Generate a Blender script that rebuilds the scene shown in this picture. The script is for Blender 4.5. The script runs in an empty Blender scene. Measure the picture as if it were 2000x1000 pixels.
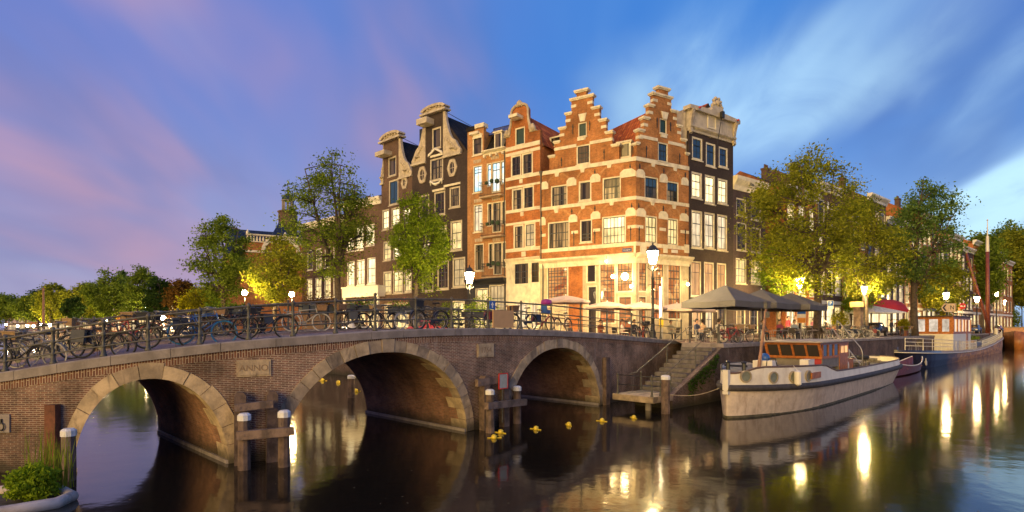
import bpy, math, random
import numpy as np
from mathutils import Vector, Matrix

# ------------------------------------------------------------------ camera, sky, street lamp stand-in, exposure
scene = bpy.context.scene
C = scene.collection
HC, FPX, HY = 3.8, 1100.0, 642.0      # eye height above the water, focal length and horizon row in photo pixels
cam_d = bpy.data.cameras.new('camera')
cam_d.sensor_width = 36.0
cam_d.lens = 36.0 * FPX / 2000.0
cam_d.shift_y = (HY - 500.0) / 2000.0
cam_d.clip_start, cam_d.clip_end = 0.1, 5000.0
cam = bpy.data.objects.new('camera', cam_d); C.objects.link(cam)
cam.location = (0, 0, HC); cam.rotation_euler = (math.radians(90), 0, 0)
scene.camera = cam

STAND_IN_EL, SUN_AZ = 9.0, 208.0          # degrees; azimuth clockwise from +Y: warm stand-in for unseen street lamps behind and left of the viewer
lamp_stand_in_d = bpy.data.lights.new('sun', 'SUN')
lamp_stand_in_d.energy = 2.35; lamp_stand_in_d.angle = math.radians(50); lamp_stand_in_d.color = (1.0, 0.68, 0.20)
sun = bpy.data.objects.new('sun', lamp_stand_in_d); C.objects.link(sun)
_a, _e = math.radians(SUN_AZ), math.radians(STAND_IN_EL)
_sd = Vector((math.sin(_a) * math.cos(_e), math.cos(_a) * math.cos(_e), math.sin(_e)))
sun.rotation_euler = (-_sd).to_track_quat('-Z', 'Y').to_euler()

scene.view_settings.view_transform = 'Standard'
scene.view_settings.look = 'None'
scene.view_settings.exposure = 0.95
scene.view_settings.gamma = 1.0
scene.render.engine = 'CYCLES'
scene.cycles.use_denoising = True
scene.cycles.max_bounces = 6
scene.cycles.diffuse_bounces = 3
scene.cycles.glossy_bounces = 4
scene.cycles.transmission_bounces = 4
scene.cycles.sample_clamp_indirect = 6.0
scene.cycles.caustics_reflective = False
scene.cycles.caustics_refractive = False


class NT:
    """a small helper to write node trees"""
    def __init__(self, tree):
        self.t = tree; self.n = tree.nodes; self.l = tree.links
    def node(self, kind, **kw):
        n = self.n.new(kind)
        for k, v in kw.items():
            setattr(n, k, v)
        return n
    def put(self, sock, v):
        if isinstance(v, bpy.types.NodeSocket):
            self.l.new(v, sock)
        elif isinstance(v, (tuple, list)) and sock.type == 'RGBA' and len(v) == 3:
            sock.default_value = (*v, 1)
        else:
            sock.default_value = v
    def math(self, op, a, b=0.0, c=None, clamp=False):
        n = self.node('ShaderNodeMath', operation=op, use_clamp=clamp)
        self.put(n.inputs[0], a); self.put(n.inputs[1], b)
        if c is not None: self.put(n.inputs[2], c)
        return n.outputs[0]
    def smooth(self, v, a, b, lo=0.0, hi=1.0):
        n = self.node('ShaderNodeMapRange', interpolation_type='SMOOTHSTEP')
        self.put(n.inputs['Value'], v); self.put(n.inputs['From Min'], a); self.put(n.inputs['From Max'], b)
        self.put(n.inputs['To Min'], lo); self.put(n.inputs['To Max'], hi)
        return n.outputs['Result']
    def mix(self, f, a, b, blend='MIX'):
        n = self.node('ShaderNodeMix', data_type='RGBA', blend_type=blend)
        self.put(n.inputs['Factor'], f); self.put(n.inputs['A'], a); self.put(n.inputs['B'], b)
        return n.outputs['Result']
    def noise(self, vec, scale, detail=4.0, rough=0.55, dist=0.0):
        n = self.node('ShaderNodeTexNoise')
        self.l.new(vec, n.inputs['Vector'])
        n.inputs['Scale'].default_value = scale; n.inputs['Detail'].default_value = detail
        n.inputs['Roughness'].default_value = rough; n.inputs['Distortion'].default_value = dist
        return n.outputs['Fac']
    def mapping(self, vec, scale=(1, 1, 1), rot=(0, 0, 0), loc=(0, 0, 0)):
        n = self.node('ShaderNodeMapping')
        self.l.new(vec, n.inputs['Vector'])
        n.inputs['Scale'].default_value = scale; n.inputs['Rotation'].default_value = rot; n.inputs['Location'].default_value = loc
        return n.outputs['Vector']


def srgb(r, g, b):
    f = lambda c: (c / 255.0) / 12.92 if c / 255.0 <= 0.04045 else ((c / 255.0 + 0.055) / 1.055) ** 2.4
    return (f(r), f(g), f(b))


def make_world():
    w = bpy.data.worlds.new('World'); scene.world = w; w.use_nodes = True
    w.node_tree.nodes.clear()
    t = NT(w.node_tree)
    tc = t.node('ShaderNodeTexCoord').outputs['Generated']
    nrm = t.node('ShaderNodeVectorMath', operation='NORMALIZE'); t.l.new(tc, nrm.inputs[0]); d = nrm.outputs[0]
    sep = t.node('ShaderNodeSeparateXYZ'); t.l.new(d, sep.inputs[0])
    x, y, z = sep.outputs
    # wide soft blend from the mauve side (left, west) to the blue side
    big = t.noise(d, 1.6, 2.0)
    az = t.math('ADD', x, t.math('MULTIPLY', t.math('SUBTRACT', big, 0.5), 0.9))
    side = t.smooth(az, -0.65, 0.45)
    low = t.mix(side, srgb(148, 152, 198), srgb(118, 158, 218))
    high = t.mix(side, srgb(104, 124, 200), srgb(48, 122, 210))
    col = t.mix(t.smooth(z, 0.02, 0.42), low, high)
    # long drifting cloud sheets
    flat = t.math('ADD', z, 0.32)
    px_ = t.math('DIVIDE', x, flat); py_ = t.math('DIVIDE', y, flat)
    cmb = t.node('ShaderNodeCombineXYZ'); t.l.new(px_, cmb.inputs[0]); t.l.new(py_, cmb.inputs[1])
    v1 = t.mapping(cmb.outputs[0], (1.0, 0.42, 1.0), (0, 0, math.radians(-28)))
    n1 = t.noise(v1, 1.9, 3.5, 0.5, 0.4)
    n2 = t.noise(v1, 0.9, 3.0, 0.5, 0.3)
    sheet = t.math('ADD', t.math('MULTIPLY', n1, 0.55), t.math('MULTIPLY', n2, 0.45))
    # dim violet cloud veil everywhere
    veil = t.smooth(sheet, 0.40, 0.64)
    col = t.mix(t.math('MULTIPLY', veil, 0.8), col, t.mix(side, srgb(134, 128, 188), srgb(92, 122, 196)))

    # heavier blue-grey banks
    n4 = t.noise(t.mapping(cmb.outputs[0], (1.0, 0.55, 1.0), (0, 0, math.radians(-20)), (3.1, 1.7, 0)), 1.5, 4.0, 0.5, 0.5)
    col = t.mix(t.smooth(n4, 0.47, 0.70, 0.0, 0.62), col, t.mix(side, srgb(112, 116, 176), srgb(66, 104, 176)))
    col = t.mix(t.smooth(n4, 0.46, 0.28, 0.0, 0.35), col, t.mix(side, srgb(150, 164, 216), srgb(126, 178, 232)))

    def blob(c, inner, outer):
        v = Vector(c).normalized()
        n = t.node('ShaderNodeVectorMath', operation='DOT_PRODUCT')
        t.l.new(d, n.inputs[0]); n.inputs[1].default_value = v
        ragged = t.math('ADD', n.outputs['Value'], t.math('MULTIPLY', t.math('SUBTRACT', sheet, 0.5), 0.16))
        return t.smooth(ragged, math.cos(math.radians(outer * 1.25)), math.cos(math.radians(inner)) + 0.012)
    # rose lit cloud banks
    for c, i, o, a in (((-0.84, 1, 0.43), 1, 14, 1.4), ((-0.50, 1, 0.48), 1, 11, 0.7), ((-0.24, 1, 0.52), 1, 9, 0.8), ((-0.62, 1, 0.20), 2, 13, 0.45),
                       ((0.45, -1, 0.4), 4, 26, 1.2), ((-1, -0.5, 0.3), 4, 26, 1.2)):
        f = t.math('MULTIPLY', blob(c, i, o), t.smooth(n1, 0.32, 0.64), clamp=True)
        col = t.mix(t.math('MULTIPLY', f, 0.62 * a, clamp=True), col, srgb(198, 150, 172))
    # bright gaps in the cloud, cool white
    n3 = t.noise(t.mapping(cmb.outputs[0], (1.0, 0.5, 1.0), (0, 0, math.radians(-40))), 4.2, 6.0, 0.6, 0.6)
    for c, i, o, a, s in (((0.38, 1, 0.45), 0.5, 11, 1.2, 1.1), ((0.24, 1, 0.44), 0.5, 9, 0.5, 0.8), ((0.88, 1, 0.25), 0.5, 9, 1.15, 1.2),
                          ((0.80, 1, 0.20), 0.5, 7, 0.8, 1.15), ((0.58, 1, 0.58), 1, 8, 0.35, 0.9), ((0.9, -0.4, 0.35), 2, 16, 0.9, 1.0)):
        f = t.math('MULTIPLY', blob(c, i, o), t.math('MULTIPLY', t.smooth(n1, 0.28, 0.60), t.smooth(n3, 0.22, 0.62, 0.35, 1.0)), clamp=True)
        col = t.mix(t.math('MULTIPLY', f, a, clamp=True), col, tuple(k * s for k in srgb(176, 218, 248)))
    # low band of haze at the rim
    col = t.mix(t.smooth(z, 0.14, -0.02, 0.0, 0.45), col, t.mix(side, srgb(164, 158, 194), srgb(150, 186, 226)))
    sky = t.node('ShaderNodeTexSky', sky_type='NISHITA')
    sky.sun_disc = False; sky.sun_elevation = math.radians(2.0); sky.sun_rotation = math.radians(SUN_AZ)
    bg1 = t.node('ShaderNodeBackground'); t.l.new(col, bg1.inputs[0]); bg1.inputs[1].default_value = 0.53
    bg2 = t.node('ShaderNodeBackground'); t.l.new(sky.outputs[0], bg2.inputs[0]); bg2.inputs[1].default_value = 0.02
    add = t.node('ShaderNodeAddShader'); t.l.new(bg1.outputs[0], add.inputs[0]); t.l.new(bg2.outputs[0], add.inputs[1])
    out = t.node('ShaderNodeOutputWorld'); t.l.new(add.outputs[0], out.inputs[0])


make_world()

# ------------------------------------------------------------------ helpers
R = random.Random(7)
NR = np.random.default_rng(11)


def at(px, py, Y):
    """the point at depth Y that photo pixel (px, py) shows"""
    return Vector(((px - 1000.0) / FPX * Y, Y, HC + (HY - py) / FPX * Y))


def zat(py, Y):
    return HC + (HY - py) / FPX * Y


MATS = {}


def mat(name, col=None, rough=0.75, var=0.18, scale=3.0, bump=0.0, bscale=40.0, metal=0.0, emit=None, estr=1.0, spec=0.5, coat=0.0, stain=None, stain_amt=0.0, tide=False, scuff=None):
    if name in MATS: return MATS[name]
    m = bpy.data.materials.new(name); m.use_nodes = True; MATS[name] = m
    t = NT(m.node_tree); b = t.n['Principled BSDF']
    co = t.node('ShaderNodeTexCoord').outputs['Object']
    n = t.noise(co, scale, 5.0, 0.6)
    n = t.smooth(n, 0.3, 0.7)
    c = t.mix(n, tuple(k * (1 - var) for k in col), tuple(min(1, k * (1 + var)) for k in col))
    if stain:
        s = t.noise(t.mapping(co, (1, 1, 0.35)), scale * 0.7, 6.0, 0.7, 0.6)
        c = t.mix(t.smooth(s, 0.5, 0.68, 0.0, stain_amt), c, stain)
    if scuff:
        s = t.noise(t.mapping(co, (0.7, 0.7, 2.2), (0, 0.35, 0)), 2.4, 6.0, 0.75, 0.8)
        c = t.mix(t.smooth(s, 0.655, 0.70), c, scuff)
    if tide: c = tide_line(t, c)
    t.put(b.inputs['Base Color'], c)
    b.inputs['Roughness'].default_value = rough; b.inputs['Metallic'].default_value = metal
    b.inputs['Specular IOR Level'].default_value = spec
    b.inputs['Coat Weight'].default_value = coat
    if bump:
        bn = t.node('ShaderNodeBump'); bn.inputs['Strength'].default_value = bump; bn.inputs['Distance'].default_value = 0.02
        t.l.new(t.noise(co, bscale, 4.0, 0.6), bn.inputs['Height']); t.l.new(bn.outputs[0], b.inputs['Normal'])
    if emit:
        t.put(b.inputs['Emission Color'], emit); b.inputs['Emission Strength'].default_value = estr
    return m


def tide_line(t, c):
    """wet algae below the high water mark"""
    geo = t.node('ShaderNodeNewGeometry').outputs['Position']
    sep = t.node('ShaderNodeSeparateXYZ'); t.l.new(geo, sep.inputs[0])
    z = t.math('ADD', sep.outputs[2], t.math('MULTIPLY', t.math('SUBTRACT', t.noise(geo, 1.7, 5.0, 0.7), 0.5), -0.5))
    c = t.mix(t.smooth(z, 0.55, 0.05, 0.0, 0.85), c, (0.035, 0.032, 0.018))
    return t.mix(t.smooth(t.noise(t.mapping(geo, (1.5, 1.5, 0.25)), 1.2, 6.0, 0.7, 0.5), 0.56, 0.74, 0.0, 0.5), c, (0.05, 0.045, 0.03))


def brick_mat(name, c1, c2, mortar, w=0.22, h=0.065, joint=0.012, rough=0.85, bump=0.6, stain=None, stain_amt=0.0, swap=False, big=0.35, tide=False, soot=0.0):
    if name in MATS: return MATS[name]
    m = bpy.data.materials.new(name); m.use_nodes = True; MATS[name] = m
    t = NT(m.node_tree); b = t.n['Principled BSDF']
    uv = t.node('ShaderNodeUVMap').outputs[0]
    vec = t.mapping(uv, (1, 1, 1), (0, 0, math.radians(90))) if swap else uv
    br = t.node('ShaderNodeTexBrick'); t.l.new(vec, br.inputs['Vector'])
    br.inputs['Scale'].default_value = 1.0; br.inputs['Brick Width'].default_value = w; br.inputs['Row Height'].default_value = h
    br.inputs['Mortar Size'].default_value = joint; br.inputs['Mortar Smooth'].default_value = 0.3
    t.put(br.inputs['Color1'], c1); t.put(br.inputs['Color2'], c2); t.put(br.inputs['Mortar'], mortar)
    co = t.node('ShaderNodeTexCoord').outputs['Object']
    n = t.noise(co, 0.55, 5.0, 0.65)
    c = t.mix(1.0, br.outputs['Color'], t.mix(t.smooth(n, 0.3, 0.7), (1 - big,) * 3, (1 + big * 0.5,) * 3), 'MULTIPLY')
    n3 = t.noise(co, 5.0, 4.0, 0.7)
    c = t.mix(1.0, c, t.mix(t.smooth(n3, 0.3, 0.7), (0.8,) * 3, (1.15,) * 3), 'MULTIPLY')
    if stain:
        s = t.noise(t.mapping(co, (1, 1, 0.22)), 1.6, 7.0, 0.72, 0.4)
        c = t.mix(t.smooth(s, 0.55, 0.72, 0.0, stain_amt), c, stain)
    if soot:
        s = t.noise(t.mapping(co, (1.2, 1.2, 0.16)), 1.3, 6.0, 0.7, 0.3)
        c = t.mix(t.smooth(s, 0.5, 0.75, 0.0, soot), c, (0.07, 0.04, 0.028))
    if tide: c = tide_line(t, c)
    t.put(b.inputs['Base Color'], c)
    b.inputs['Roughness'].default_value = rough; b.inputs['Specular IOR Level'].default_value = 0.3
    if bump:
        bn = t.node('ShaderNodeBump', invert=True); bn.inputs['Strength'].default_value = bump; bn.inputs['Distance'].default_value = 0.012
        t.l.new(br.outputs['Fac'], bn.inputs['Height']); t.l.new(bn.outputs[0], b.inputs['Normal'])
    return m


def tile_mat(name, c1, c2, row=0.28, pitch=0.22):
    """pantiles: rolls across and laps along the slope (uv in metres)"""
    if name in MATS: return MATS[name]
    m = bpy.data.materials.new(name); m.use_nodes = True; MATS[name] = m
    t = NT(m.node_tree); b = t.n['Principled BSDF']
    uv = t.node('ShaderNodeUVMap').outputs[0]
    sep = t.node('ShaderNodeSeparateXYZ'); t.l.new(uv, sep.inputs[0])
    fu = t.math('SINE', t.math('MULTIPLY', sep.outputs[0], 2 * math.pi / pitch))
    fv = t.math('FRACT', t.math('DIVIDE', sep.outputs[1], row))
    hgt = t.math('ADD', t.math('MULTIPLY', fu, 0.5), t.math('MULTIPLY', fv, -0.8))
    br = t.node('ShaderNodeTexBrick'); t.l.new(uv, br.inputs['Vector'])
    br.offset = 0.0
    br.inputs['Scale'].default_value = 1.0; br.inputs['Brick Width'].default_value = pitch; br.inputs['Row Height'].default_value = row
    br.inputs['Mortar Size'].default_value = 0.015
    t.put(br.inputs['Color1'], c1); t.put(br.inputs['Color2'], c2); t.put(br.inputs['Mortar'], tuple(k * 0.3 for k in c1))
    co = t.node('ShaderNodeTexCoord').outputs['Object']
    n = t.noise(co, 0.9, 5.0, 0.65)
    c = t.mix(1.0, br.outputs['Color'], t.mix(t.smooth(n, 0.3, 0.7), (0.6,) * 3, (1.2,) * 3), 'MULTIPLY')
    t.put(b.inputs['Base Color'], c); b.inputs['Roughness'].default_value = 0.9; b.inputs['Specular IOR Level'].default_value = 0.12
    bn = t.node('ShaderNodeBump'); bn.inputs['Strength'].default_value = 1.0; bn.inputs['Distance'].default_value = 0.06
    t.l.new(hgt, bn.inputs['Height']); t.l.new(bn.outputs[0], b.inputs['Normal'])
    return m


def lit_mat(name, col, strength, folds=0.35, scale=9.0, dark=None):
    """a lit room behind glass: curtains or an interior, uneven"""
    if name in MATS: return MATS[name]
    m = bpy.data.materials.new(name); m.use_nodes = True; MATS[name] = m
    t = NT(m.node_tree); b = t.n['Principled BSDF']
    geo = t.node('ShaderNodeNewGeometry').outputs['Position']
    sep = t.node('ShaderNodeSeparateXYZ'); t.l.new(geo, sep.inputs[0])
    sm = t.math('ADD', sep.outputs[0], t.math('MULTIPLY', sep.outputs[1], 0.7))
    cmb = t.node('ShaderNodeCombineXYZ'); t.l.new(sm, cmb.inputs[0]); t.l.new(t.math('MULTIPLY', sep.outputs[2], 0.12 if dark is None else 0.9), cmb.inputs[1])
    n1 = t.noise(cmb.outputs[0], scale, 3.0, 0.6)
    n2 = t.noise(geo, 0.8, 2.0, 0.5)
    f = t.math('ADD', t.math('MULTIPLY', t.smooth(n1, 0.3, 0.7), folds), t.math('MULTIPLY', t.smooth(n2, 0.3, 0.7), 0.5))
    c = t.mix(t.math('MULTIPLY', f, 1.0, clamp=True), col, dark if dark else tuple(k * 0.35 for k in col))
    t.put(b.inputs['Base Color'], (0.05, 0.04, 0.03)); b.inputs['Roughness'].default_value = 0.08; b.inputs['Specular IOR Level'].default_value = 0.25
    t.put(b.inputs['Emission Color'], c); b.inputs['Emission Strength'].default_value = strength
    return m


def glass_mat(name, col, rough=0.06, curtain=None, amt=0.0):
    if name in MATS: return MATS[name]
    m = bpy.data.materials.new(name); m.use_nodes = True; MATS[name] = m
    t = NT(m.node_tree); b = t.n['Principled BSDF']
    geo = t.node('ShaderNodeNewGeometry').outputs['Position']
    c = col
    if curtain:
        n = t.noise(t.mapping(geo, (3.0, 3.0, 0.12)), 1.0, 3.0, 0.6)
        c = t.mix(t.smooth(n, 0.42, 0.6, 0.0, amt), col, curtain)
    t.put(b.inputs['Base Color'], c)
    b.inputs['Roughness'].default_value = rough; b.inputs['Specular IOR Level'].default_value = 0.4
    bn = t.node('ShaderNodeBump'); bn.inputs['Strength'].default_value = 0.12; bn.inputs['Distance'].default_value = 0.02
    t.l.new(t.noise(geo, 2.2, 2.0), bn.inputs['Height']); t.l.new(bn.outputs[0], b.inputs['Normal'])
    return m


def leaf_mat(name, col, trans=0.45):
    if name in MATS: return MATS[name]
    m = bpy.data.materials.new(name); m.use_nodes = True; MATS[name] = m
    t = NT(m.node_tree); t.n.remove(t.n['Principled BSDF'])
    geo = t.node('ShaderNodeNewGeometry')
    rnd = geo.outputs['Random Per Island']
    co = t.node('ShaderNodeTexCoord').outputs['Object']
    n = t.smooth(t.noise(co, 0.6, 3.0), 0.3, 0.7)
    c = t.mix(rnd, tuple(k * 0.55 for k in col), (min(1, col[0] * 1.7), min(1, col[1] * 1.45), col[2] * 1.2))
    c = t.mix(1.0, c, t.mix(n, (0.75, 0.75, 0.75), (1.25, 1.15, 0.95)), 'MULTIPLY')
    df = t.node('ShaderNodeBsdfDiffuse'); t.l.new(c, df.inputs[0])
    tr = t.node('ShaderNodeBsdfTranslucent'); t.l.new(t.mix(1.0, c, (1.3, 1.4, 0.5), 'MULTIPLY'), tr.inputs[0])
    mx = t.node('ShaderNodeMixShader'); mx.inputs[0].default_value = trans
    t.l.new(df.outputs[0], mx.inputs[1]); t.l.new(tr.outputs[0], mx.inputs[2])
    t.l.new(mx.outputs[0], t.n['Material Output'].inputs['Surface'])
    return m


class MB:
    """collects faces, then links them as one mesh object"""
    def __init__(self):
        self.v = []; self.f = []; self.m = []; self.uv = {}
    def face(self, pts, m=0, uv=None):
        i = len(self.v); self.v.extend([tuple(p) for p in pts])
        if uv: self.uv[len(self.f)] = uv
        self.f.append(tuple(range(i, i + len(pts)))); self.m.append(m)
    def box(self, x0, x1, y0, y1, z0, z1, m=0):
        if x0 > x1: x0, x1 = x1, x0
        if y0 > y1: y0, y1 = y1, y0
        if z0 > z1: z0, z1 = z1, z0
        i = len(self.v)
        self.v += [(x0, y0, z0), (x1, y0, z0), (x1, y1, z0), (x0, y1, z0), (x0, y0, z1), (x1, y0, z1), (x1, y1, z1), (x0, y1, z1)]
        self.f += [(i, i + 3, i + 2, i + 1), (i + 4, i + 5, i + 6, i + 7), (i, i + 1, i + 5, i + 4), (i + 1, i + 2, i + 6, i + 5), (i + 2, i + 3, i + 7, i + 6), (i + 3, i, i + 4, i + 7)]
        self.m += [m] * 6
    def prism(self, poly, y0, y1, m=0):
        """polygon in x,z pushed from y0 (front) to y1"""
        n = len(poly); i = len(self.v)
        self.v += [(p[0], y0, p[1]) for p in poly] + [(p[0], y1, p[1]) for p in poly]
        self.f.append(tuple(i + k for k in range(n))); self.f.append(tuple(i + n + k for k in reversed(range(n))))
        for k in range(n):
            j = (k + 1) % n
            self.f.append((i + k, i + n + k, i + n + j, i + j))
        self.m += [m] * (n + 2)
    def loft(self, rings, m=0, caps=True, closed=True):
        n = len(rings[0]); base = len(self.v)
        for r in rings: self.v += [tuple(p) for p in r]
        for a in range(len(rings) - 1):
            for k in range(n if closed else n - 1):
                j = (k + 1) % n
                self.f.append((base + a * n + k, base + a * n + j, base + (a + 1) * n + j, base + (a + 1) * n + k)); self.m.append(m)
        if caps:
            self.f.append(tuple(base + k for k in reversed(range(n)))); self.m.append(m)
            self.f.append(tuple(base + (len(rings) - 1) * n + k for k in range(n))); self.m.append(m)
    def tube(self, pts, r, n=8, m=0, caps=True, closed=False):
        pts = [Vector(p) for p in pts]
        rs = r if isinstance(r, (list, tuple)) else [r] * len(pts)
        rings = []
        up = None
        for i, p in enumerate(pts):
            if closed: d = pts[(i + 1) % len(pts)] - pts[i - 1]
            else: d = pts[min(i + 1, len(pts) - 1)] - pts[max(i - 1, 0)]
            if d.length < 1e-9: d = Vector((0, 0, 1))
            d.normalize()
            if up is None:
                up = Vector((0, 0, 1)) if abs(d.z) < 0.9 else Vector((1, 0, 0))
            a = d.cross(up)
            if a.length < 1e-6: a = d.cross(Vector((1, 0, 0)))
            a.normalize(); b = a.cross(d).normalized(); up = b
            rings.append([p + (a * math.cos(2 * math.pi * k / n) + b * math.sin(2 * math.pi * k / n)) * rs[i] for k in range(n)])
        if closed: rings.append(rings[0])
        self.loft(rings, m, caps and not closed)
    def lathe(self, prof, n=12, c=(0, 0, 0), m=0):
        rings = [[(c[0] + r * math.cos(2 * math.pi * k / n), c[1] + r * math.sin(2 * math.pi * k / n), c[2] + z) for k in range(n)] for r, z in prof]
        self.loft(rings, m)
    def ball(self, c, r, n=10, m=0, sz=1.0):
        self.lathe([(max(0.001, r * math.sin(math.pi * k / 6)), -r * sz * math.cos(math.pi * k / 6)) for k in range(7)], n, c, m)
    def mesh(self, name, mats, smooth=False):
        me = bpy.data.meshes.new(name)
        me.from_pydata(self.v, [], self.f)
        if not isinstance(mats, (list, tuple)): mats = [mats]
        for q in mats: me.materials.append(q)
        if len(mats) > 1: me.polygons.foreach_set('material_index', self.m)
        if smooth: me.polygons.foreach_set('use_smooth', [True] * len(me.polygons))
        box_uv(me, self.uv)
        me.update()
        return me
    def build(self, name, mats, parent=None, smooth=False, loc=None):
        return link(name, self.mesh(name, mats, smooth), parent, loc)


def box_uv(me, own=None):
    nf = len(me.polygons)
    if nf == 0: return
    nl = len(me.loops)
    nor = np.empty(nf * 3); me.polygons.foreach_get('normal', nor); nor = nor.reshape(-1, 3)
    tot = np.empty(nf, int); me.polygons.foreach_get('loop_total', tot)
    vi = np.empty(nl, int); me.loops.foreach_get('vertex_index', vi)
    co = np.empty(len(me.vertices) * 3); me.vertices.foreach_get('co', co); co = co.reshape(-1, 3)
    pl = np.repeat(np.arange(nf), tot)
    h = np.hypot(nor[:, 0], nor[:, 1]); flat = h < 0.25
    hh = np.where(h < 1e-6, 1, h)
    tx, ty = -nor[:, 1] / hh, nor[:, 0] / hh
    P = co[vi]
    u = P[:, 0] * tx[pl] + P[:, 1] * ty[pl]
    # along the slope: height over the sine of the tilt
    v = P[:, 2] / np.maximum(h[pl], 0.25)
    u = np.where(flat[pl], P[:, 0], u); v = np.where(flat[pl], P[:, 1], v)
    uv = np.stack([u, v], 1)
    if own:
        start = np.concatenate([[0], np.cumsum(tot)[:-1]])
        for fi, c in own.items():
            uv[start[fi]:start[fi] + len(c)] = c
    lay = me.uv_layers.new(name='UVMap')
    lay.data.foreach_set('uv', uv.astype(np.float32).ravel())


def link(name, data, parent=None, loc=None, rotz=None):
    o = bpy.data.objects.new(name, data); C.objects.link(o)
    if parent is not None: o.parent = parent
    if loc is not None: o.location = loc
    if rotz is not None: o.rotation_euler = (0, 0, rotz)
    return o


def tag(o, label=None, cat=None, group=None, kind=None):
    if label: o['label'] = label
    if cat: o['category'] = cat
    if group: o['group'] = group
    if kind: o['kind'] = kind
    return o


def thing(name, label, cat, loc=(0, 0, 0), rotz=0.0, group=None):
    return tag(link(name, None, None, loc, rotz), label, cat, group)


def kids(o):
    return [c for c in TREE.get(o.name, [])]


TREE = {}


def copy_tree(o, children, loc, rotz, label, group, scale=None, swap=None):
    """copy a thing and its parts (children: {object: [sub-parts]}); swap: {material: material}"""
    def cp(s, par):
        c = s.copy(); C.objects.link(c); c.parent = par
        if swap and c.type == 'MESH':
            for k, sl in enumerate(c.material_slots):
                if sl.material in swap:
                    mt = swap[sl.material]
                    sl.link = 'OBJECT'; sl.material = mt
        return c
    r = o.copy(); C.objects.link(r)
    r.location = loc; r.rotation_euler = (0, 0, rotz)
    if scale: r.scale = scale
    r['label'] = label
    if group: r['group'] = group
    for ch, subs in children.items():
        c = cp(ch, r)
        for s in subs: cp(s, c)
    return r


def text(body, size, matl, parent, loc, rot=(math.radians(90), 0, 0), ext=0.004, name='lettering'):
    cu = bpy.data.curves.new(name, 'FONT'); cu.body = body; cu.size = size; cu.extrude = ext
    cu.align_x = 'CENTER'; cu.align_y = 'CENTER'; cu.materials.append(matl)
    tmp = bpy.data.objects.new(name, cu); C.objects.link(tmp)
    me = bpy.data.meshes.new_from_object(tmp)
    bpy.data.objects.remove(tmp)
    o = link(name, me, parent, loc); o.rotation_euler = rot
    return o


# ------------------------------------------------------------------ the palette
CREAM = mat('cream_paint', (0.72, 0.64, 0.45), 0.6, 0.14, 2.0, 0.15, 12, stain=(0.36, 0.28, 0.17), stain_amt=0.5)
WHITE = mat('white_paint', (0.78, 0.73, 0.62), 0.5, 0.08, 2.0, stain=(0.42, 0.36, 0.26), stain_amt=0.3)
SASH_D = mat('dark_green_sash', (0.018, 0.022, 0.018), 0.4, 0.2)
SASH_W = mat('white_sash', (0.7, 0.66, 0.55), 0.45, 0.1)
SHUT = mat('green_shutter', (0.015, 0.045, 0.035), 0.5, 0.2)
BR_OR = brick_mat('orange_brick', (0.52, 0.165, 0.035), (0.36, 0.105, 0.024), (0.42, 0.27, 0.12), big=0.4, soot=0.4)
BR_RED = brick_mat('red_brick', (0.52, 0.135, 0.025), (0.37, 0.088, 0.018), (0.38, 0.22, 0.09), big=0.4, soot=0.45)
BR_PINK = brick_mat('pale_orange_brick', (0.56, 0.235, 0.07), (0.46, 0.18, 0.05), (0.46, 0.3, 0.15), big=0.3, soot=0.35)
BR_DK = brick_mat('black_brick', (0.055, 0.036, 0.03), (0.04, 0.028, 0.025), (0.06, 0.045, 0.038), bump=0.3, big=0.25)
BR_BRN = brick_mat('brown_brick', (0.13, 0.075, 0.05), (0.10, 0.055, 0.038), (0.16, 0.11, 0.08), big=0.3)
BR_PUR = brick_mat('dark_purple_brick', (0.085, 0.052, 0.05), (0.065, 0.04, 0.04), (0.09, 0.065, 0.06), bump=0.3)
BR_BRIDGE = brick_mat('bridge_brick', (0.25, 0.115, 0.075), (0.14, 0.072, 0.055), (0.44, 0.34, 0.25), w=0.20, h=0.052, joint=0.011, bump=1.0, stain=(0.40, 0.33, 0.28), stain_amt=0.6, big=0.6, tide=True)
BR_SOLD = brick_mat('soldier_brick', (0.22, 0.09, 0.05), (0.12, 0.05, 0.035), (0.44, 0.33, 0.24), w=0.3, h=0.07, joint=0.013, bump=1.0, swap=True, stain=(0.5, 0.38, 0.28), stain_amt=0.5)
BR_VAULT = brick_mat('vault_brick', (0.36, 0.17, 0.095), (0.25, 0.115, 0.07), (0.26, 0.18, 0.12), w=0.23, h=0.068, joint=0.012, bump=0.9, stain=(0.34, 0.22, 0.12), stain_amt=0.6, big=0.55, tide=True)
BR_QUAY = brick_mat('quay_brick', (0.13, 0.07, 0.06), (0.085, 0.05, 0.045), (0.2, 0.16, 0.13), w=0.23, h=0.068, bump=0.9, stain=(0.34, 0.30, 0.26), stain_amt=0.5, big=0.5, tide=True)
STONE = mat('sandstone', (0.44, 0.33, 0.20), 0.85, 0.3, 2.5, 0.8, 16.0, stain=(0.15, 0.11, 0.075), stain_amt=0.85, tide=True)
STONE2 = mat('sandstone_worn', (0.33, 0.25, 0.165), 0.85, 0.35, 2.0, 0.8, 16.0, stain=(0.12, 0.09, 0.065), stain_amt=0.85, tide=True)
COPING = mat('grey_bluestone', (0.26, 0.22, 0.195), 0.8, 0.22, 2.2, 0.4, 30.0, stain=(0.12, 0.10, 0.085), stain_amt=0.5)
ORNAM = mat('carved_sandstone', (0.47, 0.39, 0.27), 0.7, 0.2, 4.0, 0.6, 14.0, stain=(0.25, 0.19, 0.13), stain_amt=0.6)
ROOF_RED = tile_mat('red_pantiles', (0.60, 0.17, 0.05), (0.36, 0.085, 0.03), 0.42, 0.36)
ROOF_DK = tile_mat('black_pantiles', (0.035, 0.033, 0.036), (0.022, 0.021, 0.024))
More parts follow.
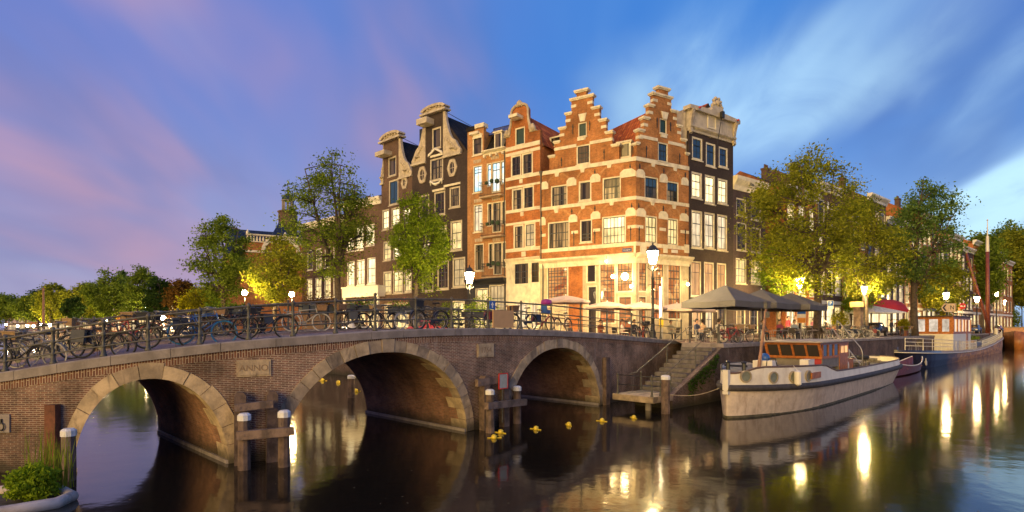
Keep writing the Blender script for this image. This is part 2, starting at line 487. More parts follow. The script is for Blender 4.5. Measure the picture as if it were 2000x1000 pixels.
ROOF_BLUE = tile_mat('blue_slate', (0.03, 0.05, 0.13), (0.022, 0.04, 0.10), 0.35, 0.3)
IRON = mat('black_iron', (0.02, 0.02, 0.018), 0.45, 0.3, 8.0, 0.15, 60)
IRON_G = mat('grey_green_iron', (0.085, 0.08, 0.062), 0.55, 0.3, 9.0, 0.25, 60, stain=(0.14, 0.07, 0.035), stain_amt=0.5)
WOODP = mat('weathered_timber', (0.115, 0.075, 0.055), 0.85, 0.45, 3.0, 0.9, 18, stain=(0.26, 0.19, 0.15), stain_amt=0.6)
WOODP2 = mat('weathered_plank', (0.17, 0.115, 0.085), 0.85, 0.4, 3.0, 0.9, 18, stain=(0.07, 0.05, 0.04), stain_amt=0.7)
PILECAP = mat('white_pile_cap', (0.72, 0.70, 0.66), 0.6, 0.1, 4.0, stain=(0.35, 0.3, 0.25), stain_amt=0.5)
VARN = mat('varnished_mahogany', (0.40, 0.135, 0.035), 0.45, 0.3, 5.0, 0.1, 30, spec=0.25)
PAVE = brick_mat('street_pavers', (0.24, 0.16, 0.13), (0.19, 0.125, 0.105), (0.13, 0.105, 0.09), w=0.2, h=0.1, joint=0.01, bump=0.5, big=0.25)
PAVE_B = brick_mat('bridge_pavers', (0.25, 0.18, 0.18), (0.20, 0.145, 0.15), (0.15, 0.12, 0.12), w=0.2, h=0.1, joint=0.01, bump=0.5, big=0.2)
G_DARK = glass_mat('dark_window_glass', (0.020, 0.016, 0.012), curtain=(0.16, 0.12, 0.075), amt=0.7)
G_CURT = glass_mat('curtained_window_glass', (0.03, 0.027, 0.022), curtain=(0.42, 0.34, 0.22), amt=0.9)
G_BLUE = glass_mat('sky_blue_window_glass', (0.025, 0.06, 0.13), 0.05)
L_WARM = lit_mat('lit_warm_room', (1.0, 0.72, 0.30), 0.95, 0.7, 5.0)
L_BRIGHT = lit_mat('lit_bright_room', (1.0, 0.77, 0.40), 1.5, 0.6, 5.0)
L_PALE = lit_mat('lit_pale_curtain', (1.0, 0.76, 0.46), 0.75, 0.6, 6.0)
L_ORANGE = lit_mat('lit_orange_room', (1.0, 0.52, 0.20), 0.55, 0.4)


def cafe_mat(name, strength, seed):
    """a bar seen through the glass: lit ceiling, shelves of bottles, red wainscot, lamps"""
    m = bpy.data.materials.new(name); m.use_nodes = True; MATS[name] = m
    t = NT(m.node_tree); b = t.n['Principled BSDF']
    geo = t.node('ShaderNodeNewGeometry').outputs['Position']
    sep = t.node('ShaderNodeSeparateXYZ'); t.l.new(geo, sep.inputs[0])
    h = t.math('ADD', t.math('MULTIPLY', sep.outputs[0], 1.0), t.math('MULTIPLY', sep.outputs[1], 0.55)); z = sep.outputs[2]
    cmb = t.node('ShaderNodeCombineXYZ'); t.l.new(t.math('MULTIPLY', h, 2.8), cmb.inputs[0]); t.l.new(t.math('MULTIPLY', z, 1.7), cmb.inputs[1]); cmb.inputs[2].default_value = seed
    vo = t.node('ShaderNodeTexVoronoi'); t.l.new(cmb.outputs[0], vo.inputs['Vector']); vo.inputs['Scale'].default_value = 1.0
    bright = t.node('ShaderNodeSeparateXYZ'); t.l.new(vo.outputs['Color'], bright.inputs[0])
    c = t.mix(bright.outputs[0], (0.05, 0.012, 0.006), (0.95, 0.27, 0.07))
    up = t.smooth(z, QZ_ + 2.3, QZ_ + 3.1); lo = t.smooth(z, QZ_ + 1.4, QZ_ + 0.8)
    c = t.mix(up, c, t.mix(bright.outputs[1], (0.42, 0.09, 0.025), (1.0, 0.50, 0.16)))
    c = t.mix(t.math('MULTIPLY', lo, 0.85), c, t.mix(bright.outputs[2], (0.28, 0.02, 0.01), (0.65, 0.10, 0.03)))
    shelf = t.math('LESS_THAN', t.math('FRACT', t.math('DIVIDE', z, 0.55)), 0.12)
    c = t.mix(t.math('MULTIPLY', shelf, 0.7), c, (0.05, 0.012, 0.006))
    cm2 = t.node('ShaderNodeCombineXYZ'); t.l.new(t.math('MULTIPLY', h, 1.1), cm2.inputs[0]); t.l.new(t.math('MULTIPLY', z, 0.9), cm2.inputs[1]); cm2.inputs[2].default_value = seed + 3
    v2 = t.node('ShaderNodeTexVoronoi'); t.l.new(cm2.outputs[0], v2.inputs['Vector']); v2.inputs['Scale'].default_value = 1.0
    c = t.mix(t.smooth(v2.outputs['Distance'], 0.13, 0.05), c, (2.6, 1.9, 1.0))
    t.put(b.inputs['Base Color'], (0.03, 0.02, 0.015)); b.inputs['Roughness'].default_value = 0.05; b.inputs['Specular IOR Level'].default_value = 0.15
    t.put(b.inputs['Emission Color'], c); b.inputs['Emission Strength'].default_value = strength
    return m


QZ_ = 3.0
L_CAFE = cafe_mat('lit_cafe_interior', 0.5, 1.0)
L_CAFE2 = cafe_mat('lit_cafe_front', 0.6, 5.0)
L_BLUE = lit_mat('lit_screen_glow', (0.30, 0.72, 1.0), 0.9, 0.7, 2.2, (0.9, 0.75, 0.5))
L_DIM = lit_mat('lit_dim_room', (0.9, 0.62, 0.28), 0.55, 0.5)
LAMP = mat('lantern_glow', (0.9, 0.8, 0.6), 0.4, 0.0, emit=(1.0, 0.70, 0.29), estr=560.0)
LAMP_R = mat('quay_lantern_glow', (0.9, 0.8, 0.6), 0.4, 0.0, emit=(1.0, 0.70, 0.30), estr=120.0)
LAMP_C = mat('cafe_lantern_glow', (0.9, 0.8, 0.6), 0.4, 0.0, emit=(1.0, 0.71, 0.30), estr=330.0)
LAMP_F = mat('far_lamp_glow', (0.9, 0.8, 0.6), 0.4, 0.0, emit=(1.0, 0.72, 0.32), estr=420.0)
SHOP = mat('shop_front_paint', (0.50, 0.41, 0.26), 0.6, 0.16, 2.0, 0.15, 12, stain=(0.28, 0.18, 0.1), stain_amt=0.55)
AGED = mat('aged_cream_paint', (0.50, 0.43, 0.31), 0.6, 0.16, 2.0, 0.15, 12, stain=(0.28, 0.22, 0.14), stain_amt=0.6)
GLOBE = mat('globe_lamp_glow', (0.9, 0.8, 0.6), 0.4, 0.0, emit=(1.0, 0.70, 0.30), estr=24.0)

# ------------------------------------------------------------------ the plan of the place
D = Vector((-0.722, 0.692, 0.0))                # the side canal runs away along this line, the arches with it
QZ = 3.0                                        # street level on the quay


def bx(px):                                     # the bridge front stands on this curve (plan)
    Y = FPX * HC / (281.0 * math.cos((px - 60.0) / 1100.0))
    return Vector(((px - 1000.0) / FPX * Y, Y, 0.0))


_PX = np.arange(-420, 1345, 2.0)
_P = np.array([tuple(bx(p)) for p in _PX])
_S = np.concatenate([[0], np.cumsum(np.hypot(np.diff(_P[:, 0]), np.diff(_P[:, 1])))])
_zt = np.array([(-420, 2.30), (-300, 2.32), (-150, 2.42), (0, 2.64), (97, 2.86), (197, 3.05), (286, 3.2), (389, 3.36), (483, 3.48), (574, 3.57), (658, 3.65), (736, 3.73), (816, 3.79),
                (886, 3.82), (956, 3.82), (1022, 3.79), (1080, 3.74), (1138, 3.65), (1189, 3.55), (1237, 3.39), (1294, 3.17), (1345, 2.98)])
_zs = np.interp(_PX, _zt[:, 0], _zt[:, 1])
_k = np.ones(41) / 41
_zs = np.convolve(np.pad(_zs, 20, 'edge'), _k, 'valid')


def s_of(px): return float(np.interp(px, _PX, _S))
def px_of(s): return float(np.interp(s, _S, _PX))
def ztop(px): return float(np.interp(px, _PX, _zs))


def bpt(px, z, out=0.0, along=0.0):
    """on the bridge front at px, height z, out towards the viewer, along = metres into the bridge"""
    a, b = bx(px - 1), bx(px + 1)
    d = (b - a).normalized(); n = Vector((d.y, -d.x, 0))
    p = bx(px) + n * out + D * along
    return Vector((p.x, p.y, z))


BW = 6.8                                        # bridge depth along D
P_R = bx(1180)                                  # right abutment: the side canal's right bank starts here
Q0 = Vector((11.2, 30.0, 0)); QD = Vector((0.727, 0.687, 0)).normalized()
QN = Vector((QD.y, -QD.x, 0))                   # out over the water


def qpt(t, z=0.0, out=0.0):
    p = Q0 + QD * t + QN * out
    return Vector((p.x, p.y, z))


# ------------------------------------------------------------------ water and land
def water_mat():
    m = bpy.data.materials.new('canal_water'); m.use_nodes = True
    t = NT(m.node_tree); b = t.n['Principled BSDF']
    b.inputs['Base Color'].default_value = (0.012, 0.010, 0.007, 1)
    b.inputs['Roughness'].default_value = 0.085; b.inputs['IOR'].default_value = 1.58
    b.inputs['Specular IOR Level'].default_value = 0.75
    co = t.node('ShaderNodeTexCoord').outputs['Object']
    n1 = t.noise(t.mapping(co, (1, 1, 1)), 1.1, 3.0, 0.5)
    n2 = t.noise(t.mapping(co, (1, 1, 1), (0, 0, 0.6)), 4.5, 2.0, 0.5)
    hgt = t.math('ADD', t.math('MULTIPLY', n1, 0.05), t.math('MULTIPLY', n2, 0.010))
    bn = t.node('ShaderNodeBump'); bn.inputs['Strength'].default_value = 0.14; bn.inputs['Distance'].default_value = 1.0
    t.l.new(hgt, bn.inputs['Height']); t.l.new(bn.outputs[0], b.inputs['Normal'])
    return m


mb = MB(); mb.face([(-900, -300, 0), (1500, -300, 0), (1500, 1500, 0), (-900, 1500, 0)])
tag(mb.build('canal_water', water_mat()), kind='structure')

bankA = [P_R + D * t for t in (0.35, 8, 20, 40, 80, 160, 320, 900)]
front = [bpt(p, 0, -0.35) for p in (1330, 1300, 1270, 1240, 1210, 1185)]
mb = MB()
poly = [(p.x, p.y, QZ - 0.004) for p in bankA] + [(-700, 1400, QZ - 0.004), (1400, 1400, QZ - 0.004)] + \
       [(p.x, p.y, QZ - 0.004) for p in (qpt(1000, 0, -0.2), qpt(300, 0, -0.2), qpt(60, 0, -0.2), qpt(0.0, 0, -0.2), qpt(0.0, 0, -2.3))] + \
       [(p.x, p.y, QZ - 0.004) for p in front]
mb.face(poly[::-1])
tag(mb.build('street', PAVE), kind='structure')
# left bank, beyond the left end of the bridge
PL = bx(128)
mb = MB()
pl = [PL + D * 0.35, PL + D * 900, Vector((-1400, 900, 0)), Vector((-1400, -40, 0)), bpt(-420, 0, -0.3), bpt(-200, 0, -0.3), bpt(0, 0, -0.3), bpt(100, 0, -0.3)]
mb.face([(p.x, p.y, 2.28) for p in pl][::-1])
tag(mb.build('street', PAVE), kind='structure')


# ------------------------------------------------------------------ the bridge
def arch(pl_, pr_, zc, z0=-0.1):
    s0, s1 = s_of(pl_), s_of(pr_)
    return dict(s0=s0, s1=s1, sc=(s0 + s1) / 2, a=(s1 - s0) / 2, zc=zc, z0=z0)


ARCHES = [arch(143, 449, 2.47), arch(548, 912, 3.05), arch(990, 1171, 2.97)]


def zin(A, s):
    q = (s - A['sc']) / A['a']
    return A['z0'] + (A['zc'] - A['z0']) * math.sqrt(max(0.0, 1 - abs(q) ** 2.15))


bridge = thing('brick_bridge', 'old three arched brick bridge with sandstone arch rings over the canal', 'bridge', (0, 0, 0))
COPH = 0.26


def face_mesh(along, out, flip=False):
    mb = MB()
    cuts = sorted(set([s_of(-400), s_of(1330)] + [A[k] for A in ARCHES for k in ('s0', 's1')]))
    for a, b in zip(cuts[:-1], cuts[1:]):
        A = next((A for A in ARCHES if A['s0'] - 1e-6 <= a and b <= A['s1'] + 1e-6), None)
        n = max(4, int((b - a) / 0.16))
        if A:
            ss = [A['sc'] - A['a'] * math.cos(math.pi * k / n) for k in range(n + 1)]
        else:
            ss = [a + (b - a) * k / n for k in range(n + 1)]
        for s, e in zip(ss[:-1], ss[1:]):
            p, q = px_of(s), px_of(e)
            zb0, zb1 = (zin(A, s), zin(A, e)) if A else (-0.6, -0.6)
            zt0, zt1 = ztop(p) - COPH, ztop(q) - COPH
            pts = [bpt(p, zb0, out, along), bpt(q, zb1, out, along), bpt(q, zt1, out, along), bpt(p, zt0, out, along)]
            uv = [(s, zb0), (e, zb1), (e, zt1), (s, zt0)]
            if flip: pts, uv = pts[::-1], uv[::-1]
            mb.face(pts, 0, uv)
    return mb


face_mesh(0, 0).build('front_wall', BR_BRIDGE, bridge)
face_mesh(BW, 0, True).build('back_wall', BR_BRIDGE, bridge)
# soldier course under the coping
mb = MB()
ss = np.arange(s_of(-300), s_of(1328), 0.25)
for s, e in zip(ss[:-1], ss[1:]):
    p, q = px_of(s), px_of(e)
    za, zb = ztop(p) - COPH, ztop(q) - COPH
    mb.face([bpt(p, za - 0.22, 0.012), bpt(q, zb - 0.22, 0.012), bpt(q, zb, 0.012), bpt(p, za, 0.012)], 0, [(s, 0), (e, 0), (e, 0.22), (s, 0.22)])
    mb.face([bpt(p, za - 0.22, 0.0), bpt(q, zb - 0.22, 0.0), bpt(q, zb - 0.22, 0.012), bpt(p, za - 0.22, 0.012)])
mb.build('soldier_course', BR_SOLD, bridge)

for A in ARCHES:
    # vault: the intrados swept through the bridge
    n = 30
    th = [math.pi * k / n for k in range(n + 1)]
    ps = [(A['sc'] - A['a'] * math.cos(t)) for t in th]
    zz = [zin(A, s) if 0 < i < n else -0.6 for i, s in enumerate(ps)]
    mb = MB(); L = 0.0
    for i in range(n):
        p, q = px_of(ps[i]), px_of(ps[i + 1])
        dl = math.hypot(ps[i + 1] - ps[i], zz[i + 1] - zz[i])
        for a in range(8):
            x0, x1 = BW * a / 8, BW * (a + 1) / 8
            mb.face([bpt(p, zz[i], 0, x0), bpt(p, zz[i], 0, x1), bpt(q, zz[i + 1], 0, x1), bpt(q, zz[i + 1], 0, x0)], 0, [(x0, L), (x1, L), (x1, L + dl), (x0, L + dl)])
        L += dl
    mb.build('vault', BR_VAULT, bridge)
    # footing ledge along the water
    for sgn, sp in ((1, A['s0']), (-1, A['s1'])):
        mb = MB(); p = px_of(sp); q = px_of(sp + sgn * 0.09)
        a0, a1, b0, b1 = bpt(p, 0, -0.02), bpt(q, 0, -0.02), bpt(p, 0, 0, BW), bpt(q, 0, 0, BW)
        up = Vector((0, 0, 0.10)); dn = Vector((0, 0, -0.4))
        mb.face([a0 + up, a1 + up, b1 + up, b0 + up]); mb.face([a1 + dn, b1 + dn, b1 + up, a1 + up]); mb.face([a0 + dn, a1 + dn, a1 + up, a0 + up])
        mb.build('footing', COPING, bridge)
    # ring stones
    nst = max(13, int(math.pi * 0.8 * A['a'] / 0.38)) | 1
    fine = [math.pi * k / 400 for k in range(401)]
    fp = [(A['sc'] - A['a'] * math.cos(t), max(zin(A, A['sc'] - A['a'] * math.cos(t)), 0.0)) for t in fine]
    fl = np.concatenate([[0], np.cumsum([math.hypot(b[0] - a[0], b[1] - a[1]) for a, b in zip(fp[:-1], fp[1:])])])
    fs = np.array([a[0] for a in fp]); fz = np.array([a[1] for a in fp])

    def ring(l):
        s, z = float(np.interp(l, fl, fs)), float(np.interp(l, fl, fz))
        e = fl[-1] * 0.004
        d = Vector((float(np.interp(l + e, fl, fs) - np.interp(l - e, fl, fs)), float(np.interp(l + e, fl, fz) - np.interp(l - e, fl, fz))))
        d.normalize()
        return s, z, -d.y, d.x
    step = fl[-1] / nst
    for k in range(nst):
        l0, l1 = k * step + 0.008, (k + 1) * step - 0.008
        th_ = 0.37 + R.uniform(-0.03, 0.03) + (0.04 if k == nst // 2 else 0)
        dep = 0.42 if k % 2 else 0.85
        proud = 0.035 + R.uniform(-0.015, 0.016)
        mb = MB(); sec = []
        for l in np.linspace(l0, l1, 4):
            s, z, ns, nz = ring(l)
            i_, o_ = px_of(s), px_of(s + ns * th_)
            zo = min(z + nz * th_, ztop(o_) - COPH - 0.015)
            zi_ = z - 0.02
            ii = px_of(s - ns * 0.02)
            sec.append([bpt(ii, zi_ if nz > .2 else z, proud), bpt(o_, zo, proud), bpt(o_, zo, 0, 0.05), bpt(ii, zi_ if nz > .2 else z, 0, dep)])
        mb.loft(sec)
        mb.build('arch_stone', STONE if R.random() < 0.62 else STONE2, bridge)

# coping stones
edges = [-300]
s = s_of(-300)
while s < s_of(1326):
    s += R.uniform(1.0, 1.45); edges.append(px_of(s))
for p, q in zip(edges[:-1], edges[1:]):
    if q < -130: continue
    q = min(q, 1332)
    if q - p < 3: continue
    mb = MB(); sec = []
    e = 0.006 * (q - p) / max(0.1, s_of(q) - s_of(p))
    for k in range(5):
        m_ = p + e + (q - p - 2 * e) * k / 4
        zt = ztop(m_) + R.uniform(-0.002, 0.002)
        sec.append([bpt(m_, zt - COPH, 0.075), bpt(m_, zt - 0.035, 0.085), bpt(m_, zt - 0.006, 0.06), bpt(m_, zt, 0.0), bpt(m_, zt, -0.42), bpt(m_, zt - COPH, -0.42)])
    mb.loft(sec); mb.build('coping_stone', COPING, bridge)
    mb = MB(); sec = []
    for k in range(5):
        m_ = p + e + (q - p - 2 * e) * k / 4
        zt = ztop(m_)
        sec.append([bpt(m_, zt - COPH, -0.05, BW), bpt(m_, zt, -0.05, BW), bpt(m_, zt, 0.40, BW), bpt(m_, zt - COPH, 0.40, BW)])
    mb.loft(sec[::-1])
    mb.build('coping_stone', COPING, bridge)

# roadway
mb = MB()
pxs = list(np.arange(-400, 1342, 12.0))
rows = [0.30, 0.32, 1.7, 1.72, BW / 2, BW - 1.72, BW - 1.7, BW - 0.35]
drop = [-0.03, -0.03, -0.03, -0.13, -0.07, -0.13, -0.03, -0.03]
for p, q in zip(pxs[:-1], pxs[1:]):
    for j in range(len(rows) - 1):
        a = bpt(p, ztop(p) + drop[j], 0, rows[j]); b = bpt(q, ztop(q) + drop[j], 0, rows[j])
        c = bpt(q, ztop(q) + drop[j + 1], 0, rows[j + 1]); d = bpt(p, ztop(p) + drop[j + 1], 0, rows[j + 1])
        mb.face([a, b, c, d], 0, [(s_of(p), rows[j]), (s_of(q), rows[j]), (s_of(q), rows[j + 1]), (s_of(p), rows[j + 1])])
mb.build('roadway', PAVE_B, bridge)


def face_frame(px):
    a, b = bx(px - 3), bx(px + 3); d = b - a
    return math.atan2(d.y, d.x)


def plaque(px, py, w, h, word, size, skew=0.0):
    p = bx(px); z = zat(py, p.y)
    o = MB(); o.box(-w / 2, w / 2, -0.05, 0.02, -h / 2, h / 2); o.box(-w / 2 - 0.05, w / 2 + 0.05, -0.03, 0.02, -h / 2 - 0.05, h / 2 + 0.05)
    ob = o.build('plaque', STONE, bridge, loc=(p.x, p.y, z)); ob.rotation_euler = (0, 0, face_frame(px))
    text(word, size, mat('carved_letter', (0.27, 0.18, 0.10), 0.9, 0.2), ob, (0, -0.052, 0), ext=0.006)


plaque(496, 719, 0.80, 0.38, 'ANNO', 0.25)
plaque(948, 684, 0.80, 0.42, '1764', 0.30)
# mooring ring recess on the left of the wall
p = bpt(5, 1.30, 0.0)
mb = MB(); mb.box(-0.22, 0.22, -0.035, 0.01, -0.24, 0.24); ob = mb.build('ring_plate', COPING, bridge, loc=p); ob.rotation_euler = (0, 0, face_frame(5))
mb = MB(); mb.tube([(0.10 * math.cos(a), -0.07, 0.10 * math.sin(a) - 0.08) for a in np.linspace(0, 2 * math.pi, 17)[:-1]], 0.016, 6, closed=True)
mb.box(-0.03, 0.03, -0.08, 0.0, 0.0, 0.12)
mb.build('mooring_ring', IRON, ob)
# slots in the big vault's right wall
# ------------------------------------------------------------------ iron railings
POST_PX = [-92, 2, 97, 197, 286, 389, 486, 574, 658, 736, 816, 886, 957, 1022, 1081, 1138, 1189, 1237, 1294, 1334]
_hp = [(-100, 0.96), (97, 0.97), (389, 1.02), (658, 1.08), (957, 1.13), (1138, 1.2), (1334, 1.36)]
def rh(px): return float(np.interp(px, [a for a, _ in _hp], [b for _, b in _hp]))


mb = MB()
mb.lathe([(0.085, 0), (0.085, 0.05), (0.06, 0.09), (0.047, 0.22), (0.05, 0.26), (0.062, 0.28), (0.05, 0.30), (0.04, 0.34), (0.038, 0.56), (0.058, 0.585), (0.058, 0.635), (0.038, 0.66), (0.036, 0.88), (0.056, 0.90),
          (0.060, 0.95), (0.05, 0.985), (0.038, 1.0), (0.02, 1.02), (0.008, 1.03)], 10)
POST = mb.mesh('post', IRON_G, True)
mb = MB()
mb.lathe([(0.085, 0), (0.085, 0.05), (0.06, 0.09), (0.047, 0.22), (0.05, 0.26), (0.062, 0.28), (0.05, 0.30), (0.04, 0.34), (0.038, 0.56), (0.058, 0.585), (0.058, 0.635), (0.038, 0.66), (0.036, 0.88), (0.056, 0.90),
          (0.060, 0.95), (0.04, 1.0), (0.025, 1.03), (0.05, 1.06), (0.058, 1.09), (0.045, 1.12), (0.01, 1.14)], 10)
POSTB = mb.mesh('post', IRON_G, True)


def bridge_railing(along, label, group_out):
    rt = thing('bridge_railing', label, 'railing')
    for p in POST_PX:
        o = link('post', POSTB if p in (736, 1138) else POST, rt, bpt(p, ztop(p) - 0.004, -0.12 if along == 0 else 0.12, along))
        o.scale = (1.0, 1.0, rh(p)); o.rotation_euler = (0, 0, face_frame(p))
    for fr, r in ((0.925, 0.030), (0.61, 0.022), (0.29, 0.022)):
        mb = MB()
        mb.tube([bpt(p, ztop(p) + fr * rh(p), -0.12 if along == 0 else 0.12, along) for p in list(np.arange(-130, 1334, 14)) + [1334]], r, 8)
        mb.build('rail', IRON_G, rt, True)
    return rt


bridge_railing(0, 'grey green iron railing along the near edge of the bridge', 0)
bridge_railing(BW - 0.3, 'iron railing along the far edge of the bridge, behind the bicycles', 0)


def back_px(app, along):
    """curve parameter whose far edge shows at photo column app"""
    c = [(bx(p) + D * along) for p in _PX]
    ap = np.array([1000 + FPX * q.x / q.y for q in c])
    return float(np.interp(app, ap, _PX))


# ------------------------------------------------------------------ quay walls
def quay_wall(pts, zt, label, mat_, cop=True, near=0):
    o = thing('quay_wall', label, 'quay wall')
    mb = MB(); L = 0
    for a, b in zip(pts[:-1], pts[1:]):
        l = (b - a).length
        n = max(1, int(l / 4)) if l < 200 else 8
        for k in range(n):
            p, q = a.lerp(b, k / n), a.lerp(b, (k + 1) / n)
            s0, s1 = L + l * k / n, L + l * (k + 1) / n
            mb.face([(p.x, p.y, -0.6), (q.x, q.y, -0.6), (q.x, q.y, zt - 0.2), (p.x, p.y, zt - 0.2)], 0, [(s0, -0.6), (s1, -0.6), (s1, zt - 0.2), (s0, zt - 0.2)])
        L += l
    mb.build('wall_face', mat_, o)
    # coping: single stones near, one strip far away
    t = 0.0; a, b = pts[0], pts[-1]
    d = (b - a).normalized(); n = Vector((d.y, -d.x, 0))
    tot = (b - a).length
    k = 0
    while t < min(near, tot):
        e = min(t + R.uniform(1.1, 1.5), tot)
        mb = MB(); sec = []
        for x in (t + 0.006, e - 0.006):
            p = a + d * x
            sec.append([p + n * 0.07 + Vector((0, 0, zt - 0.22)), p + n * 0.075 + Vector((0, 0, zt - 0.02)), p + n * 0.05 + Vector((0, 0, zt + 0.012)), p - n * 0.45 + Vector((0, 0, zt + 0.012)), p - n * 0.45 + Vector((0, 0, zt - 0.22))])
        mb.loft(sec); mb.build('coping_stone', COPING, o); t = e
    if t < tot:
        mb = MB(); sec = []
        for x in (t + 0.006, tot):
            p = a + d * x
            sec.append([p + n * 0.07 + Vector((0, 0, zt - 0.22)), p + n * 0.07 + Vector((0, 0, zt + 0.012)), p - n * 0.45 + Vector((0, 0, zt + 0.012)), p - n * 0.45 + Vector((0, 0, zt - 0.22))])
        mb.loft(sec); mb.build('coping_strip', COPING, o)
    return o


quay_wall([qpt(0), qpt(20), qpt(80), qpt(800)], QZ, 'weathered brick quay wall behind the moored boats', BR_QUAY, near=75)
a0 = P_R + D * BW
quay_wall([P_R + D * 600, P_R + D * 60, a0], QZ, 'far brick quay wall seen through the arches under the row of trees', BR_QUAY, near=0)
quay_wall([PL + D * BW, PL + D * 400], 2.3, 'quay wall of the far left bank beyond the bridge', BR_QUAY, near=0)

# ------------------------------------------------------------------ stairs down to the water, between bridge and quay
st = thing('quay_stairs', 'stone steps descending beside the bridge to a small landing over the water', 'stairs')
NST = 11
STEPM = mat('worn_step_stone', (0.14, 0.122, 0.108), 0.85, 0.3, 3.0, 0.5, 20, stain=(0.08, 0.07, 0.055), stain_amt=0.7)
top_c = qpt(-0.15, 0, -1.15)
t_top, t_bot = -0.1, -4.9
for k in range(NST):
    t0 = t_top + (t_bot - t_top) * k / NST; t1 = t_top + (t_bot - t_top) * (k + 1) / NST
    z = QZ - (QZ - 0.72) * (k + 1) / (NST + 0.0)
    mb = MB()
    i0, o0, o1, i1 = qpt(t0 - 0.012, 0, -2.1), qpt(t0 - 0.012, 0, -0.28), qpt(t1 - 0.05, 0, -0.28), qpt(t1 - 0.05, 0, -2.1)
    mb.loft([[p + Vector((0, 0, z - 0.19)) for p in (i0, o0, o1, i1)], [p + Vector((0, 0, z + 0.0)) for p in (i0, o0, o1, i1)]])
    mb.build('step', STEPM, st)
mb = MB(); q = [qpt(0.0, 0, -2.38), qpt(0.0, 0, -0.44), qpt(0.5, 0, -0.44), qpt(0.5, 0, -2.38)]
mb.loft([[p + Vector((0, 0, QZ - 0.3)) for p in q], [p + Vector((0, 0, QZ + 0.013)) for p in q]]); mb.build('top_step', COPING, st)
# body under the steps and the outer cheek
mb = MB()
a, b, c, d = qpt(0.0, 0, -0.27), qpt(-5.0, 0, -0.27), qpt(-5.0, 0, 0.0), qpt(0.0, 0, 0.0)
V = lambda p, z: Vector((p.x, p.y, z))
mb.loft([[V(b, -0.6), V(b, 0.62), V(c, 0.62), V(c, -0.6)], [V(a, -0.6), V(a, 2.80), V(d, 2.80), V(d, -0.6)]])
mb.build('cheek_wall', BR_QUAY, st)
mb = MB()
a, b, c, d = qpt(0.0, 0, -2.08), qpt(-5.0, 0, -2.08), qpt(-5.0, 0, -0.28), qpt(0.0, 0, -0.28)
mb.loft([[V(b, -0.6), V(b, 0.52), V(c, 0.52), V(c, -0.6)], [V(a, -0.6), V(a, 2.70), V(d, 2.70), V(d, -0.6)]])
mb.build('stair_core', BR_QUAY, st)
mb = MB()
a, b, c, d = qpt(-5.0, 0, -2.2), qpt(-6.7, 0, -2.2), qpt(-6.7, 0, 0.05), qpt(-5.0, 0, 0.05)
mb.loft([[V(p, 0.42) for p in (a, b, c, d)], [V(p, 0.70) for p in (a, b, c, d)]])
mb.build('landing', STONE2, st)
mb = MB(); c0 = qpt(-6.1, 0, -0.6); mb.lathe([(0.14, -0.8), (0.14, 0.42)], 10, (c0.x, c0.y, 0)); mb.build('landing_pier', COPING, st)
# rail on the landing and the stair handrails
sr = thing('stair_railing', 'black iron handrail on the water stairs and their landing', 'railing')
def small_post(p, z, h=1.0):
    o = link('post', POST, sr, (p.x, p.y, z)); o.scale = (0.9, 0.9, h)
lp = [qpt(-6.55, 0, -2.0), qpt(-6.55, 0, -0.12), qpt(-5.9, 0, -0.08)]
for p in lp: small_post(p, 0.70, 0.98)
for h in (0.9, 0.45):
    mb = MB(); mb.tube([V(p, 0.70 + h) for p in lp], 0.02, 6); mb.build('rail', IRON, sr, True)
for o_ in (-0.34, -2.0):
    mb = MB(); mb.tube([V(qpt(-5.6, 0, o_), 0.72 + 0.85), V(qpt(-5.0, 0, o_), 0.72 + 0.92), V(qpt(0.15, 0, o_), QZ + 0.92), V(qpt(0.5, 0, o_), QZ + 0.95)], 0.022, 8); mb.build('handrail', IRON_G, sr, True)
    for t_ in (-4.6, -2.2, 0.2):
        z_ = QZ - (QZ - 0.72) * (-t_ + .1) / 4.9
        small_post(qpt(t_, 0, o_), min(QZ, max(0.7, z_ - .1)), 0.95)
# green weeds on the cheek
# low railing on the quay edge right of the stairs
qr = thing('quay_railing', 'low black iron railing on the quay edge beside the terrace', 'railing')
for t_ in (0.25, 2.6, 5.4):
    o = link('post', POST, qr, qpt(t_, QZ + 0.012, -0.3)); o.scale = (1, 1, 1.05)
for h in (0.93, 0.5):
    mb = MB(); mb.tube([qpt(0.25, QZ + h * 1.05, -0.3), qpt(5.4, QZ + h * 1.05, -0.3)], 0.022, 6); mb.build('rail', IRON, qr, True)

# ------------------------------------------------------------------ houses
UNIT = MB(); UNIT.box(0, 1, 0, 1, 0, 1)
PANES = {}


def pane_mesh(m):
    if m.name not in PANES:
        PANES[m.name] = UNIT.mesh('pane', m)
    return PANES[m.name]


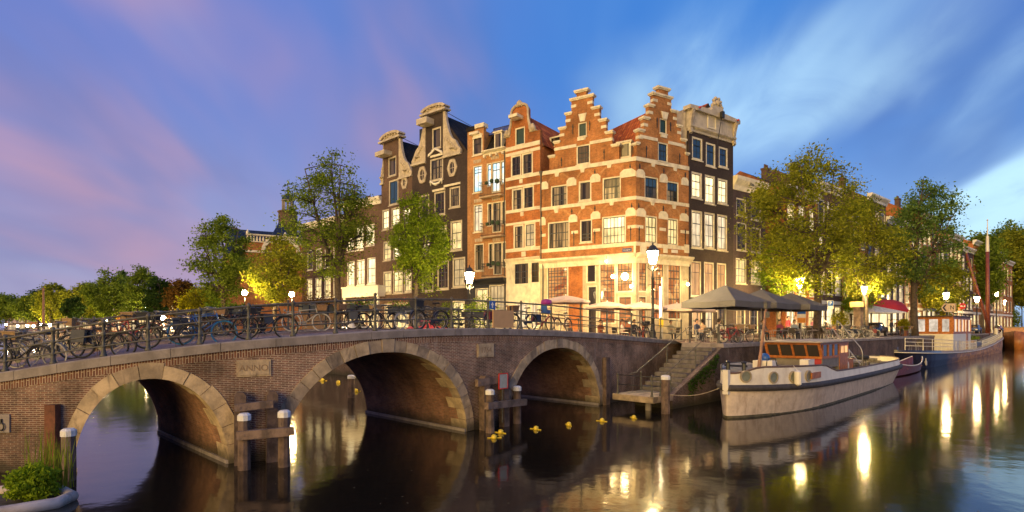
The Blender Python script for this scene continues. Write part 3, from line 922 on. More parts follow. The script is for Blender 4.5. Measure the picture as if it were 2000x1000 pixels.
class House:
    def __init__(s, name, label, xa, Ya, xb, Yb, zb=QZ, cat='house', group=None):
        s.A = Vector(((xa - 1000) / FPX * Ya, Ya)); s.B = Vector(((xb - 1000) / FPX * Yb, Yb))
        s.zb = zb
        d = s.B - s.A; s.L = d.length; s.u = d / s.L
        s.root = thing(name, label, cat, (s.A.x, s.A.y, zb), math.atan2(d.y, d.x), group)
        s.holes = []
    def uz(s, px, py):
        k = (px - 1000) / FPX
        t = (k * s.A.y - s.A.x) / (s.u.x - k * s.u.y)
        Y = s.A.y + s.u.y * t
        return t, HC + (HY - py) / FPX * Y - s.zb
    def rect(s, x0, x1, y0, y1):
        c = (x0 + x1) / 2
        return s.uz(x0, y0)[0], s.uz(x1, y0)[0], s.uz(c, y1)[1], s.uz(c, y0)[1]

    def wall(s, levels, mat_, name='front_wall', y=0.0, thick=0.35, reveal=0.16):
        mb = MB()
        holes = [h for h in s.holes if h[3] > levels[0][0] and h[2] < levels[-1][0]]
        zs = sorted(set([round(l[0], 4) for l in levels] + [round(z, 4) for h in holes for z in h[2:4] if levels[0][0] < z < levels[-1][0]]))
        def lr(za, zb_):
            for a, b in zip(levels[:-1], levels[1:]):
                if b[0] - a[0] > 1e-6 and a[0] <= za + 1e-4 and b[0] >= zb_ - 1e-4:
                    f0, f1 = (za - a[0]) / (b[0] - a[0]), (zb_ - a[0]) / (b[0] - a[0])
                    g = lambda f, i: a[i] + (b[i] - a[i]) * f
                    return g(f0, 1), g(f0, 2), g(f1, 1), g(f1, 2)
        for za, zb_ in zip(zs[:-1], zs[1:]):
            q = lr(za, zb_)
            if q is None: continue
            la, ra, lb, rb = q
            row = sorted([h for h in holes if h[2] <= za + 1e-3 and h[3] >= zb_ - 1e-3], key=lambda h: h[0])
            cur = (la, lb)
            for h in row:
                mb.face([(cur[0], y, za), (h[0], y, za), (h[0], y, zb_), (cur[1], y, zb_)]); cur = (h[1], h[1])
            mb.face([(cur[0], y, za), (ra, y, za), (rb, y, zb_), (cur[1], y, zb_)])
            mb.face([(la, y, za), (lb, y, zb_), (lb, y + thick, zb_), (la, y + thick, za)])
            mb.face([(ra, y, za), (ra, y + thick, za), (rb, y + thick, zb_), (rb, y, zb_)])
        for a, b in zip(levels[:-1], levels[1:]):
            if abs(b[0] - a[0]) < 1e-6:
                mb.face([(a[1], y, a[0]), (b[1], y, a[0]), (b[1], y + thick, a[0]), (a[1], y + thick, a[0])])
                mb.face([(b[2], y, a[0]), (a[2], y, a[0]), (a[2], y + thick, a[0]), (b[2], y + thick, a[0])])
        t = levels[-1]
        mb.face([(t[1], y, t[0]), (t[2], y, t[0]), (t[2], y + thick, t[0]), (t[1], y + thick, t[0])])
        for h in holes:
            u0, u1, z0, z1 = h[:4]; r = y + reveal
            mb.face([(u0, y, z0), (u0, y, z1), (u0, r, z1), (u0, r, z0)]); mb.face([(u1, y, z0), (u1, r, z0), (u1, r, z1), (u1, y, z1)])
            mb.face([(u0, y, z1), (u1, y, z1), (u1, r, z1), (u0, r, z1)]); mb.face([(u0, y, z0), (u0, r, z0), (u1, r, z0), (u1, y, z0)])
        return mb.build(name, mat_, s.root)

    def window(s, x0, x1, y0, y1, lit='d', cols=2, rows=(1, 2), split=0.40, fw=0.10, sash=None, frame=None, sill=True, box=None, name='window', y=0.0):
        """the pixel rectangle is the glazing; the painted frame lies round it"""
        u0, u1, z0, z1 = box if box else s.rect(x0, x1, y0, y1)
        frame = frame or CREAM; sash = sash or SASH_D
        s.holes.append((u0 - fw, u1 + fw, z0 - fw, z1 + fw))
        mb = MB(); a, b = y + 0.03, y + 0.15
        mb.box(u0 - fw, u0, a, b, z0 - fw, z1 + fw); mb.box(u1, u1 + fw, a, b, z0 - fw, z1 + fw)
        mb.box(u0, u1, a, b, z1, z1 + fw); mb.box(u0, u1, a, b, z0 - fw, z0)
        w = mb.build(name, frame, s.root)
        mb = MB(); t = 0.05; a, b = y + 0.075, y + 0.125
        zm = z0 + (z1 - z0) * (1 - split)
        W, H = u1 - u0, z1 - z0
        mb.box(u0, u0 + t, a, b, z0, z1); mb.box(u1 - t, u1, a, b, z0, z1); mb.box(u0 + t, u1 - t, a, b, z0, z0 + t); mb.box(u0 + t, u1 - t, a, b, z1 - t, z1)
        if rows[0]: mb.box(u0 + t, u1 - t, a - 0.02, b, zm - 0.03, zm + 0.03)
        mt = 0.021
        for c in range(1, cols):
            x = u0 + W * c / cols; mb.box(x - mt, x + mt, a + 0.012, b, z0 + t, z1 - t)
        for n, (p, q) in zip(rows, ((zm, z1), (z0, zm))):
            for r in range(1, n):
                z = p + (q - p) * r / n; mb.box(u0 + t, u1 - t, a + 0.014, b - 0.002, z - mt, z + mt)
        mb.build('sash', sash, w)
        G = {'d': G_DARK, 'c': G_CURT, 'b': G_BLUE, 'w': L_WARM, 'B': L_BRIGHT, 'p': L_PALE, 'o': L_ORANGE, 'k': L_CAFE, 'K': L_CAFE2, 's': L_BLUE, 'm': L_DIM, 'g': SHUT}
        parts = [(z0, zm), (zm, z1)] if rows[0] else [(z0, z1)]
        for i, (p, q) in enumerate(parts):
            g = G[lit[min(i, len(lit) - 1)]]
            o = link('pane', pane_mesh(g), w, (u0 + 0.01, y + 0.105, p + 0.01)); o.scale = (W - 0.02, 0.02, q - p - 0.02)
        if sill:
            mb = MB(); mb.box(u0 - fw - 0.05, u1 + fw + 0.05, y - 0.07, y + 0.10, z0 - fw - 0.09, z0 - fw - 0.003); mb.build('sill', frame, w)
        return w

    def band(s, z0, z1, u0=0.0, u1=None, proud=0.05, mat_=None, name='string_course', y=0.0):
        mb = MB(); mb.box(u0, s.L if u1 is None else u1, y - proud, y + 0.05, z0, z1)
        return mb.build(name, mat_ or CREAM, s.root)
    def bandpx(s, px, py0, py1, x0=None, x1=None, **k):
        z1, z0 = s.uz(px, py0)[1], s.uz(px, py1)[1]
        return s.band(z0, z1, 0.0 if x0 is None else s.uz(x0, py0)[0], s.L if x1 is None else s.uz(x1, py0)[0], **k)
    def cornice(s, z0, z1, u0=-0.05, u1=None, out=0.35, mat_=None, name='cornice'):
        u1 = s.L + 0.05 if u1 is None else u1; h = z1 - z0
        prof = [(0.0, z0), (-out * 0.25, z0), (-out * 0.35, z0 + h * 0.35), (-out * 0.8, z0 + h * 0.6), (-out, z0 + h * 0.75), (-out, z1), (0.08, z1), (0.08, z0)]
        mb = MB(); mb.loft([[(u0, y, z) for y, z in prof], [(u1, y, z) for y, z in prof]])
        return mb.build(name, mat_ or CREAM, s.root)
    def body(s, z1, depth, mat_, u0=0.015, u1=None, name='side_walls'):
        u1 = s.L - 0.015 if u1 is None else u1
        mb = MB(); mb.box(u0, u1, 0.30, depth, -0.02, z1)
        return mb.build(name, mat_, s.root)
    def roof_perp(s, ze, zr, u0, u1, y0, y1, mat_, side=None, hip=0.0):
        """ridge runs back from the street"""
        c = (u0 + u1) / 2; mb = MB()
        mb.face([(u0, y0, ze), (u0, y1, ze), (c, y1, zr), (c, y0, zr)][::-1]); mb.face([(u1, y0, ze), (c, y0, zr), (c, y1, zr), (u1, y1, ze)][::-1])
        mb.face([(u0, y1, ze), (u1, y1, ze), (c, y1, zr)], 1); mb.face([(u0, y0, ze), (c, y0, zr), (u1, y0, ze)], 1)
        return mb.build('roof', [mat_, side or BR_BRN], s.root)
    def roof_par(s, ze, zr, u0, u1, y0, y1, mat_, side=None):
        """ridge runs along the street"""
        c = (y0 + y1) / 2; mb = MB()
        mb.face([(u0, y0, ze), (u1, y0, ze), (u1, c, zr), (u0, c, zr)]); mb.face([(u0, y1, ze), (u0, c, zr), (u1, c, zr), (u1, y1, ze)])
        mb.face([(u0, y0, ze), (u0, c, zr), (u0, y1, ze)], 1); mb.face([(u1, y0, ze), (u1, y1, ze), (u1, c, zr)], 1)
        return mb.build('roof', [mat_, side or BR_BRN], s.root)
    def chimney(s, u, y, z0, z1, w=0.9, d=0.6, pots=3):
        mb = MB(); mb.box(u - w / 2, u + w / 2, y - d / 2, y + d / 2, z0, z1); mb.box(u - w / 2 - 0.06, u + w / 2 + 0.06, y - d / 2 - 0.06, y + d / 2 + 0.06, z1 - 0.2, z1)
        for k in range(pots):
            x = u - w / 2 + w * (k + 0.5) / pots
            mb.lathe([(0.1, z1), (0.085, z1 + 0.35), (0.1, z1 + 0.4)], 8, (x, y, 0))
        return mb.build('chimney', BR_BRN, s.root)
    def block(s, x0, x1, y0, y1, peak=0.0, inv=False, proud=0.055, name='stone_block', mat_=None):
        """a painted stone block given by pixels; peak: pointed head, inv: keystone"""
        u0, u1, z0, z1 = s.rect(x0, x1, y0, y1); w = u1 - u0
        if inv: poly = [(u0 + w * 0.22, z0), (u1 - w * 0.22, z0), (u1, z1), (u0, z1)]
        elif peak: poly = [(u0, z0), (u1, z0), (u1, z1 - peak), (u1 - w * 0.25, z1), (u0 + w * 0.25, z1), (u0, z1 - peak)]
        else: poly = [(u0, z0), (u1, z0), (u1, z1), (u0, z1)]
        mb = MB(); mb.prism(poly, -proud, 0.02); return mb.build(name, mat_ or CREAM, s.root)
    def anchor(s, px, y0, y1):
        u0, z1 = s.uz(px, y0); _, z0 = s.uz(px, y1)
        mb = MB(); mb.box(u0 - 0.025, u0 + 0.025, -0.05, 0.0, z0, z1)
        mb.prism([(u0 - 0.07, z1 - 0.22), (u0, z1 - 0.34), (u0 + 0.07, z1 - 0.22), (u0, z1 - 0.02)], -0.055, -0.02)
        mb.build('wall_anchor', IRON, s.root)
    def shade(s, *a): pass


K = 42.0 / 36.0          # depth of the terrace corner
YC, Y1055, Y988, Y913, Y805, Y740, Y668, Y590 = 42.0, 46.2, 48.3, 50.7, 55.2, 58.8, 62.8, 69.0
Y1345, Y1432, Y1495 = 44.7, 47.9, 50.8


def step_gable(h, zb, lefts, rights, pin, back, cap=CREAM):
    """lefts / rights: (px, py of the step's cap) from the bottom up; pin: (x0, x1, y)"""
    ls = [h.uz(*p) for p in lefts]; rs = [h.uz(*p) for p in rights]
    n = min(len(ls), len(rs))
    lv = [(zb, ls[0][0], rs[0][0])]; caps = []
    for i in range(n):
        z = (ls[i][1] + rs[i][1]) / 2
        lv.append((z, ls[i][0], rs[i][0]))
        if i + 1 < n:
            lv.append((z, ls[i + 1][0], rs[i + 1][0]))
            caps += [(ls[i][0], ls[i + 1][0], z), (rs[i + 1][0], rs[i][0], z)]
        else:
            u0, u1 = h.uz(pin[0], pin[2])[0], h.uz(pin[1], pin[2])[0]; zp = h.uz((pin[0] + pin[1]) / 2, pin[2])[1]
            lv.append((z, u0, u1)); lv.append((zp, u0, u1))
            caps += [(ls[i][0] - 0.05, rs[i][0] + 0.05, z)]; caps.append((u0 - 0.1, u1 + 0.1, zp))
    for a, b, z in caps:
        mb = MB(); mb.box(a - 0.10, b + 0.10, -0.12, 0.47, z + 0.003, z + 0.14); mb.box(a - 0.04, b + 0.04, -0.06, 0.4, z - 0.08, z + 0.003)
        mb.build('step_cap', cap, h.root)
    # light stone quoin blocks half way up each step
    for i in range(1, n):
        for side in (0, 1):
            e = ls[i][0] if side == 0 else rs[i][0]
            z0, z1 = lv[2 * i][0], lv[2 * i + 1][0]
            zm = z0 + (z1 - z0) * 0.42
            x0, x1 = (e, e + 0.42) if side == 0 else (e - 0.42, e)
            mb = MB(); mb.box(x0 - (0.02 if side == 0 else 0), x1 + (0.02 if side else 0), -0.03, 0.3, zm, zm + 0.22); mb.build('quoin', cap, h.root)
    return lv


# ---- the corner house: two facades, step gables
def corner_house():
    H = House('corner_house', 'orange brick corner house with two step gables and a lit cafe below', 1055, Y1055, 1242, YC, cat='house')
    G = House('corner_wing', 'x', 1242, YC, 1345, Y1345)
    # the second facade is a part of the same house
    G.root.parent = H.root
    G.root.matrix_parent_inverse = Matrix.Identity(4)
    rel = H.root.rotation_euler[2]
    dv = Vector((G.A.x - H.A.x, G.A.y - H.A.y)); c, s_ = math.cos(-rel), math.sin(-rel)
    G.root.location = (dv.x * c - dv.y * s_, dv.x * s_ + dv.y * c, 0); G.root.rotation_euler = (0, 0, G.root.rotation_euler[2] - rel)
    for k in list(G.root.keys()): del G.root[k]
    G.root.name = 'quay_front'
    z = lambda py: HC + (HY - py) / FPX * YC - QZ          # height at the corner
    # windows of the left facade
    H.window(1078, 1106, 364, 403, 'c', 4, (1, 2)); H.window(1133, 1152, 356, 389, 'd', 1, (0, 1), fw=0.13); H.window(1179, 1210, 348, 390, 'cd', 4, (1, 2))
    H.window(1072, 1110, 435, 484, 'c', 6, (1, 2)); H.window(1135, 1154, 431, 471, 'd', 2, (1, 2), split=.64); H.window(1178, 1220, 424, 475, 'wB', 6, (1, 2))
    H.window(1128, 1150, 285, 318, 'd', 3, (1, 2)); H.window(1131, 1144, 241, 265, 'g', 1, (0, 1), fw=0.08)
    H.window(1070, 1107, 518, 592, 'k', 6, (2, 4), split=0.3, sill=False); H.window(1147, 1162, 514, 550, 'd', 1, (0, 1), sill=False)
    H.window(1172, 1200, 513, 630, 'K', 4, (2, 5), split=0.3, sill=False); H.window(1206, 1234, 510, 568, 'K', 4, (1, 2), split=.35, sill=False)
    H.window(1149, 1164, 560, 660, 'd', 1, (0, 1), sill=False, name='door', fw=0.08); H.window(1209, 1232, 580, 660, 'k', 2, (1, 2), split=.5, sill=False, name='door')
    G.window(1261, 1284, 348, 390, 'db', 3, (1, 2)); G.window(1304, 1324, 357, 395, 'cb', 3, (1, 2))
    G.window(1262, 1282, 424, 473, 'w', 3, (1, 2)); G.window(1306, 1323, 429, 477, 'w', 3, (1, 2))
    G.window(1287, 1303, 281, 314, 'b', 3, (1, 2)); G.window(1290, 1301, 234, 259, 'g', 1, (0, 1), fw=0.08)
    G.window(1249, 1263, 510, 568, 'k', 2, (1, 3), split=.4, sill=False); G.window(1272, 1296, 512, 622, 'K', 4, (2, 4), split=.3, sill=False)
    G.window(1306, 1329, 512, 622, 'k', 4, (2, 4), split=.3, sill=False)
    G.window(1249, 1262, 580, 660, 'k', 2, (1, 2), split=.5, sill=False, name='door')
    zg = z(307)
    lvl = step_gable(H, zg, [(1073, 306), (1083, 278), (1093, 251), (1105, 222), (1116, 194)], [(1209, 285), (1196, 260), (1184, 236), (1171, 212), (1157, 189)], (1126, 1145, 178), 0)
    lvr = step_gable(G, zg, [(1243.5, 279), (1247, 254), (1257, 231), (1267, 207), (1276, 184)], [(1344, 304), (1339, 276), (1330, 248), (1322, 219), (1311, 192)], (1287, 1305, 174), 0)
    zs = z(494)
    H.wall([(zs, 0, H.L), (zg, 0, H.L)] + [lvl[0]] + lvl[1:], BR_OR); G.wall([(zs, 0, G.L), (zg, 0, G.L)] + [lvr[0]] + lvr[1:], BR_OR)
    H.wall([(-0.05, 0, H.L), (zs, 0, H.L)], SHOP, 'shop_front', y=0.0); G.wall([(-0.05, 0, G.L), (zs, 0, G.L)], SHOP, 'shop_front')
    # brick infill on the shop floor
    u0, u1 = H.uz(1111, 560)[0], H.uz(1138, 560)[0]
    mb = MB(); mb.box(u0, u1, -0.03, 0.02, -0.05, z(508)); mb.build('brick_pier', BR_RED, H.root)
    # bands
    for F, side in ((H, 0), (G, 1)):
        e0, e1 = (0.0, F.L + 0.03) if side == 0 else (-0.03, F.L)
        for a, b, pr in ((305.5, 313.5, 0.07), (382, 389, 0.06), (439, 445, 0.035), (472, 479.5, 0.06)):
            if a == 439:
                # broken by the windows
                spans = [(1055, 1066), (1116, 1129), (1159, 1172), (1226, 1242)] if side == 0 else [(1242, 1256), (1288, 1300), (1329, 1345)]
                for p, q in spans:
                    F.band(z(b), z(a), max(0, F.uz(p, 440)[0]), min(F.L, F.uz(q, 440)[0]), proud=pr)
            elif a == 382:
                F.band(z(b) - 0.02, z(a) - 0.02, e0, e1, proud=pr)
            else:
                F.band(z(b), z(a), e0, e1, proud=pr)
        F.cornice(z(508), z(494), e0 - (0.0 if side else 0.02), e1 + (0.2 if side else 0), out=0.42)
        F.band(z(513), z(508), e0, e1, proud=0.1)
    G.block(1250, 1262, 478, 494, mat_=CREAM); G.block(1295, 1303, 478, 494); G.block(1336, 1345, 478, 494)
    H.block(1238, 1242, 478, 494)
    # peaked blocks between the windows, keystones below the bands
    for x0, x1, a, b in ((1056, 1071, 355, 370), (1107, 1126, 347, 363), (1153, 1173, 340, 356), (1211, 1241.8, 330, 346), (1054.5, 1066, 424, 440), (1111, 1128, 419, 434), (1154, 1173, 413, 428), (1222, 1241.8, 406, 422)):
        H.block(x0, x1, a, b, peak=0.22)
    for x0, x1, a, b in ((1242.3, 1259, 331, 347), (1288, 1303, 340, 357), (1330, 1344, 347, 362), (1242.3, 1261, 407, 423), (1286, 1304, 413, 428), (1327, 1344, 417, 432)):
        G.block(x0, x1, a, b, peak=0.22)
    for x, a in ((1088, 333), (1138, 325), (1190, 316)): H.block(x - 5.5, x + 5.5, a, a + 12, inv=True)
    for x, a in ((1275, 314), (1318, 322)): G.block(x - 5, x + 5, a, a + 12, inv=True)
    for x, a in ((1087, 406), (1139, 398), (1195, 391)): H.block(x - 5.5, x + 5.5, a, a + 10, inv=True)
    for x, a in ((1274, 391), (1316, 398)): G.block(x - 4.5, x + 4.5, a, a + 10, inv=True)
    H.block(1130, 1146, 222, 237, inv=True); G.block(1291, 1305, 219, 233, inv=True); H.block(1128, 1144, 267, 274); G.block(1290, 1302, 262, 269)
    # white band across each gable at window head
    H.bandpx(1138, 279, 285, 1085, 1126); H.bandpx(1138, 279, 285, 1152, 1194); G.bandpx(1295, 273, 279, 1250, 1284); G.bandpx(1295, 273, 279, 1305, 1336)
    # relieving arches over the windows: thin proud brick arcs
    for F, x0, x1, yb, yt in ((H, 1071, 1112, 362, 342), (H, 1128, 1158, 354, 335), (H, 1174, 1214, 345, 326), (H, 1067, 1114, 433, 412), (H, 1129, 1160, 428, 408), (H, 1173, 1222, 422, 399),
                              (G, 1258, 1287, 345, 326), (G, 1301, 1328, 354, 334), (G, 1260, 1285, 421, 402), (G, 1303, 1327, 427, 407)):
        u0, u1, z0, z1 = F.rect(x0, x1, yt, yb); c = (u0 + u1) / 2; r = (u1 - u0) / 2; n = 14; mb = MB()
        pts = [(c - r * math.cos(math.pi * k / n), z0 + (z1 - z0) * math.sin(math.pi * k / n)) for k in range(n + 1)]
        po = [(c - (r + 0.16) * math.cos(math.pi * k / n), z0 + (z1 - z0 + 0.16) * math.sin(math.pi * k / n)) for k in range(n + 1)]
        for k in range(n):
            mb.prism([pts[k], po[k], po[k + 1], pts[k + 1]], -0.025, 0.01)
        mb.build('brick_arch', BR_PINK, F.root)
    for x, a, b in ((1162, 331, 352), (1231, 320, 340), (1058, 414, 434), (1117, 408, 429), (1162, 402, 424), (1234, 397, 416), (1121, 452, 480), (1162, 450, 476), (1232, 443, 470), (1058, 451, 478)): H.anchor(x, a, b)
    for x, a, b in ((1249, 320, 340), (1296, 329, 349), (1338, 337, 357), (1247, 397, 414), (1295, 402, 423), (1339, 408, 426), (1248, 443, 470), (1338, 448, 477)): G.anchor(x, a, b)
    for x, a, b in ((1119, 243, 262), (1152, 237, 255), (1180, 292, 312), (1097, 308, 325)): H.anchor(x, a, b)
    for x, a, b in ((1283, 230, 250), (1309, 239, 256), (1262, 285, 308), (1327, 300, 320)): G.anchor(x, a, b)
    # rain pipe at the party wall
    u, zt_ = H.uz(1056.5, 345); mb = MB(); mb.tube([(0.12, -0.1, zt_), (0.12, -0.1, z(498)), (0.3, -0.1, z(503)), (0.3, -0.1, 0)], 0.05, 8); mb.lathe([(0.06, 0), (0.15, 0.3), (0.15, 0.42)], 8, (0.12, -0.1, zt_)); mb.build('rain_pipe', IRON_G, H.root)
    # street name plates
    u0, u1, z0, z1 = H.rect(1216, 1234, 485, 491.5); mb = MB(); mb.box(u0, u1, -0.05, 0.0, z0, z1); nm = mb.build('name_plate', mat('blue_enamel', (0.03, 0.05, 0.18), 0.3, 0.1), H.root)
    text('Prinsengracht', 0.10, SASH_W, nm, ((u0 + u1) / 2, -0.055, (z0 + z1) / 2))
    u0, u1, z0, z1 = G.rect(1311, 1323, 488, 494); mb = MB(); mb.box(u0, u1, -0.05, 0.0, z0, z1); mb.build('name_plate', WHITE, G.root)
    # cafe name over the corner
    text('Cafe Papeneiland', 0.20, SASH_D, G.root, ((G.uz(1275, 490)[0]), -0.09, z(486.5)), ext=0.006)
    # the cross-gabled roof
    mb = MB(); mb.box(0.05, H.L - 0.6, 0.3, 8.0, -0.02, zg); mb.build('side_walls', BR_RED, H.root)
    mb = MB(); mb.box(0.5, G.L - 0.03, 0.31, 6.0, -0.02, zg - 0.01); mb.build('side_walls', BR_RED, G.root)
    zr = H.uz(1140, 212)[1]
    H.roof_perp(zg - 0.25, zr, 0.35, H.L - 1.1, 0.30, 8.6, ROOF_RED, BR_RED)
    zr2 = G.uz(1295, 205)[1]
    G.roof_perp(zg - 0.3, zr2, 0.05, G.L - 0.1, 0.32, 9.0, ROOF_RED, BR_RED)
    # sloping roof at the corner between the gables, with its dormer
    p0 = H.uz(1170, 310)[0]
    mb = MB()
    za, zt_ = z(306), z(222)
    mb.face([(p0, 0.32, za), (H.L - 0.2, 0.32, za), (H.L - 1.0, 3.6, zt_), (p0 - 0.6, 3.6, zt_)])
    mb.build('corner_roof', ROOF_RED, H.root)
    mb = MB(); u0, u1, z0, z1 = H.rect(1203, 1229, 276, 306)
    mb.box(u0, u1, 0.35, 2.2, z0, z1); mb.box(u0 - 0.1, u1 + 0.1, 0.25, 2.3, z1, z1 + 0.12); dm = mb.build('dormer', CREAM, H.root)
    mb = MB(); mb.box(u0 + 0.14, u1 - 0.14, 0.33, 0.36, z0 + 0.12, z1 - 0.12); mb.build('dormer_window', G_DARK, dm)
    H.chimney(-0.6, 6.0, zg, H.uz(1078, 226)[1], 1.4, 0.7, 5)
    # wall lanterns on the cafe front
    for F, px, py, r in ((H, 1189, 512, 0.10), (H, 1202, 541, 0.15), (H, 1225, 541, 0.28), (H, 1237, 560, 0.12), (G, 1266, 566, 0.10), (G, 1334, 556, 0.12)):
        u, zz_ = F.uz(px, py); mb = MB(); mb.tube([(u, 0.02, zz_ + 0.35), (u, -0.45, zz_ + 0.42), (u, -0.5, zz_ + r)], 0.02, 6); w = mb.build('lamp_bracket', IRON, F.root)
        mb = MB(); mb.ball((u, -0.5, zz_), r, 10); mb.build('lamp_globe', GLOBE, w, True)
    # the quay front's parts hang on the house itself
    M = Matrix.LocRotScale(G.root.location, G.root.rotation_euler, None)
    for ch_ in [o for o in C.objects if o.parent is G.root]:
        mbs = Matrix.LocRotScale(ch_.location, ch_.rotation_euler, ch_.scale)
        ch_.parent = H.root; ch_.matrix_basis = M @ mbs
    bpy.data.objects.remove(G.root)
    return H, G


CH, CG = corner_house()


# ---- the narrow red house with the bell gable
def bell_house():
    H = House('bell_gable_house', 'narrow red brick house with white trimmed bell gable beside the corner house', 988, Y988, 1055, Y1055)
    H.window(1008, 1023, 251, 281, 'g', 1, (0, 1), fw=0.11)
    for a in ((1000, 1015.5, 306, 342, 'd'), (1021.5, 1038, 301, 338, 'd'), (1002, 1018, 371, 412, 'c'), (1023.5, 1040, 366, 407, 'd'), (1005, 1020, 442, 484, 'c'), (1026.5, 1043, 438, 480, 'm')):
        H.window(*a, cols=2, rows=(1, 2), sill=False, fw=0.14)
    H.window(1005, 1031, 515, 554, 'd', 5, (1, 2), sill=False); H.window(1037.5, 1052, 513, 551, 'd', 3, (1, 2), sill=False)
    H.window(1008, 1030, 592, 640, 'p', 3, (0, 3), sill=False, sash=SASH_W); H.window(1036, 1050, 590, 640, 'p', 2, (0, 3), sill=False, sash=SASH_W)
    zc = H.uz(1021, 288)[1]; cu = H.uz(1015.5, 240)[0]
    P = lambda py: H.uz(1016, py)[1]
    hw = lambda px: abs(H.uz(px, 240)[0] - cu)
    n0 = hw(1031.5); full = min(cu, H.L - cu)
    prof = [(zc, full), (P(262), full), (P(261), full * 0.80), (P(256), full * 0.72), (P(248), n0 * 1.22), (P(240), n0 * 1.07), (P(226), n0), (P(216), n0), (P(210), n0 * 0.84), (P(206), n0 * 0.55), (P(203.5), n0 * 0.15)]
    lv = [(zc, 0, H.L), (P(263), 0, H.L), (P(263), cu - full, cu + full)] + [(z_, cu - w, cu + w) for z_, w in prof[1:]]
    zs = H.uz(1021, 509)[1]
    H.wall([(zs, 0, H.L)] + lv, BR_RED); H.wall([(-0.05, 0, H.L), (zs, 0, H.L)], CREAM, 'shop_front')
    for s in (-1, 1):
        mb = MB(); mb.tube([(cu + s * (w + 0.02), -0.06, z_) for z_, w in prof[2:]], [0.16, 0.15, 0.13, 0.11, 0.10, 0.11, 0.13, 0.12, 0.12], 8); mb.build('gable_trim', ORNAM, H.root, True)
        mb = MB(); mb.ball((cu + s * (full * 0.92), -0.05, P(257)), 0.26, 10); mb.ball((cu + s * (full * 0.90), -0.05, P(251)), 0.16, 8); mb.box(cu + s * full * 0.92 - 0.35, cu + s * full * 0.92 + 0.35, -0.12, 0.2, P(263), P(261)); mb.build('volute', ORNAM, H.root, True)
    mb = MB(); mb.ball((cu, -0.05, P(203)), 0.28, 10); mb.ball((cu - 0.2, -0.05, P(205)), 0.18, 8); mb.ball((cu + 0.22, -0.05, P(205)), 0.18, 8); mb.ball((cu, -0.05, P(199)), 0.15, 8); mb.build('crest', ORNAM, H.root, True)
    mb = MB(); mb.box(cu - 0.55, cu + 0.35, -0.9, 0.1, P(234), P(228)); mb.build('hoist_beam', CREAM, H.root)
    for a, b in ((283, 291), (343, 349.5), (408, 414), (484.5, 491)): H.band(P(b), P(a), proud=0.06)
    for a, b in ((295, 301), (362, 366), (433.5, 438)): H.band(P(b), P(a), proud=0.035)
    H.cornice(P(511), P(504), out=0.22)
    for x, a in ((1018, 350), (1020, 414)): H.block(x - 3, x + 3, a, a + 8)
    H.block(1019, 1027, 491.5, 501)
    H.body(zc, 9.0, BR_RED); H.roof_perp(zc - .1, P(226), 0.2, H.L + 0.2, 0.35, 9.5, ROOF_RED)
    mb = MB(); mb.box(H.L - 0.5, H.L + 1.0, 2.2, 4.2, P(282), P(262)); dm = mb.build('dormer', CREAM, H.root); mb = MB(); mb.box(H.L - 0.3, H.L + 0.8, 2.17, 2.2, P(280), P(265)); mb.build('dormer_window', G_DARK, dm)
    # band return on the side wall
    return H


BH = bell_house()


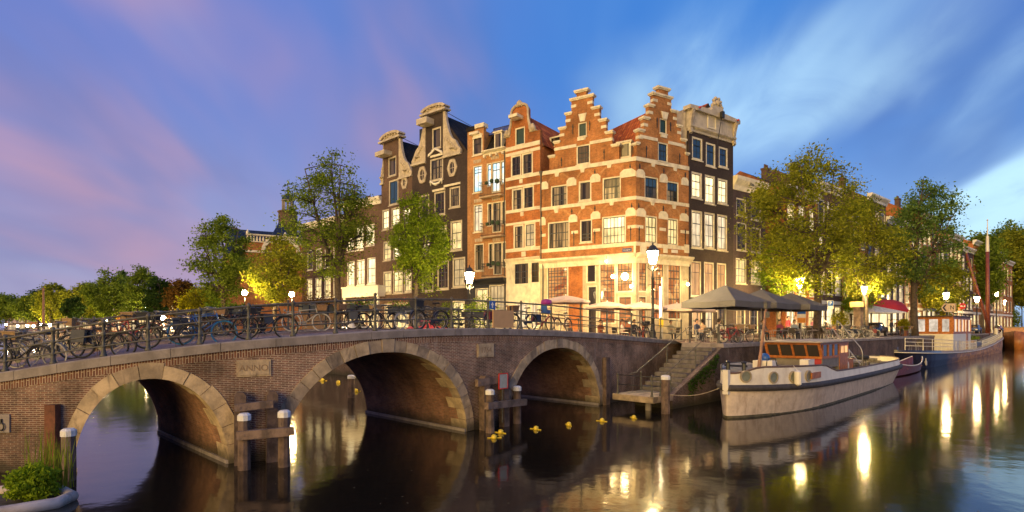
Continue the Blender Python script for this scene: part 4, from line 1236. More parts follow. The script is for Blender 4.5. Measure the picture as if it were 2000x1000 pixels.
# ---- the pale orange house with the iron balconies
def balcony_house():
    H = House('balcony_house', 'pale orange brick house with iron balconies and blue lit upper windows', 913, Y913, 988, Y988)
    P = lambda py: H.uz(950, py)[1]
    U = lambda px: H.uz(px, 400)[0]
    H.window(925, 940, 265, 300, 'd', 1, (1, 1), split=.45, fw=0.13)
    H.window(925.5, 940, 325, 374, 's', 2, (2, 1), split=.25); H.window(926.5, 941, 401, 451, 'p', 2, (2, 1), split=.25); H.window(928, 943, 478, 527, 'c', 2, (2, 1), split=.25)
    for x0, x1, a, b, l in ((952, 984, 318, 374, 's'), (953, 986, 396, 452, 'c'), (955, 987, 475, 535, 'c')):
        u0, u1, z0, z1 = H.rect(x0, x1, a, b); w = (u1 - u0)
        H.window(0, 0, 0, 0, l, 1, (1, 1), split=.25, sill=False, box=(u0, u0 + w * 0.2, z0 + 0.6, z1)); H.window(0, 0, 0, 0, l, 2, (1, 1), split=.25, sill=False, box=(u0 + w * 0.3, u0 + w * 0.74, z0, z1), name='balcony_door')
        H.window(0, 0, 0, 0, l, 1, (1, 1), split=.25, sill=False, box=(u0 + w * 0.84, u1, z0 + 0.6, z1))
    H.window(930, 952, 565, 640, 'w', 2, (1, 2), split=.3, sill=False); H.window(957, 984, 558, 640, 'm', 4, (1, 3), split=.3, sill=False)
    ub = U(945); zl, zr = P(246), P(300)
    zs = P(546)
    H.wall([(zs, 0, H.L), (zr, 0, H.L), (zr, 0, ub), (zl, 0, ub)], BR_PINK); H.wall([(-0.05, 0, H.L), (zs, 0, H.L)], mat('black_shop_wood', (0.02, 0.02, 0.022), 0.4, 0.2), 'shop_front')
    H.cornice(P(556), P(545), out=0.45, mat_=mat('black_shop_wood'))
    # crow-step top and cream trims on the left bay
    for a, b, z_ in ((-0.05, ub * 0.45, P(243)), (ub * 0.5, ub + 0.1, P(241))):
        mb = MB(); mb.box(a, b, -0.15, 0.5, z_ - 0.25, z_ + 0.1); mb.build('parapet', CREAM if a > 0 else ROOF_DK, H.root)
    mb = MB(); mb.box(ub * 0.2, ub * 0.75, -0.25, 0, P(258), P(253)); mb.build('hood', CREAM, H.root)
    # arch head over the top window
    c = U(932.5); mb = MB(); pts = [(c + 0.55 * math.cos(a), P(266) + 0.55 * math.sin(a)) for a in np.linspace(0, math.pi, 11)]; mb.prism(pts, -0.05, 0.03); mb.build('arch_head', CREAM, H.root)
    for x, a in ((932.5, 313), (967, 305), (933.5, 390), (969, 386), (935, 467), (970, 466)):
        u0 = H.uz(x, a)[0]; z0 = H.uz(x, a)[1]
        for k in range(-2, 3):
            mb = MB(); xk = u0 + k * 0.17; mb.prism([(xk - 0.05, z0 - 0.25), (xk + 0.05, z0 - 0.25), (xk + 0.07 + k * .015, z0 + 0.05), (xk - 0.07 + k * .015, z0 + 0.05)], -0.03, 0.01); mb.build('voussoir', ORNAM, H.root)
    H.cornice(P(304), P(296), ub, out=0.4)
    for k in range(4):
        x = ub + 0.2 + k * (H.L - ub - 0.4) / 3; mb = MB(); mb.box(x - 0.07, x + 0.07, -0.3, 0, P(309), P(304)); mb.build('corbel', CREAM, H.root)
    # mansard with the dormer
    mb = MB(); mb.face([(ub, 0.1, P(297)), (H.L, 0.1, P(297)), (H.L, 1.6, P(246)), (ub, 1.6, P(246))]); mb.box(ub, H.L, 1.4, 1.7, P(247), P(241)); mb.build('mansard', ROOF_DK, H.root)
    u0, u1, z0, z1 = H.rect(964, 979, 258, 292)
    mb = MB(); mb.box(u0, u1, 0.1, 1.6, z0, z1); mb.prism([(u0 - 0.1, z1), (u1 + 0.1, z1), (u1 + 0.1, z1 + 0.12), (u0 - 0.1, z1 + 0.12)], 0.0, 1.7); dm = mb.build('dormer', CREAM, H.root)
    mb = MB(); mb.box(u0 + 0.13, u1 - 0.13, 0.07, 0.1, z0 + 0.15, z1 - 0.12); mb.build('dormer_window', G_DARK, dm)
    mb = MB(); mb.face([(ub + 0.1, 0.35, P(262)), (H.L - .3, 0.35, P(262)), (H.L - .1, 1.5, P(240)), (ub + .3, 1.5, P(240))]); mb.face([(ub + 0.1, 0.4, P(263)), (ub + .3, 1.5, P(241)), (H.L - .1, 1.5, P(241)), (H.L - .3, 0.4, P(263))]); mb.build('skylight', G_DARK, H.root)
    H.body(zr, 9.0, BR_PINK); mb = MB(); mb.box(0.02, ub - 0.02, 0.3, 6, zr, zl - 0.3); mb.build('bay_body', BR_PINK, H.root)
    H.roof_par(zr, P(246), 0.02, H.L - 0.02, 1.4, 9.0, ROOF_DK)
    # balconies
    for x0, x1, a, b in ((944, 986, 356, 384), (946, 988, 436, 462), (948, 988, 515, 541)):
        u0, u1, z0, z1 = H.rect(x0, x1, a, b); u1 = min(u1, H.L - 0.02); mb = MB(); o_ = 0.62
        mb.box(u0, u1, -o_, 0, z0 - 0.1, z0)
        bal = mb.build('balcony', mat('balcony_stone', (0.45, 0.33, 0.2), 0.8), H.root); mb = MB()
        for zz_ in (z0 + 0.1, z1 - 0.25, z1):
            mb.tube([(u0, 0, zz_), (u0, -o_, zz_), (u1, -o_, zz_), (u1, 0, zz_)], 0.018, 5)
        n = 15
        for k in range(n + 1):
            x = u0 + (u1 - u0) * k / n; mb.tube([(x, -o_, z0), (x, -o_, z1)], 0.011, 4)
        for k in range(1, 4):
            for x in (u0, u1): mb.tube([(x, -o_ * k / 4, z0), (x, -o_ * k / 4, z1)], 0.011, 4)
        mb.build('balustrade', IRON, bal)
        mb = MB()
        for k in range(3): mb.ball((u0 + (u1 - u0) * (0.3 + 0.25 * k), -o_ + 0.12, z1 - 0.1 + 0.1 * (k % 2)), 0.16 + 0.03 * k, 7)
        mb.build('balcony_plant', mat('dark_leaves', (0.03, 0.06, 0.02), 0.8, 0.4, 20), bal)
    mb = MB(); mb.tube([(H.L - 0.1, -0.08, P(300)), (H.L - 0.1, -0.08, 0)], 0.045, 8); mb.build('rain_pipe', IRON_G, H.root)
    return H


balcony_house()


def neck_house(name, label, xa, Ya, xb, Yb, brick, P0, neck, base, ztop_, wins, trim, roofm, cream=CREAM, ovals=(), hoist=None, plinth=None):
    """neck gable: P0 = a column used for heights, neck = (x0, x1, y top), base = y where the shoulders start"""
    H = House(name, label, xa, Ya, xb, Yb)
    P = lambda py: H.uz(P0, py)[1]
    for w in wins: H.window(*w[:4], w[4], *(w[5:7] if len(w) > 5 else (2, (1, 2))), frame=cream, fw=0.16)
    u0, u1 = H.uz(neck[0], 300)[0], H.uz(neck[1], 300)[0]; c = (u0 + u1) / 2; hw = (u1 - u0) / 2
    zb = P(base)
    H.wall([(-0.05, 0, H.L), (zb, 0, H.L), (zb, u0, u1), (P(neck[2]), u0, u1)], brick)
    z0 = P(neck[2])
    # shoulder scrolls
    for s in (-1, 1):
        e = u0 if s < 0 else u1; far = min(abs((0 if s < 0 else H.L) - e), 2.2)
        prof = [(0.0, zb + 0.05), (1.0, zb + 0.05), (1.0, zb + 0.35), (0.86, zb + 0.75), (0.72, zb + 1.25), (0.5, zb + 1.6), (0.34, zb + (z0 - zb) * 0.5), (0.2, zb + (z0 - zb) * 0.72), (0.12, z0 - 0.25), (0.0, z0 - 0.25)]
        poly = [(e + s * far * a, z_) for a, z_ in prof]
        mb = MB(); mb.prism(poly if s > 0 else poly[::-1], -0.09, 0.2)
        for k in range(6):
            a0 = 0.55 - 0.08 * k; mb.ball((e + s * far * (0.25 + 0.1 * k), -0.08, zb + 0.45 + 0.35 * (5 - k) * 0.6), 0.16, 7)
        mb.lathe([(0.28, -0.06), (0.34, 0.0), (0.28, 0.06)], 12, (e + s * far * 0.55, -0.05, zb + 0.6))
        mb.build('gable_scroll', trim, H.root)
        mb = MB(); mb.box(min(e, e + s * far) - 0.05, max(e, e + s * far) + 0.05, -0.2, 0.2, zb - 0.14, zb + 0.05); mb.build('shoulder_band', cream, H.root)
    # segmental pediment
    n = 10; out = hw + 0.45; zt = P(ztop_)
    arc = [(c - out * math.cos(math.pi * k / n), z0 + 0.22 + (zt - z0 - 0.22) * math.sin(math.pi * k / n)) for k in range(n + 1)]
    inn = [(c + (a - c) * 0.80, z0 + (z_ - z0) * 0.66) for a, z_ in arc]
    mb = MB()
    for k in range(n): mb.prism([arc[k], arc[k + 1], inn[k + 1], inn[k]], -0.34, 0.45)
    mb.build('pediment', trim, H.root)
    mb = MB(); mb.prism([(c - out * 0.8, z0)] + inn + [(c + out * 0.8, z0)], -0.14, 0.4)
    for k in range(5): mb.ball((c + (k - 2) * out * 0.25, -0.15, z0 + 0.28 + 0.1 * (2 - abs(k - 2))), 0.15, 7)
    mb.build('tympanum', trim, H.root)
    mb = MB(); mb.box(c - out - 0.06, c + out + 0.06, -0.4, 0.45, z0 - 0.16, z0 + 0.02); mb.build('pediment_base', cream, H.root)
    if hoist:
        a, b, y0, y1 = H.rect(*hoist); mb = MB(); mb.box(a, b, -1.0, 0.0, y0, y1); mb.build('hoist_beam', cream, H.root)
    for px, py, w_, h_ in ovals:
        u, z_ = H.uz(px, py); mb = MB(); ring = []
        n = 18
        pts = [(u + w_ * math.cos(2 * math.pi * k / n), z_ + h_ * math.sin(2 * math.pi * k / n)) for k in range(n)]
        po = [(u + (w_ + 0.26 + 0.07 * (k % 3 == 0)) * math.cos(2 * math.pi * k / n), z_ + (h_ + 0.26 + 0.07 * (k % 3 == 0)) * math.sin(2 * math.pi * k / n)) for k in range(n)]
        for k in range(n):
            j = (k + 1) % n; mb.prism([pts[k], po[k], po[j], pts[j]][::-1], -0.11, 0.02)
        w = mb.build('oval_window', trim, H.root); mb = MB(); mb.prism(pts, -0.03, 0.02); mb.build('pane', G_DARK, w)
        mb = MB(); mb.box(u - 0.02, u + 0.02, -0.045, -0.03, z_ - h_, z_ + h_); mb.box(u - w_, u - 0.022, -0.045, -0.03, z_ - 0.02, z_ + 0.02); mb.box(u + 0.022, u + w_, -0.045, -0.03, z_ - 0.02, z_ + 0.02); mb.build('glazing_bars', cream, w)
    H.body(zb, 11.0, brick); H.roof_perp(zb - 0.1, z0 - 0.2, 0.15, H.L - 0.15, 0.36, 11.4, roofm, brick)
    mb = MB(); mb.tube([(c, 0.3, zt - 0.1), (c + 1.8, 4.0, z0 - 0.9)], 0.03, 5); mb.build('tie_rod', IRON, H.root)
    if plinth: H.band(P(plinth[0]), P(plinth[1]), proud=0.08, mat_=cream)
    return H


H4 = neck_house('neck_gable_house', 'black neck gable house with white scrolls and oval windows', 805, Y805, 913, Y913, BR_DK, 855, (832, 866.5, 217), 310, 203,
    [(846, 859, 252, 287, 'd', 1, (0, 1)), (842, 863, 312, 349, 'c'), (850, 867, 377, 417, 'd'), (880, 896, 368, 402, 'c'), (820, 836, 384, 424, 'd'), (882, 900, 434, 486, 'w'), (852, 870, 444, 492, 'w'), (822, 840, 452, 498, 'p'),
     (886, 906, 506, 558, 'm'), (856, 874, 512, 562, 'd'), (826, 844, 518, 566, 'd'), (884, 905, 590, 640, 'w')],
    ORNAM, ROOF_DK, AGED, ovals=((825.5, 342, 0.3, 0.55), (884, 328, 0.3, 0.55)), hoist=(828, 848, 236, 247))
u, z_ = H4.uz(831, 265); mb = MB(); mb.box(u - 0.75, u - 0.1, -0.08, -0.02, H4.uz(831, 288)[1], H4.uz(831, 250)[1]); mb.build('open_shutter', mat('black_shutter', (0.012, 0.018, 0.024), 0.5), H4.root)
for a, b, c_ in ((842, 866, 302), (868, 900, 359), (846, 870, 369)):
    H4.block(a, b, c_, c_ + 4, proud=0.12)
mb = MB()
u, z_ = H4.uz(851, 298)
for s in (-1, 1): mb.tube([(u, -0.07, z_ + 0.35), (u + s * 0.35, -0.07, z_ + 0.15), (u + s * 0.8, -0.07, z_ - 0.1), (u + s * 0.95, -0.07, z_ - 0.25)], [0.12, 0.1, 0.14, 0.06], 7)
u, z_ = H4.uz(853, 357)
for s in (-1, 1): mb.tube([(u, -0.07, z_ - 0.15), (u + s * 0.4, -0.07, z_ - 0.05), (u + s * 0.75, -0.07, z_ + 0.25), (u + s * 0.75, -0.07, z_ - 0.2)], [0.16, 0.1, 0.12, 0.05], 7)
mb.build('carved_festoon', WHITE, H4.root, True)

H5 = neck_house('neck_gable_house', 'smaller brown neck gable house with weathered stone scrolls, half hidden by a tree', 745, Y740, 805, Y805 + 0.05, BR_BRN, 770, (750, 780, 270), 352, 256,
    [(760, 772, 309, 341, 'd', 2, (0, 1)), (761, 776, 354, 397, 'b', 2, (0, 1)), (748, 758, 412, 446, 'B'), (766, 779, 408, 440, 'B'), (788, 800, 405, 436, 'B'), (750, 762, 474, 506, 'w'), (769, 783, 466, 502, 'B'), (790, 802, 462, 499, 'B'),
     (750, 763, 533, 571, 'w'), (769, 785, 531, 570, 'w'), (790, 802, 530, 568, 'w'), (752, 764, 596, 640, 'w'), (772, 796, 594, 640, 'w')],
    ORNAM, ROOF_DK, AGED, ovals=((791, 357, 0.22, 0.36),), hoist=(748, 766, 299, 307))


def plain_house(name, label, xa, Ya, xb, Yb, brick, ytop, wins, roofm=ROOF_DK, frame=WHITE, ridge=2.4, zb=QZ, cat='house', group=None, pxh=None, cor=0.6, depth=9.0, chim=True, door=None):
    H = House(name, label, xa, Ya, xb, Yb, zb, cat, group)
    zt = H.uz(pxh or (xa + xb) / 2, ytop)[1]
    for w in wins: H.window(*w[:4], w[4], *(w[5:7] if len(w) > 5 else (2, (1, 2))), frame=frame)
    H.wall([(-0.05, 0, H.L), (zt, 0, H.L)], brick)
    H.cornice(zt - 0.15, zt + cor, out=0.45, mat_=frame)
    H.body(zt, depth, brick); H.roof_par(zt + 0.1, zt + ridge, 0.02, H.L - 0.02, 0.1, depth, roofm, brick)
    if chim: H.chimney(H.L * 0.8, depth * 0.5, zt + ridge * 0.4, zt + ridge + 1.0)
    return H


plain_house('town_house', 'brown town house with tall lit windows behind the slender tree', 672, Y668 - 0.3, 745, Y740, BR_BRN, 402,
    [(678, 690, 449, 489, 'B'), (695, 709, 444, 487, 'B'), (716, 730, 440, 478, 'B'), (679, 691, 512, 557, 'B'), (698, 711, 509, 555, 'B'), (718.5, 732, 505, 553, 'B'), (681, 692, 590, 636, 'w'), (700, 712, 588, 636, 'w'), (719, 732, 586, 636, 'w')], pxh=708)
H7 = plain_house('town_house', 'grey brown low town house with lit ground floor, farthest along the row', 590, Y590, 671, Y668, BR_BRN, 440,
    [(600, 609, 546, 583, 'w'), (616, 627, 544, 582, 'w'), (634, 645, 541, 580, 'w'), (652, 662, 538, 578, 'w'), (601, 610, 490, 526, 'd'), (618, 628, 487, 524, 'm'), (635, 646, 484, 521, 'd'), (652, 663, 481, 519, 'd')], pxh=630)

# a white stoop roof in front of the lit house
mb = MB(); o = House('x', 'x', 668, 61.2, 738, 57.6); bpy.data.objects.remove(o.root)
r0 = thing('entrance_canopy', 'white flat entrance canopy under the tall lit windows', 'canopy', (o.A.x, o.A.y, QZ), math.atan2(o.u.y, o.u.x))
z1 = HC + (HY - 562) / FPX * 59.4 - QZ; z0 = HC + (HY - 580) / FPX * 59.4 - QZ
mb.box(0, o.L, 0, 1.4, z0, z1); mb.box(-0.1, o.L + 0.1, -0.12, 1.4, z1, z1 + 0.15); mb.build('roof_box', WHITE, r0)
for x in (0.1, o.L - 0.3):
    mb = MB(); mb.box(x, x + 0.2, 0.1, 0.3, 0, z0); mb.build('post', WHITE, r0)


# ---- the black house with the raised white cornice, right of the corner
def cornice_house():
    H = House('raised_cornice_house', 'black brick house with raised white cornice and lit windows right of the corner', 1345, Y1345, 1432, Y1432)
    P = lambda py: H.uz(1388, py)[1]
    for a in ((1354, 1370, 272, 309, 'b'), (1381, 1395.5, 283, 322, 'b'), (1406, 1419.5, 291, 324, 'b'), (1353, 1369, 340, 384, 'B'), (1379, 1394.5, 346, 395, 'B'), (1404, 1419, 353, 395, 'B'),
              (1353, 1369.5, 415, 481, 'p'), (1378, 1394, 419, 482, 'p'), (1403, 1418.5, 423, 486, 'p')):
        H.window(*a, cols=2, rows=(1, 2), split=.33, fw=0.15, frame=CREAM)
    for a in ((1351, 1368, 513, 576, 'o'), (1377, 1393, 515, 577, 'o'), (1402, 1417, 517, 578, 'o')):
        H.window(*a, cols=2, rows=(1, 1), split=.3, fw=0.12, frame=CREAM, sash=mat('brown_sash', (0.14, 0.055, 0.03), 0.5))
    H.window(1354, 1370, 608, 655, 'o', 1, (1, 1), fw=.12, sill=False, name='door'); H.window(1380, 1392, 604, 655, 'p', 2, (1, 2), sill=False); H.window(1403, 1417, 604, 655, 'd', 1, (1, 1), sill=False, name='door')
    zc = P(262)
    H.wall([(-0.05, 0, H.L), (zc, 0, H.L)], BR_DK)
    # raised cornice panel
    zt = P(229)
    mb = MB(); mb.box(-0.02, H.L + 0.02, -0.16, 0.3, zc, zt); pan = mb.build('cornice_panel', AGED, H.root)
    H.cornice(zc - 0.25, zc + 0.2, out=0.3, mat_=AGED)
    c = H.L * 0.55; n = 12; r = 0.8
    top = [(-0.3, zt), (-0.3, zt + 0.3), (c - r - 0.3, zt + 0.42)] + [(c - r * math.cos(math.pi * k / n), zt + 0.42 + 0.5 * math.sin(math.pi * k / n)) for k in range(n + 1)] + [(c + r + 0.3, zt + 0.42), (H.L + 0.4, zt + 0.3), (H.L + 0.4, zt)]
    mb = MB(); mb.prism(top, -0.42, 0.3); mb.build('cornice_head', AGED, H.root)
    w = H.window(1386, 1398, 231, 252, 'd', 3, (0, 3), sash=SASH_W, box=(c - 0.95, c - 0.05, zc + 0.45, zt - 0.05), sill=False, y=-0.24)
    mb = MB(); mb.ball((c, -0.3, zt + 1.1), 0.30, 10)
    for s in (-1, 1):
        mb.ball((c + s * 0.36, -0.3, zt + 1.02), 0.2, 8); mb.ball((c + s * 0.42, -0.3, zt + 1.3), 0.15, 8); mb.ball((c + s * 0.6, -0.3, zt + 0.85), 0.16, 8); mb.ball((c + s * 0.2, -0.3, zt + 1.5), 0.15, 8)
    mb.build('crest', ORNAM, H.root, True)
    for u in (0.1, H.L - 0.1):
        mb = MB(); mb.loft([[(u - 0.14, -y, z) for y, z in ((0.1, zc - 0.5), (0.28, zc - 0.35), (0.2, zc + 0.1), (0.3, zc + 0.7), (0.5, zt), (0.1, zt))], [(u + 0.14, -y, z) for y, z in ((0.1, zc - 0.5), (0.28, zc - 0.35), (0.2, zc + 0.1), (0.3, zc + 0.7), (0.5, zt), (0.1, zt))]]); mb.build('console', ORNAM, H.root)
        mb = MB(); mb.lathe([(0.02, -0.1), (0.11, -0.05), (0.11, 0.05), (0.02, 0.1)], 8, (u + (0.5 if u < 1 else -0.1), -0.62, zt + 0.15)); mb.build('red_rosette', mat('red_paint', (0.4, 0.03, 0.03), 0.5), H.root)
    mb = MB(); mb.tube([(c + 0.25, -0.6, zt + 0.2), (c - 0.35, -0.5, zc - 1.5)], 0.03, 5); mb.box(c + 0.1, c + 0.4, -0.75, -0.5, zt - 0.1, zt + 0.4); mb.build('hoist_hook', IRON, H.root)
    H.body(zc, 10, BR_DK); H.roof_perp(zc - 0.3, zt + 1.3, 0.1, H.L - 0.1, 0.32, 11, ROOF_RED, BR_DK)
    mb = MB(); mb.box(-0.02, 0.02, 0.2, 2.2, zc - 2.0, zt + 0.2); mb.build('side_panel', AGED, H.root)
    H.bandpx(1388, 586, 596, proud=0.3, name='shop_fascia', mat_=BR_DK)
    return H


cornice_house()
R2 = plain_house('town_house', 'dark purple brick house with white cornice between black house and big tree', 1432, Y1432 + 0.02, 1495, Y1495, BR_PUR, 374,
    [(1439.5, 1456, 390, 420, 'd', 3), (1440, 1457, 437, 487, 'd', 3), (1438.5, 1457, 507, 552, 'w', 3), (1468, 1485, 397, 428, 'd', 3), (1468, 1485, 447, 491, 'd', 3), (1468, 1486, 511, 553, 'w', 3), (1440, 1455, 598, 650, 'c', 2), (1465, 1480, 598, 650, 'd', 2)],
    roofm=ROOF_DK, frame=CREAM, pxh=1463, cor=1.0, ridge=2.6)
R2.band(R2.uz(1463, 590)[1], R2.uz(1463, 576)[1], proud=0.25, mat_=CREAM, name='shop_fascia')
text('1566', 0.34, SASH_D, R2.root, (R2.L * 0.42, -0.47, R2.uz(1463, 374)[1] + 0.45), ext=0.01)

# ---- the row along the far quay, behind the trees
far0, fard = Vector((26.0, 53.6)), Vector((0.7705, 0.6374))
specs = [(7.2, 14.0, BR_RED, 'wp'), (6.4, 15.5, BR_BRN, 'pd'), (7.8, 13.2, BR_PINK, 'wd'), (6.2, 16.5, BR_BRN, 'dm'), (7.0, 14.5, BR_PUR, 'wp'), (8.2, 15.0, BR_PINK, 'md'), (6.6, 17.0, BR_RED, 'dw'), (7.4, 14.0, BR_BRN, 'pd'),
         (7.2, 15.6, BR_PINK, 'wm'), (8.0, 14.2, BR_PUR, 'dp'), (7.0, 16.0, BR_RED, 'wd'), (9.0, 15.0, BR_BRN, 'dm'), (8.5, 15.5, BR_PINK, 'pw'), (9.5, 14.5, BR_RED, 'wd')]
COLN = {'red_brick': 'red', 'brown_brick': 'brown', 'pale_orange_brick': 'pale orange', 'dark_purple_brick': 'dark purple'}
ORD = ['first', 'second', 'third', 'fourth', 'fifth', 'sixth', 'seventh', 'eighth', 'ninth', 'tenth', 'eleventh', 'twelfth', 'thirteenth', 'fourteenth', 'fifteenth', 'sixteenth', 'seventeenth', 'eighteenth', 'nineteenth', 'twentieth']
t = 0.0
for i, (w, h, br, lits) in enumerate(specs):
    a = far0 + fard * t; b = far0 + fard * (t + w - 0.02); t += w
    H = House('canal_house', f'{COLN[br.name]} brick canal house, {ORD[i]} of the row behind the far quay trees', 1000 + FPX * a.x / a.y, a.y, 1000 + FPX * b.x / b.y, b.y, group='canal houses along the far quay')
    fl = 4; fh = (h - 0.8) / fl; nb = 3
    for f in range(fl):
        for k in range(nb):
            cx = H.L * (k + 0.5) / nb; ww = 0.62 if f else 0.75
            lit = lits[R.randrange(2)] if f else R.choice('wBwp')
            H.window(0, 0, 0, 0, lit, 2, (1, 2), box=(cx - ww, cx + ww, 0.9 + f * fh - (0.5 if f == 0 else 0), 0.9 + f * fh + fh * 0.62), frame=WHITE, fw=0.12)
    H.wall([(-0.05, 0, H.L), (h, 0, H.L)], br); H.cornice(h - 0.3, h + 0.5, out=0.5, mat_=WHITE); H.body(h, 9, br); H.roof_par(h + 0.1, h + 2.8, 0.02, H.L - 0.02, 0.1, 9, ROOF_DK, br)
    H.chimney(H.L * 0.75, 4.5, h + 1.0, h + 4.0)
    H.band(3.4, 3.75, proud=0.12, mat_=WHITE)

# ---- the church beyond the trees
ch = thing('church', 'brick church with steep blue slate roofs and a small domed bell turret', 'church', tuple(at(540, 640, 112)[:2]) + (QZ,), math.radians(28))
def zc_(py): return HC + (HY - py) / FPX * 112 - QZ
mb = MB(); mb.box(-9, 16, 0, 16, 0, zc_(500)); mb.build('nave_wall', BR_RED, ch)
mb = MB(); z0, z1 = zc_(500), zc_(424)
mb.face([(-3, 0, z0), (5, 0, z0), (1, 4, z1)]); mb.face([(5, 0, z0), (5, 12, z0), (1, 8, z1), (1, 4, z1)]); mb.face([(-3, 0, z0), (1, 4, z1), (1, 8, z1), (-3, 12, z0)])
mb.tube([(1, 4.2, z1), (1, 4.2, z1 + 1.2)], 0.08, 6); mb.build('transept_roof', ROOF_BLUE, ch)
mb = MB(); z0, z1 = zc_(505), zc_(441)
mb.face([(-9.5, 3, z0), (16, 3, z0), (16, 8, z1), (-8, 8, z1)]); mb.face([(-9.5, 13, z0), (-8, 8, z1), (16, 8, z1), (16, 13, z0)]); mb.face([(-9.5, 3, z0), (-8, 8, z1), (-9.5, 13, z0)])
mb.tube([(-8, 8, z1), (-8, 8, z1 + 1.2)], 0.08, 6); mb.build('nave_roof', ROOF_BLUE, ch)
mb = MB(); mb.box(-5.5, 7, -0.5, 0.4, zc_(476), zc_(474)); mb.box(-5.5, 7, -0.5, 0.4, zc_(463), zc_(460.5))
for k in range(22): mb.lathe([(0.12, zc_(474)), (0.2, zc_(470)), (0.1, zc_(463))], 6, (-5.2 + k * 0.56, -0.05, 0))
for x in (-5.2, 1.6, 6.7): mb.lathe([(0.25, zc_(460.5)), (0.3, zc_(457)), (0.02, zc_(452))], 8, (x, -0.05, 0))
mb.build('balustrade', CREAM, ch)
mb = MB(); mb.box(-6, 7.2, -0.3, 0.0, 0, zc_(476)); mb.build('gable_wall', BR_RED, ch)
mb = MB(); mb.box(-6.2, 7.4, -0.6, 0.0, zc_(496), zc_(492)); pts = [(0.8 + 3.6 * math.cos(a), zc_(491) + 3.0 * math.sin(a)) for a in np.linspace(0, math.pi, 15)]
pi_ = [(0.8 + 2.9 * math.cos(a), zc_(491) + 2.3 * math.sin(a)) for a in np.linspace(0, math.pi, 15)]
for k in range(14): mb.prism([pts[k], pi_[k], pi_[k + 1], pts[k + 1]], -0.6, -0.2)
mb.build('arched_trim', CREAM, ch)
tw = at(570, 400, 112); zt_ = lambda py: HC + (HY - py) / FPX * 112 - QZ
c0, s0 = math.cos(-ch.rotation_euler[2]), math.sin(-ch.rotation_euler[2]); dv = Vector((tw.x, tw.y)) - Vector(ch.location[:2]); lx, ly = dv.x * c0 - dv.y * s0 + 1.5, dv.x * s0 + dv.y * c0 + 8
ly = 8.0
lx = 3.0
mb = MB(); mb.lathe([(1.9, zt_(470)), (1.9, zt_(400)), (2.1, zt_(399)), (2.1, zt_(396))], 8, (lx, ly, 0)); tur = mb.build('turret', BR_BRN, ch)
mb = MB()
for k in range(8): mb.tube([(lx + 1.05 * math.cos(k * math.pi / 4), ly + 1.05 * math.sin(k * math.pi / 4), zt_(396)), (lx + 1.05 * math.cos(k * math.pi / 4), ly + 1.05 * math.sin(k * math.pi / 4), zt_(374))], 0.18, 6)
mb.lathe([(1.3, zt_(374)), (1.3, zt_(372.5))], 8, (lx, ly, 0)); mb.build('lantern_columns', COPING, tur)
mb = MB(); mb.lathe([(1.25, zt_(372.5)), (1.2, zt_(368)), (0.85, zt_(363)), (0.3, zt_(360)), (0.12, zt_(356)), (0.06, zt_(336)), (0.02, zt_(332))], 10, (lx, ly, 0)); mb.ball((lx, ly, zt_(352)), 0.3); mb.build('dome', ROOF_BLUE, tur)

# ---- low lit houses far behind the left treeline
lf0, lfd = Vector((-66.0, 112.0)), Vector((-0.722, 0.692))
t = -6.0
for i, (w, h, br) in enumerate([(13, 7.6, BR_BRN), (11, 8.4, BR_RED), (14, 7.0, BR_BRN), (12, 8.0, BR_PUR), (15, 7.4, BR_RED), (14, 8.2, BR_BRN), (18, 7.6, BR_PINK), (20, 8.0, BR_BRN), (24, 8.0, BR_RED), (30, 8.5, BR_BRN), (36, 8.5, BR_PUR), (44, 9.0, BR_RED), (50, 9.0, BR_BRN), (60, 10.0, BR_BRN)]):
    b = lf0 + lfd * t; a = lf0 + lfd * (t + w - 0.05); t += w
    H = House('canal_house', f'low {COLN[br.name]} lit house far behind the left treeline, {ORD[i]} from the church', 1000 + FPX * a.x / a.y, a.y, 1000 + FPX * b.x / b.y, b.y, group='low houses behind the left treeline')
    nb = min(9, int(w / 2.6))
    for f in range(2):
        for k in range(nb):
            cx = H.L * (k + 0.5) / nb
            H.window(0, 0, 0, 0, R.choice('wBow') if f == 0 else R.choice('dwod'), 2, (1, 2), box=(cx - w / nb * 0.32, cx + w / nb * 0.32, 0.5 + f * 3.6, 2.9 + f * 3.3), frame=WHITE, fw=0.12)
    H.wall([(-0.05, 0, H.L), (h, 0, H.L)], br); H.cornice(h - 0.2, h + 0.3, out=0.4, mat_=WHITE); H.body(h, 8, br); H.roof_par(h + 0.05, h + 1.6, 0.02, H.L - 0.02, 0.1, 8, ROOF_DK, br)

# ------------------------------------------------------------------ trees
BARK = mat('tree_bark', (0.085, 0.062, 0.042), 0.9, 0.4, 4.0, 0.9, 16)
LEAF = {'green': leaf_mat('green_leaves', (0.15, 0.235, 0.045)), 'olive': leaf_mat('olive_leaves', (0.22, 0.27, 0.04)), 'yellow': leaf_mat('yellow_green_leaves', (0.26, 0.28, 0.025)),
        'dark': leaf_mat('dark_green_leaves', (0.04, 0.085, 0.03)), 'rust': leaf_mat('rust_brown_leaves', (0.11, 0.07, 0.025)), 'blue': leaf_mat('blue_green_leaves', (0.14, 0.25, 0.08)), 'bright': leaf_mat('bright_green_leaves', (0.17, 0.28, 0.03))}


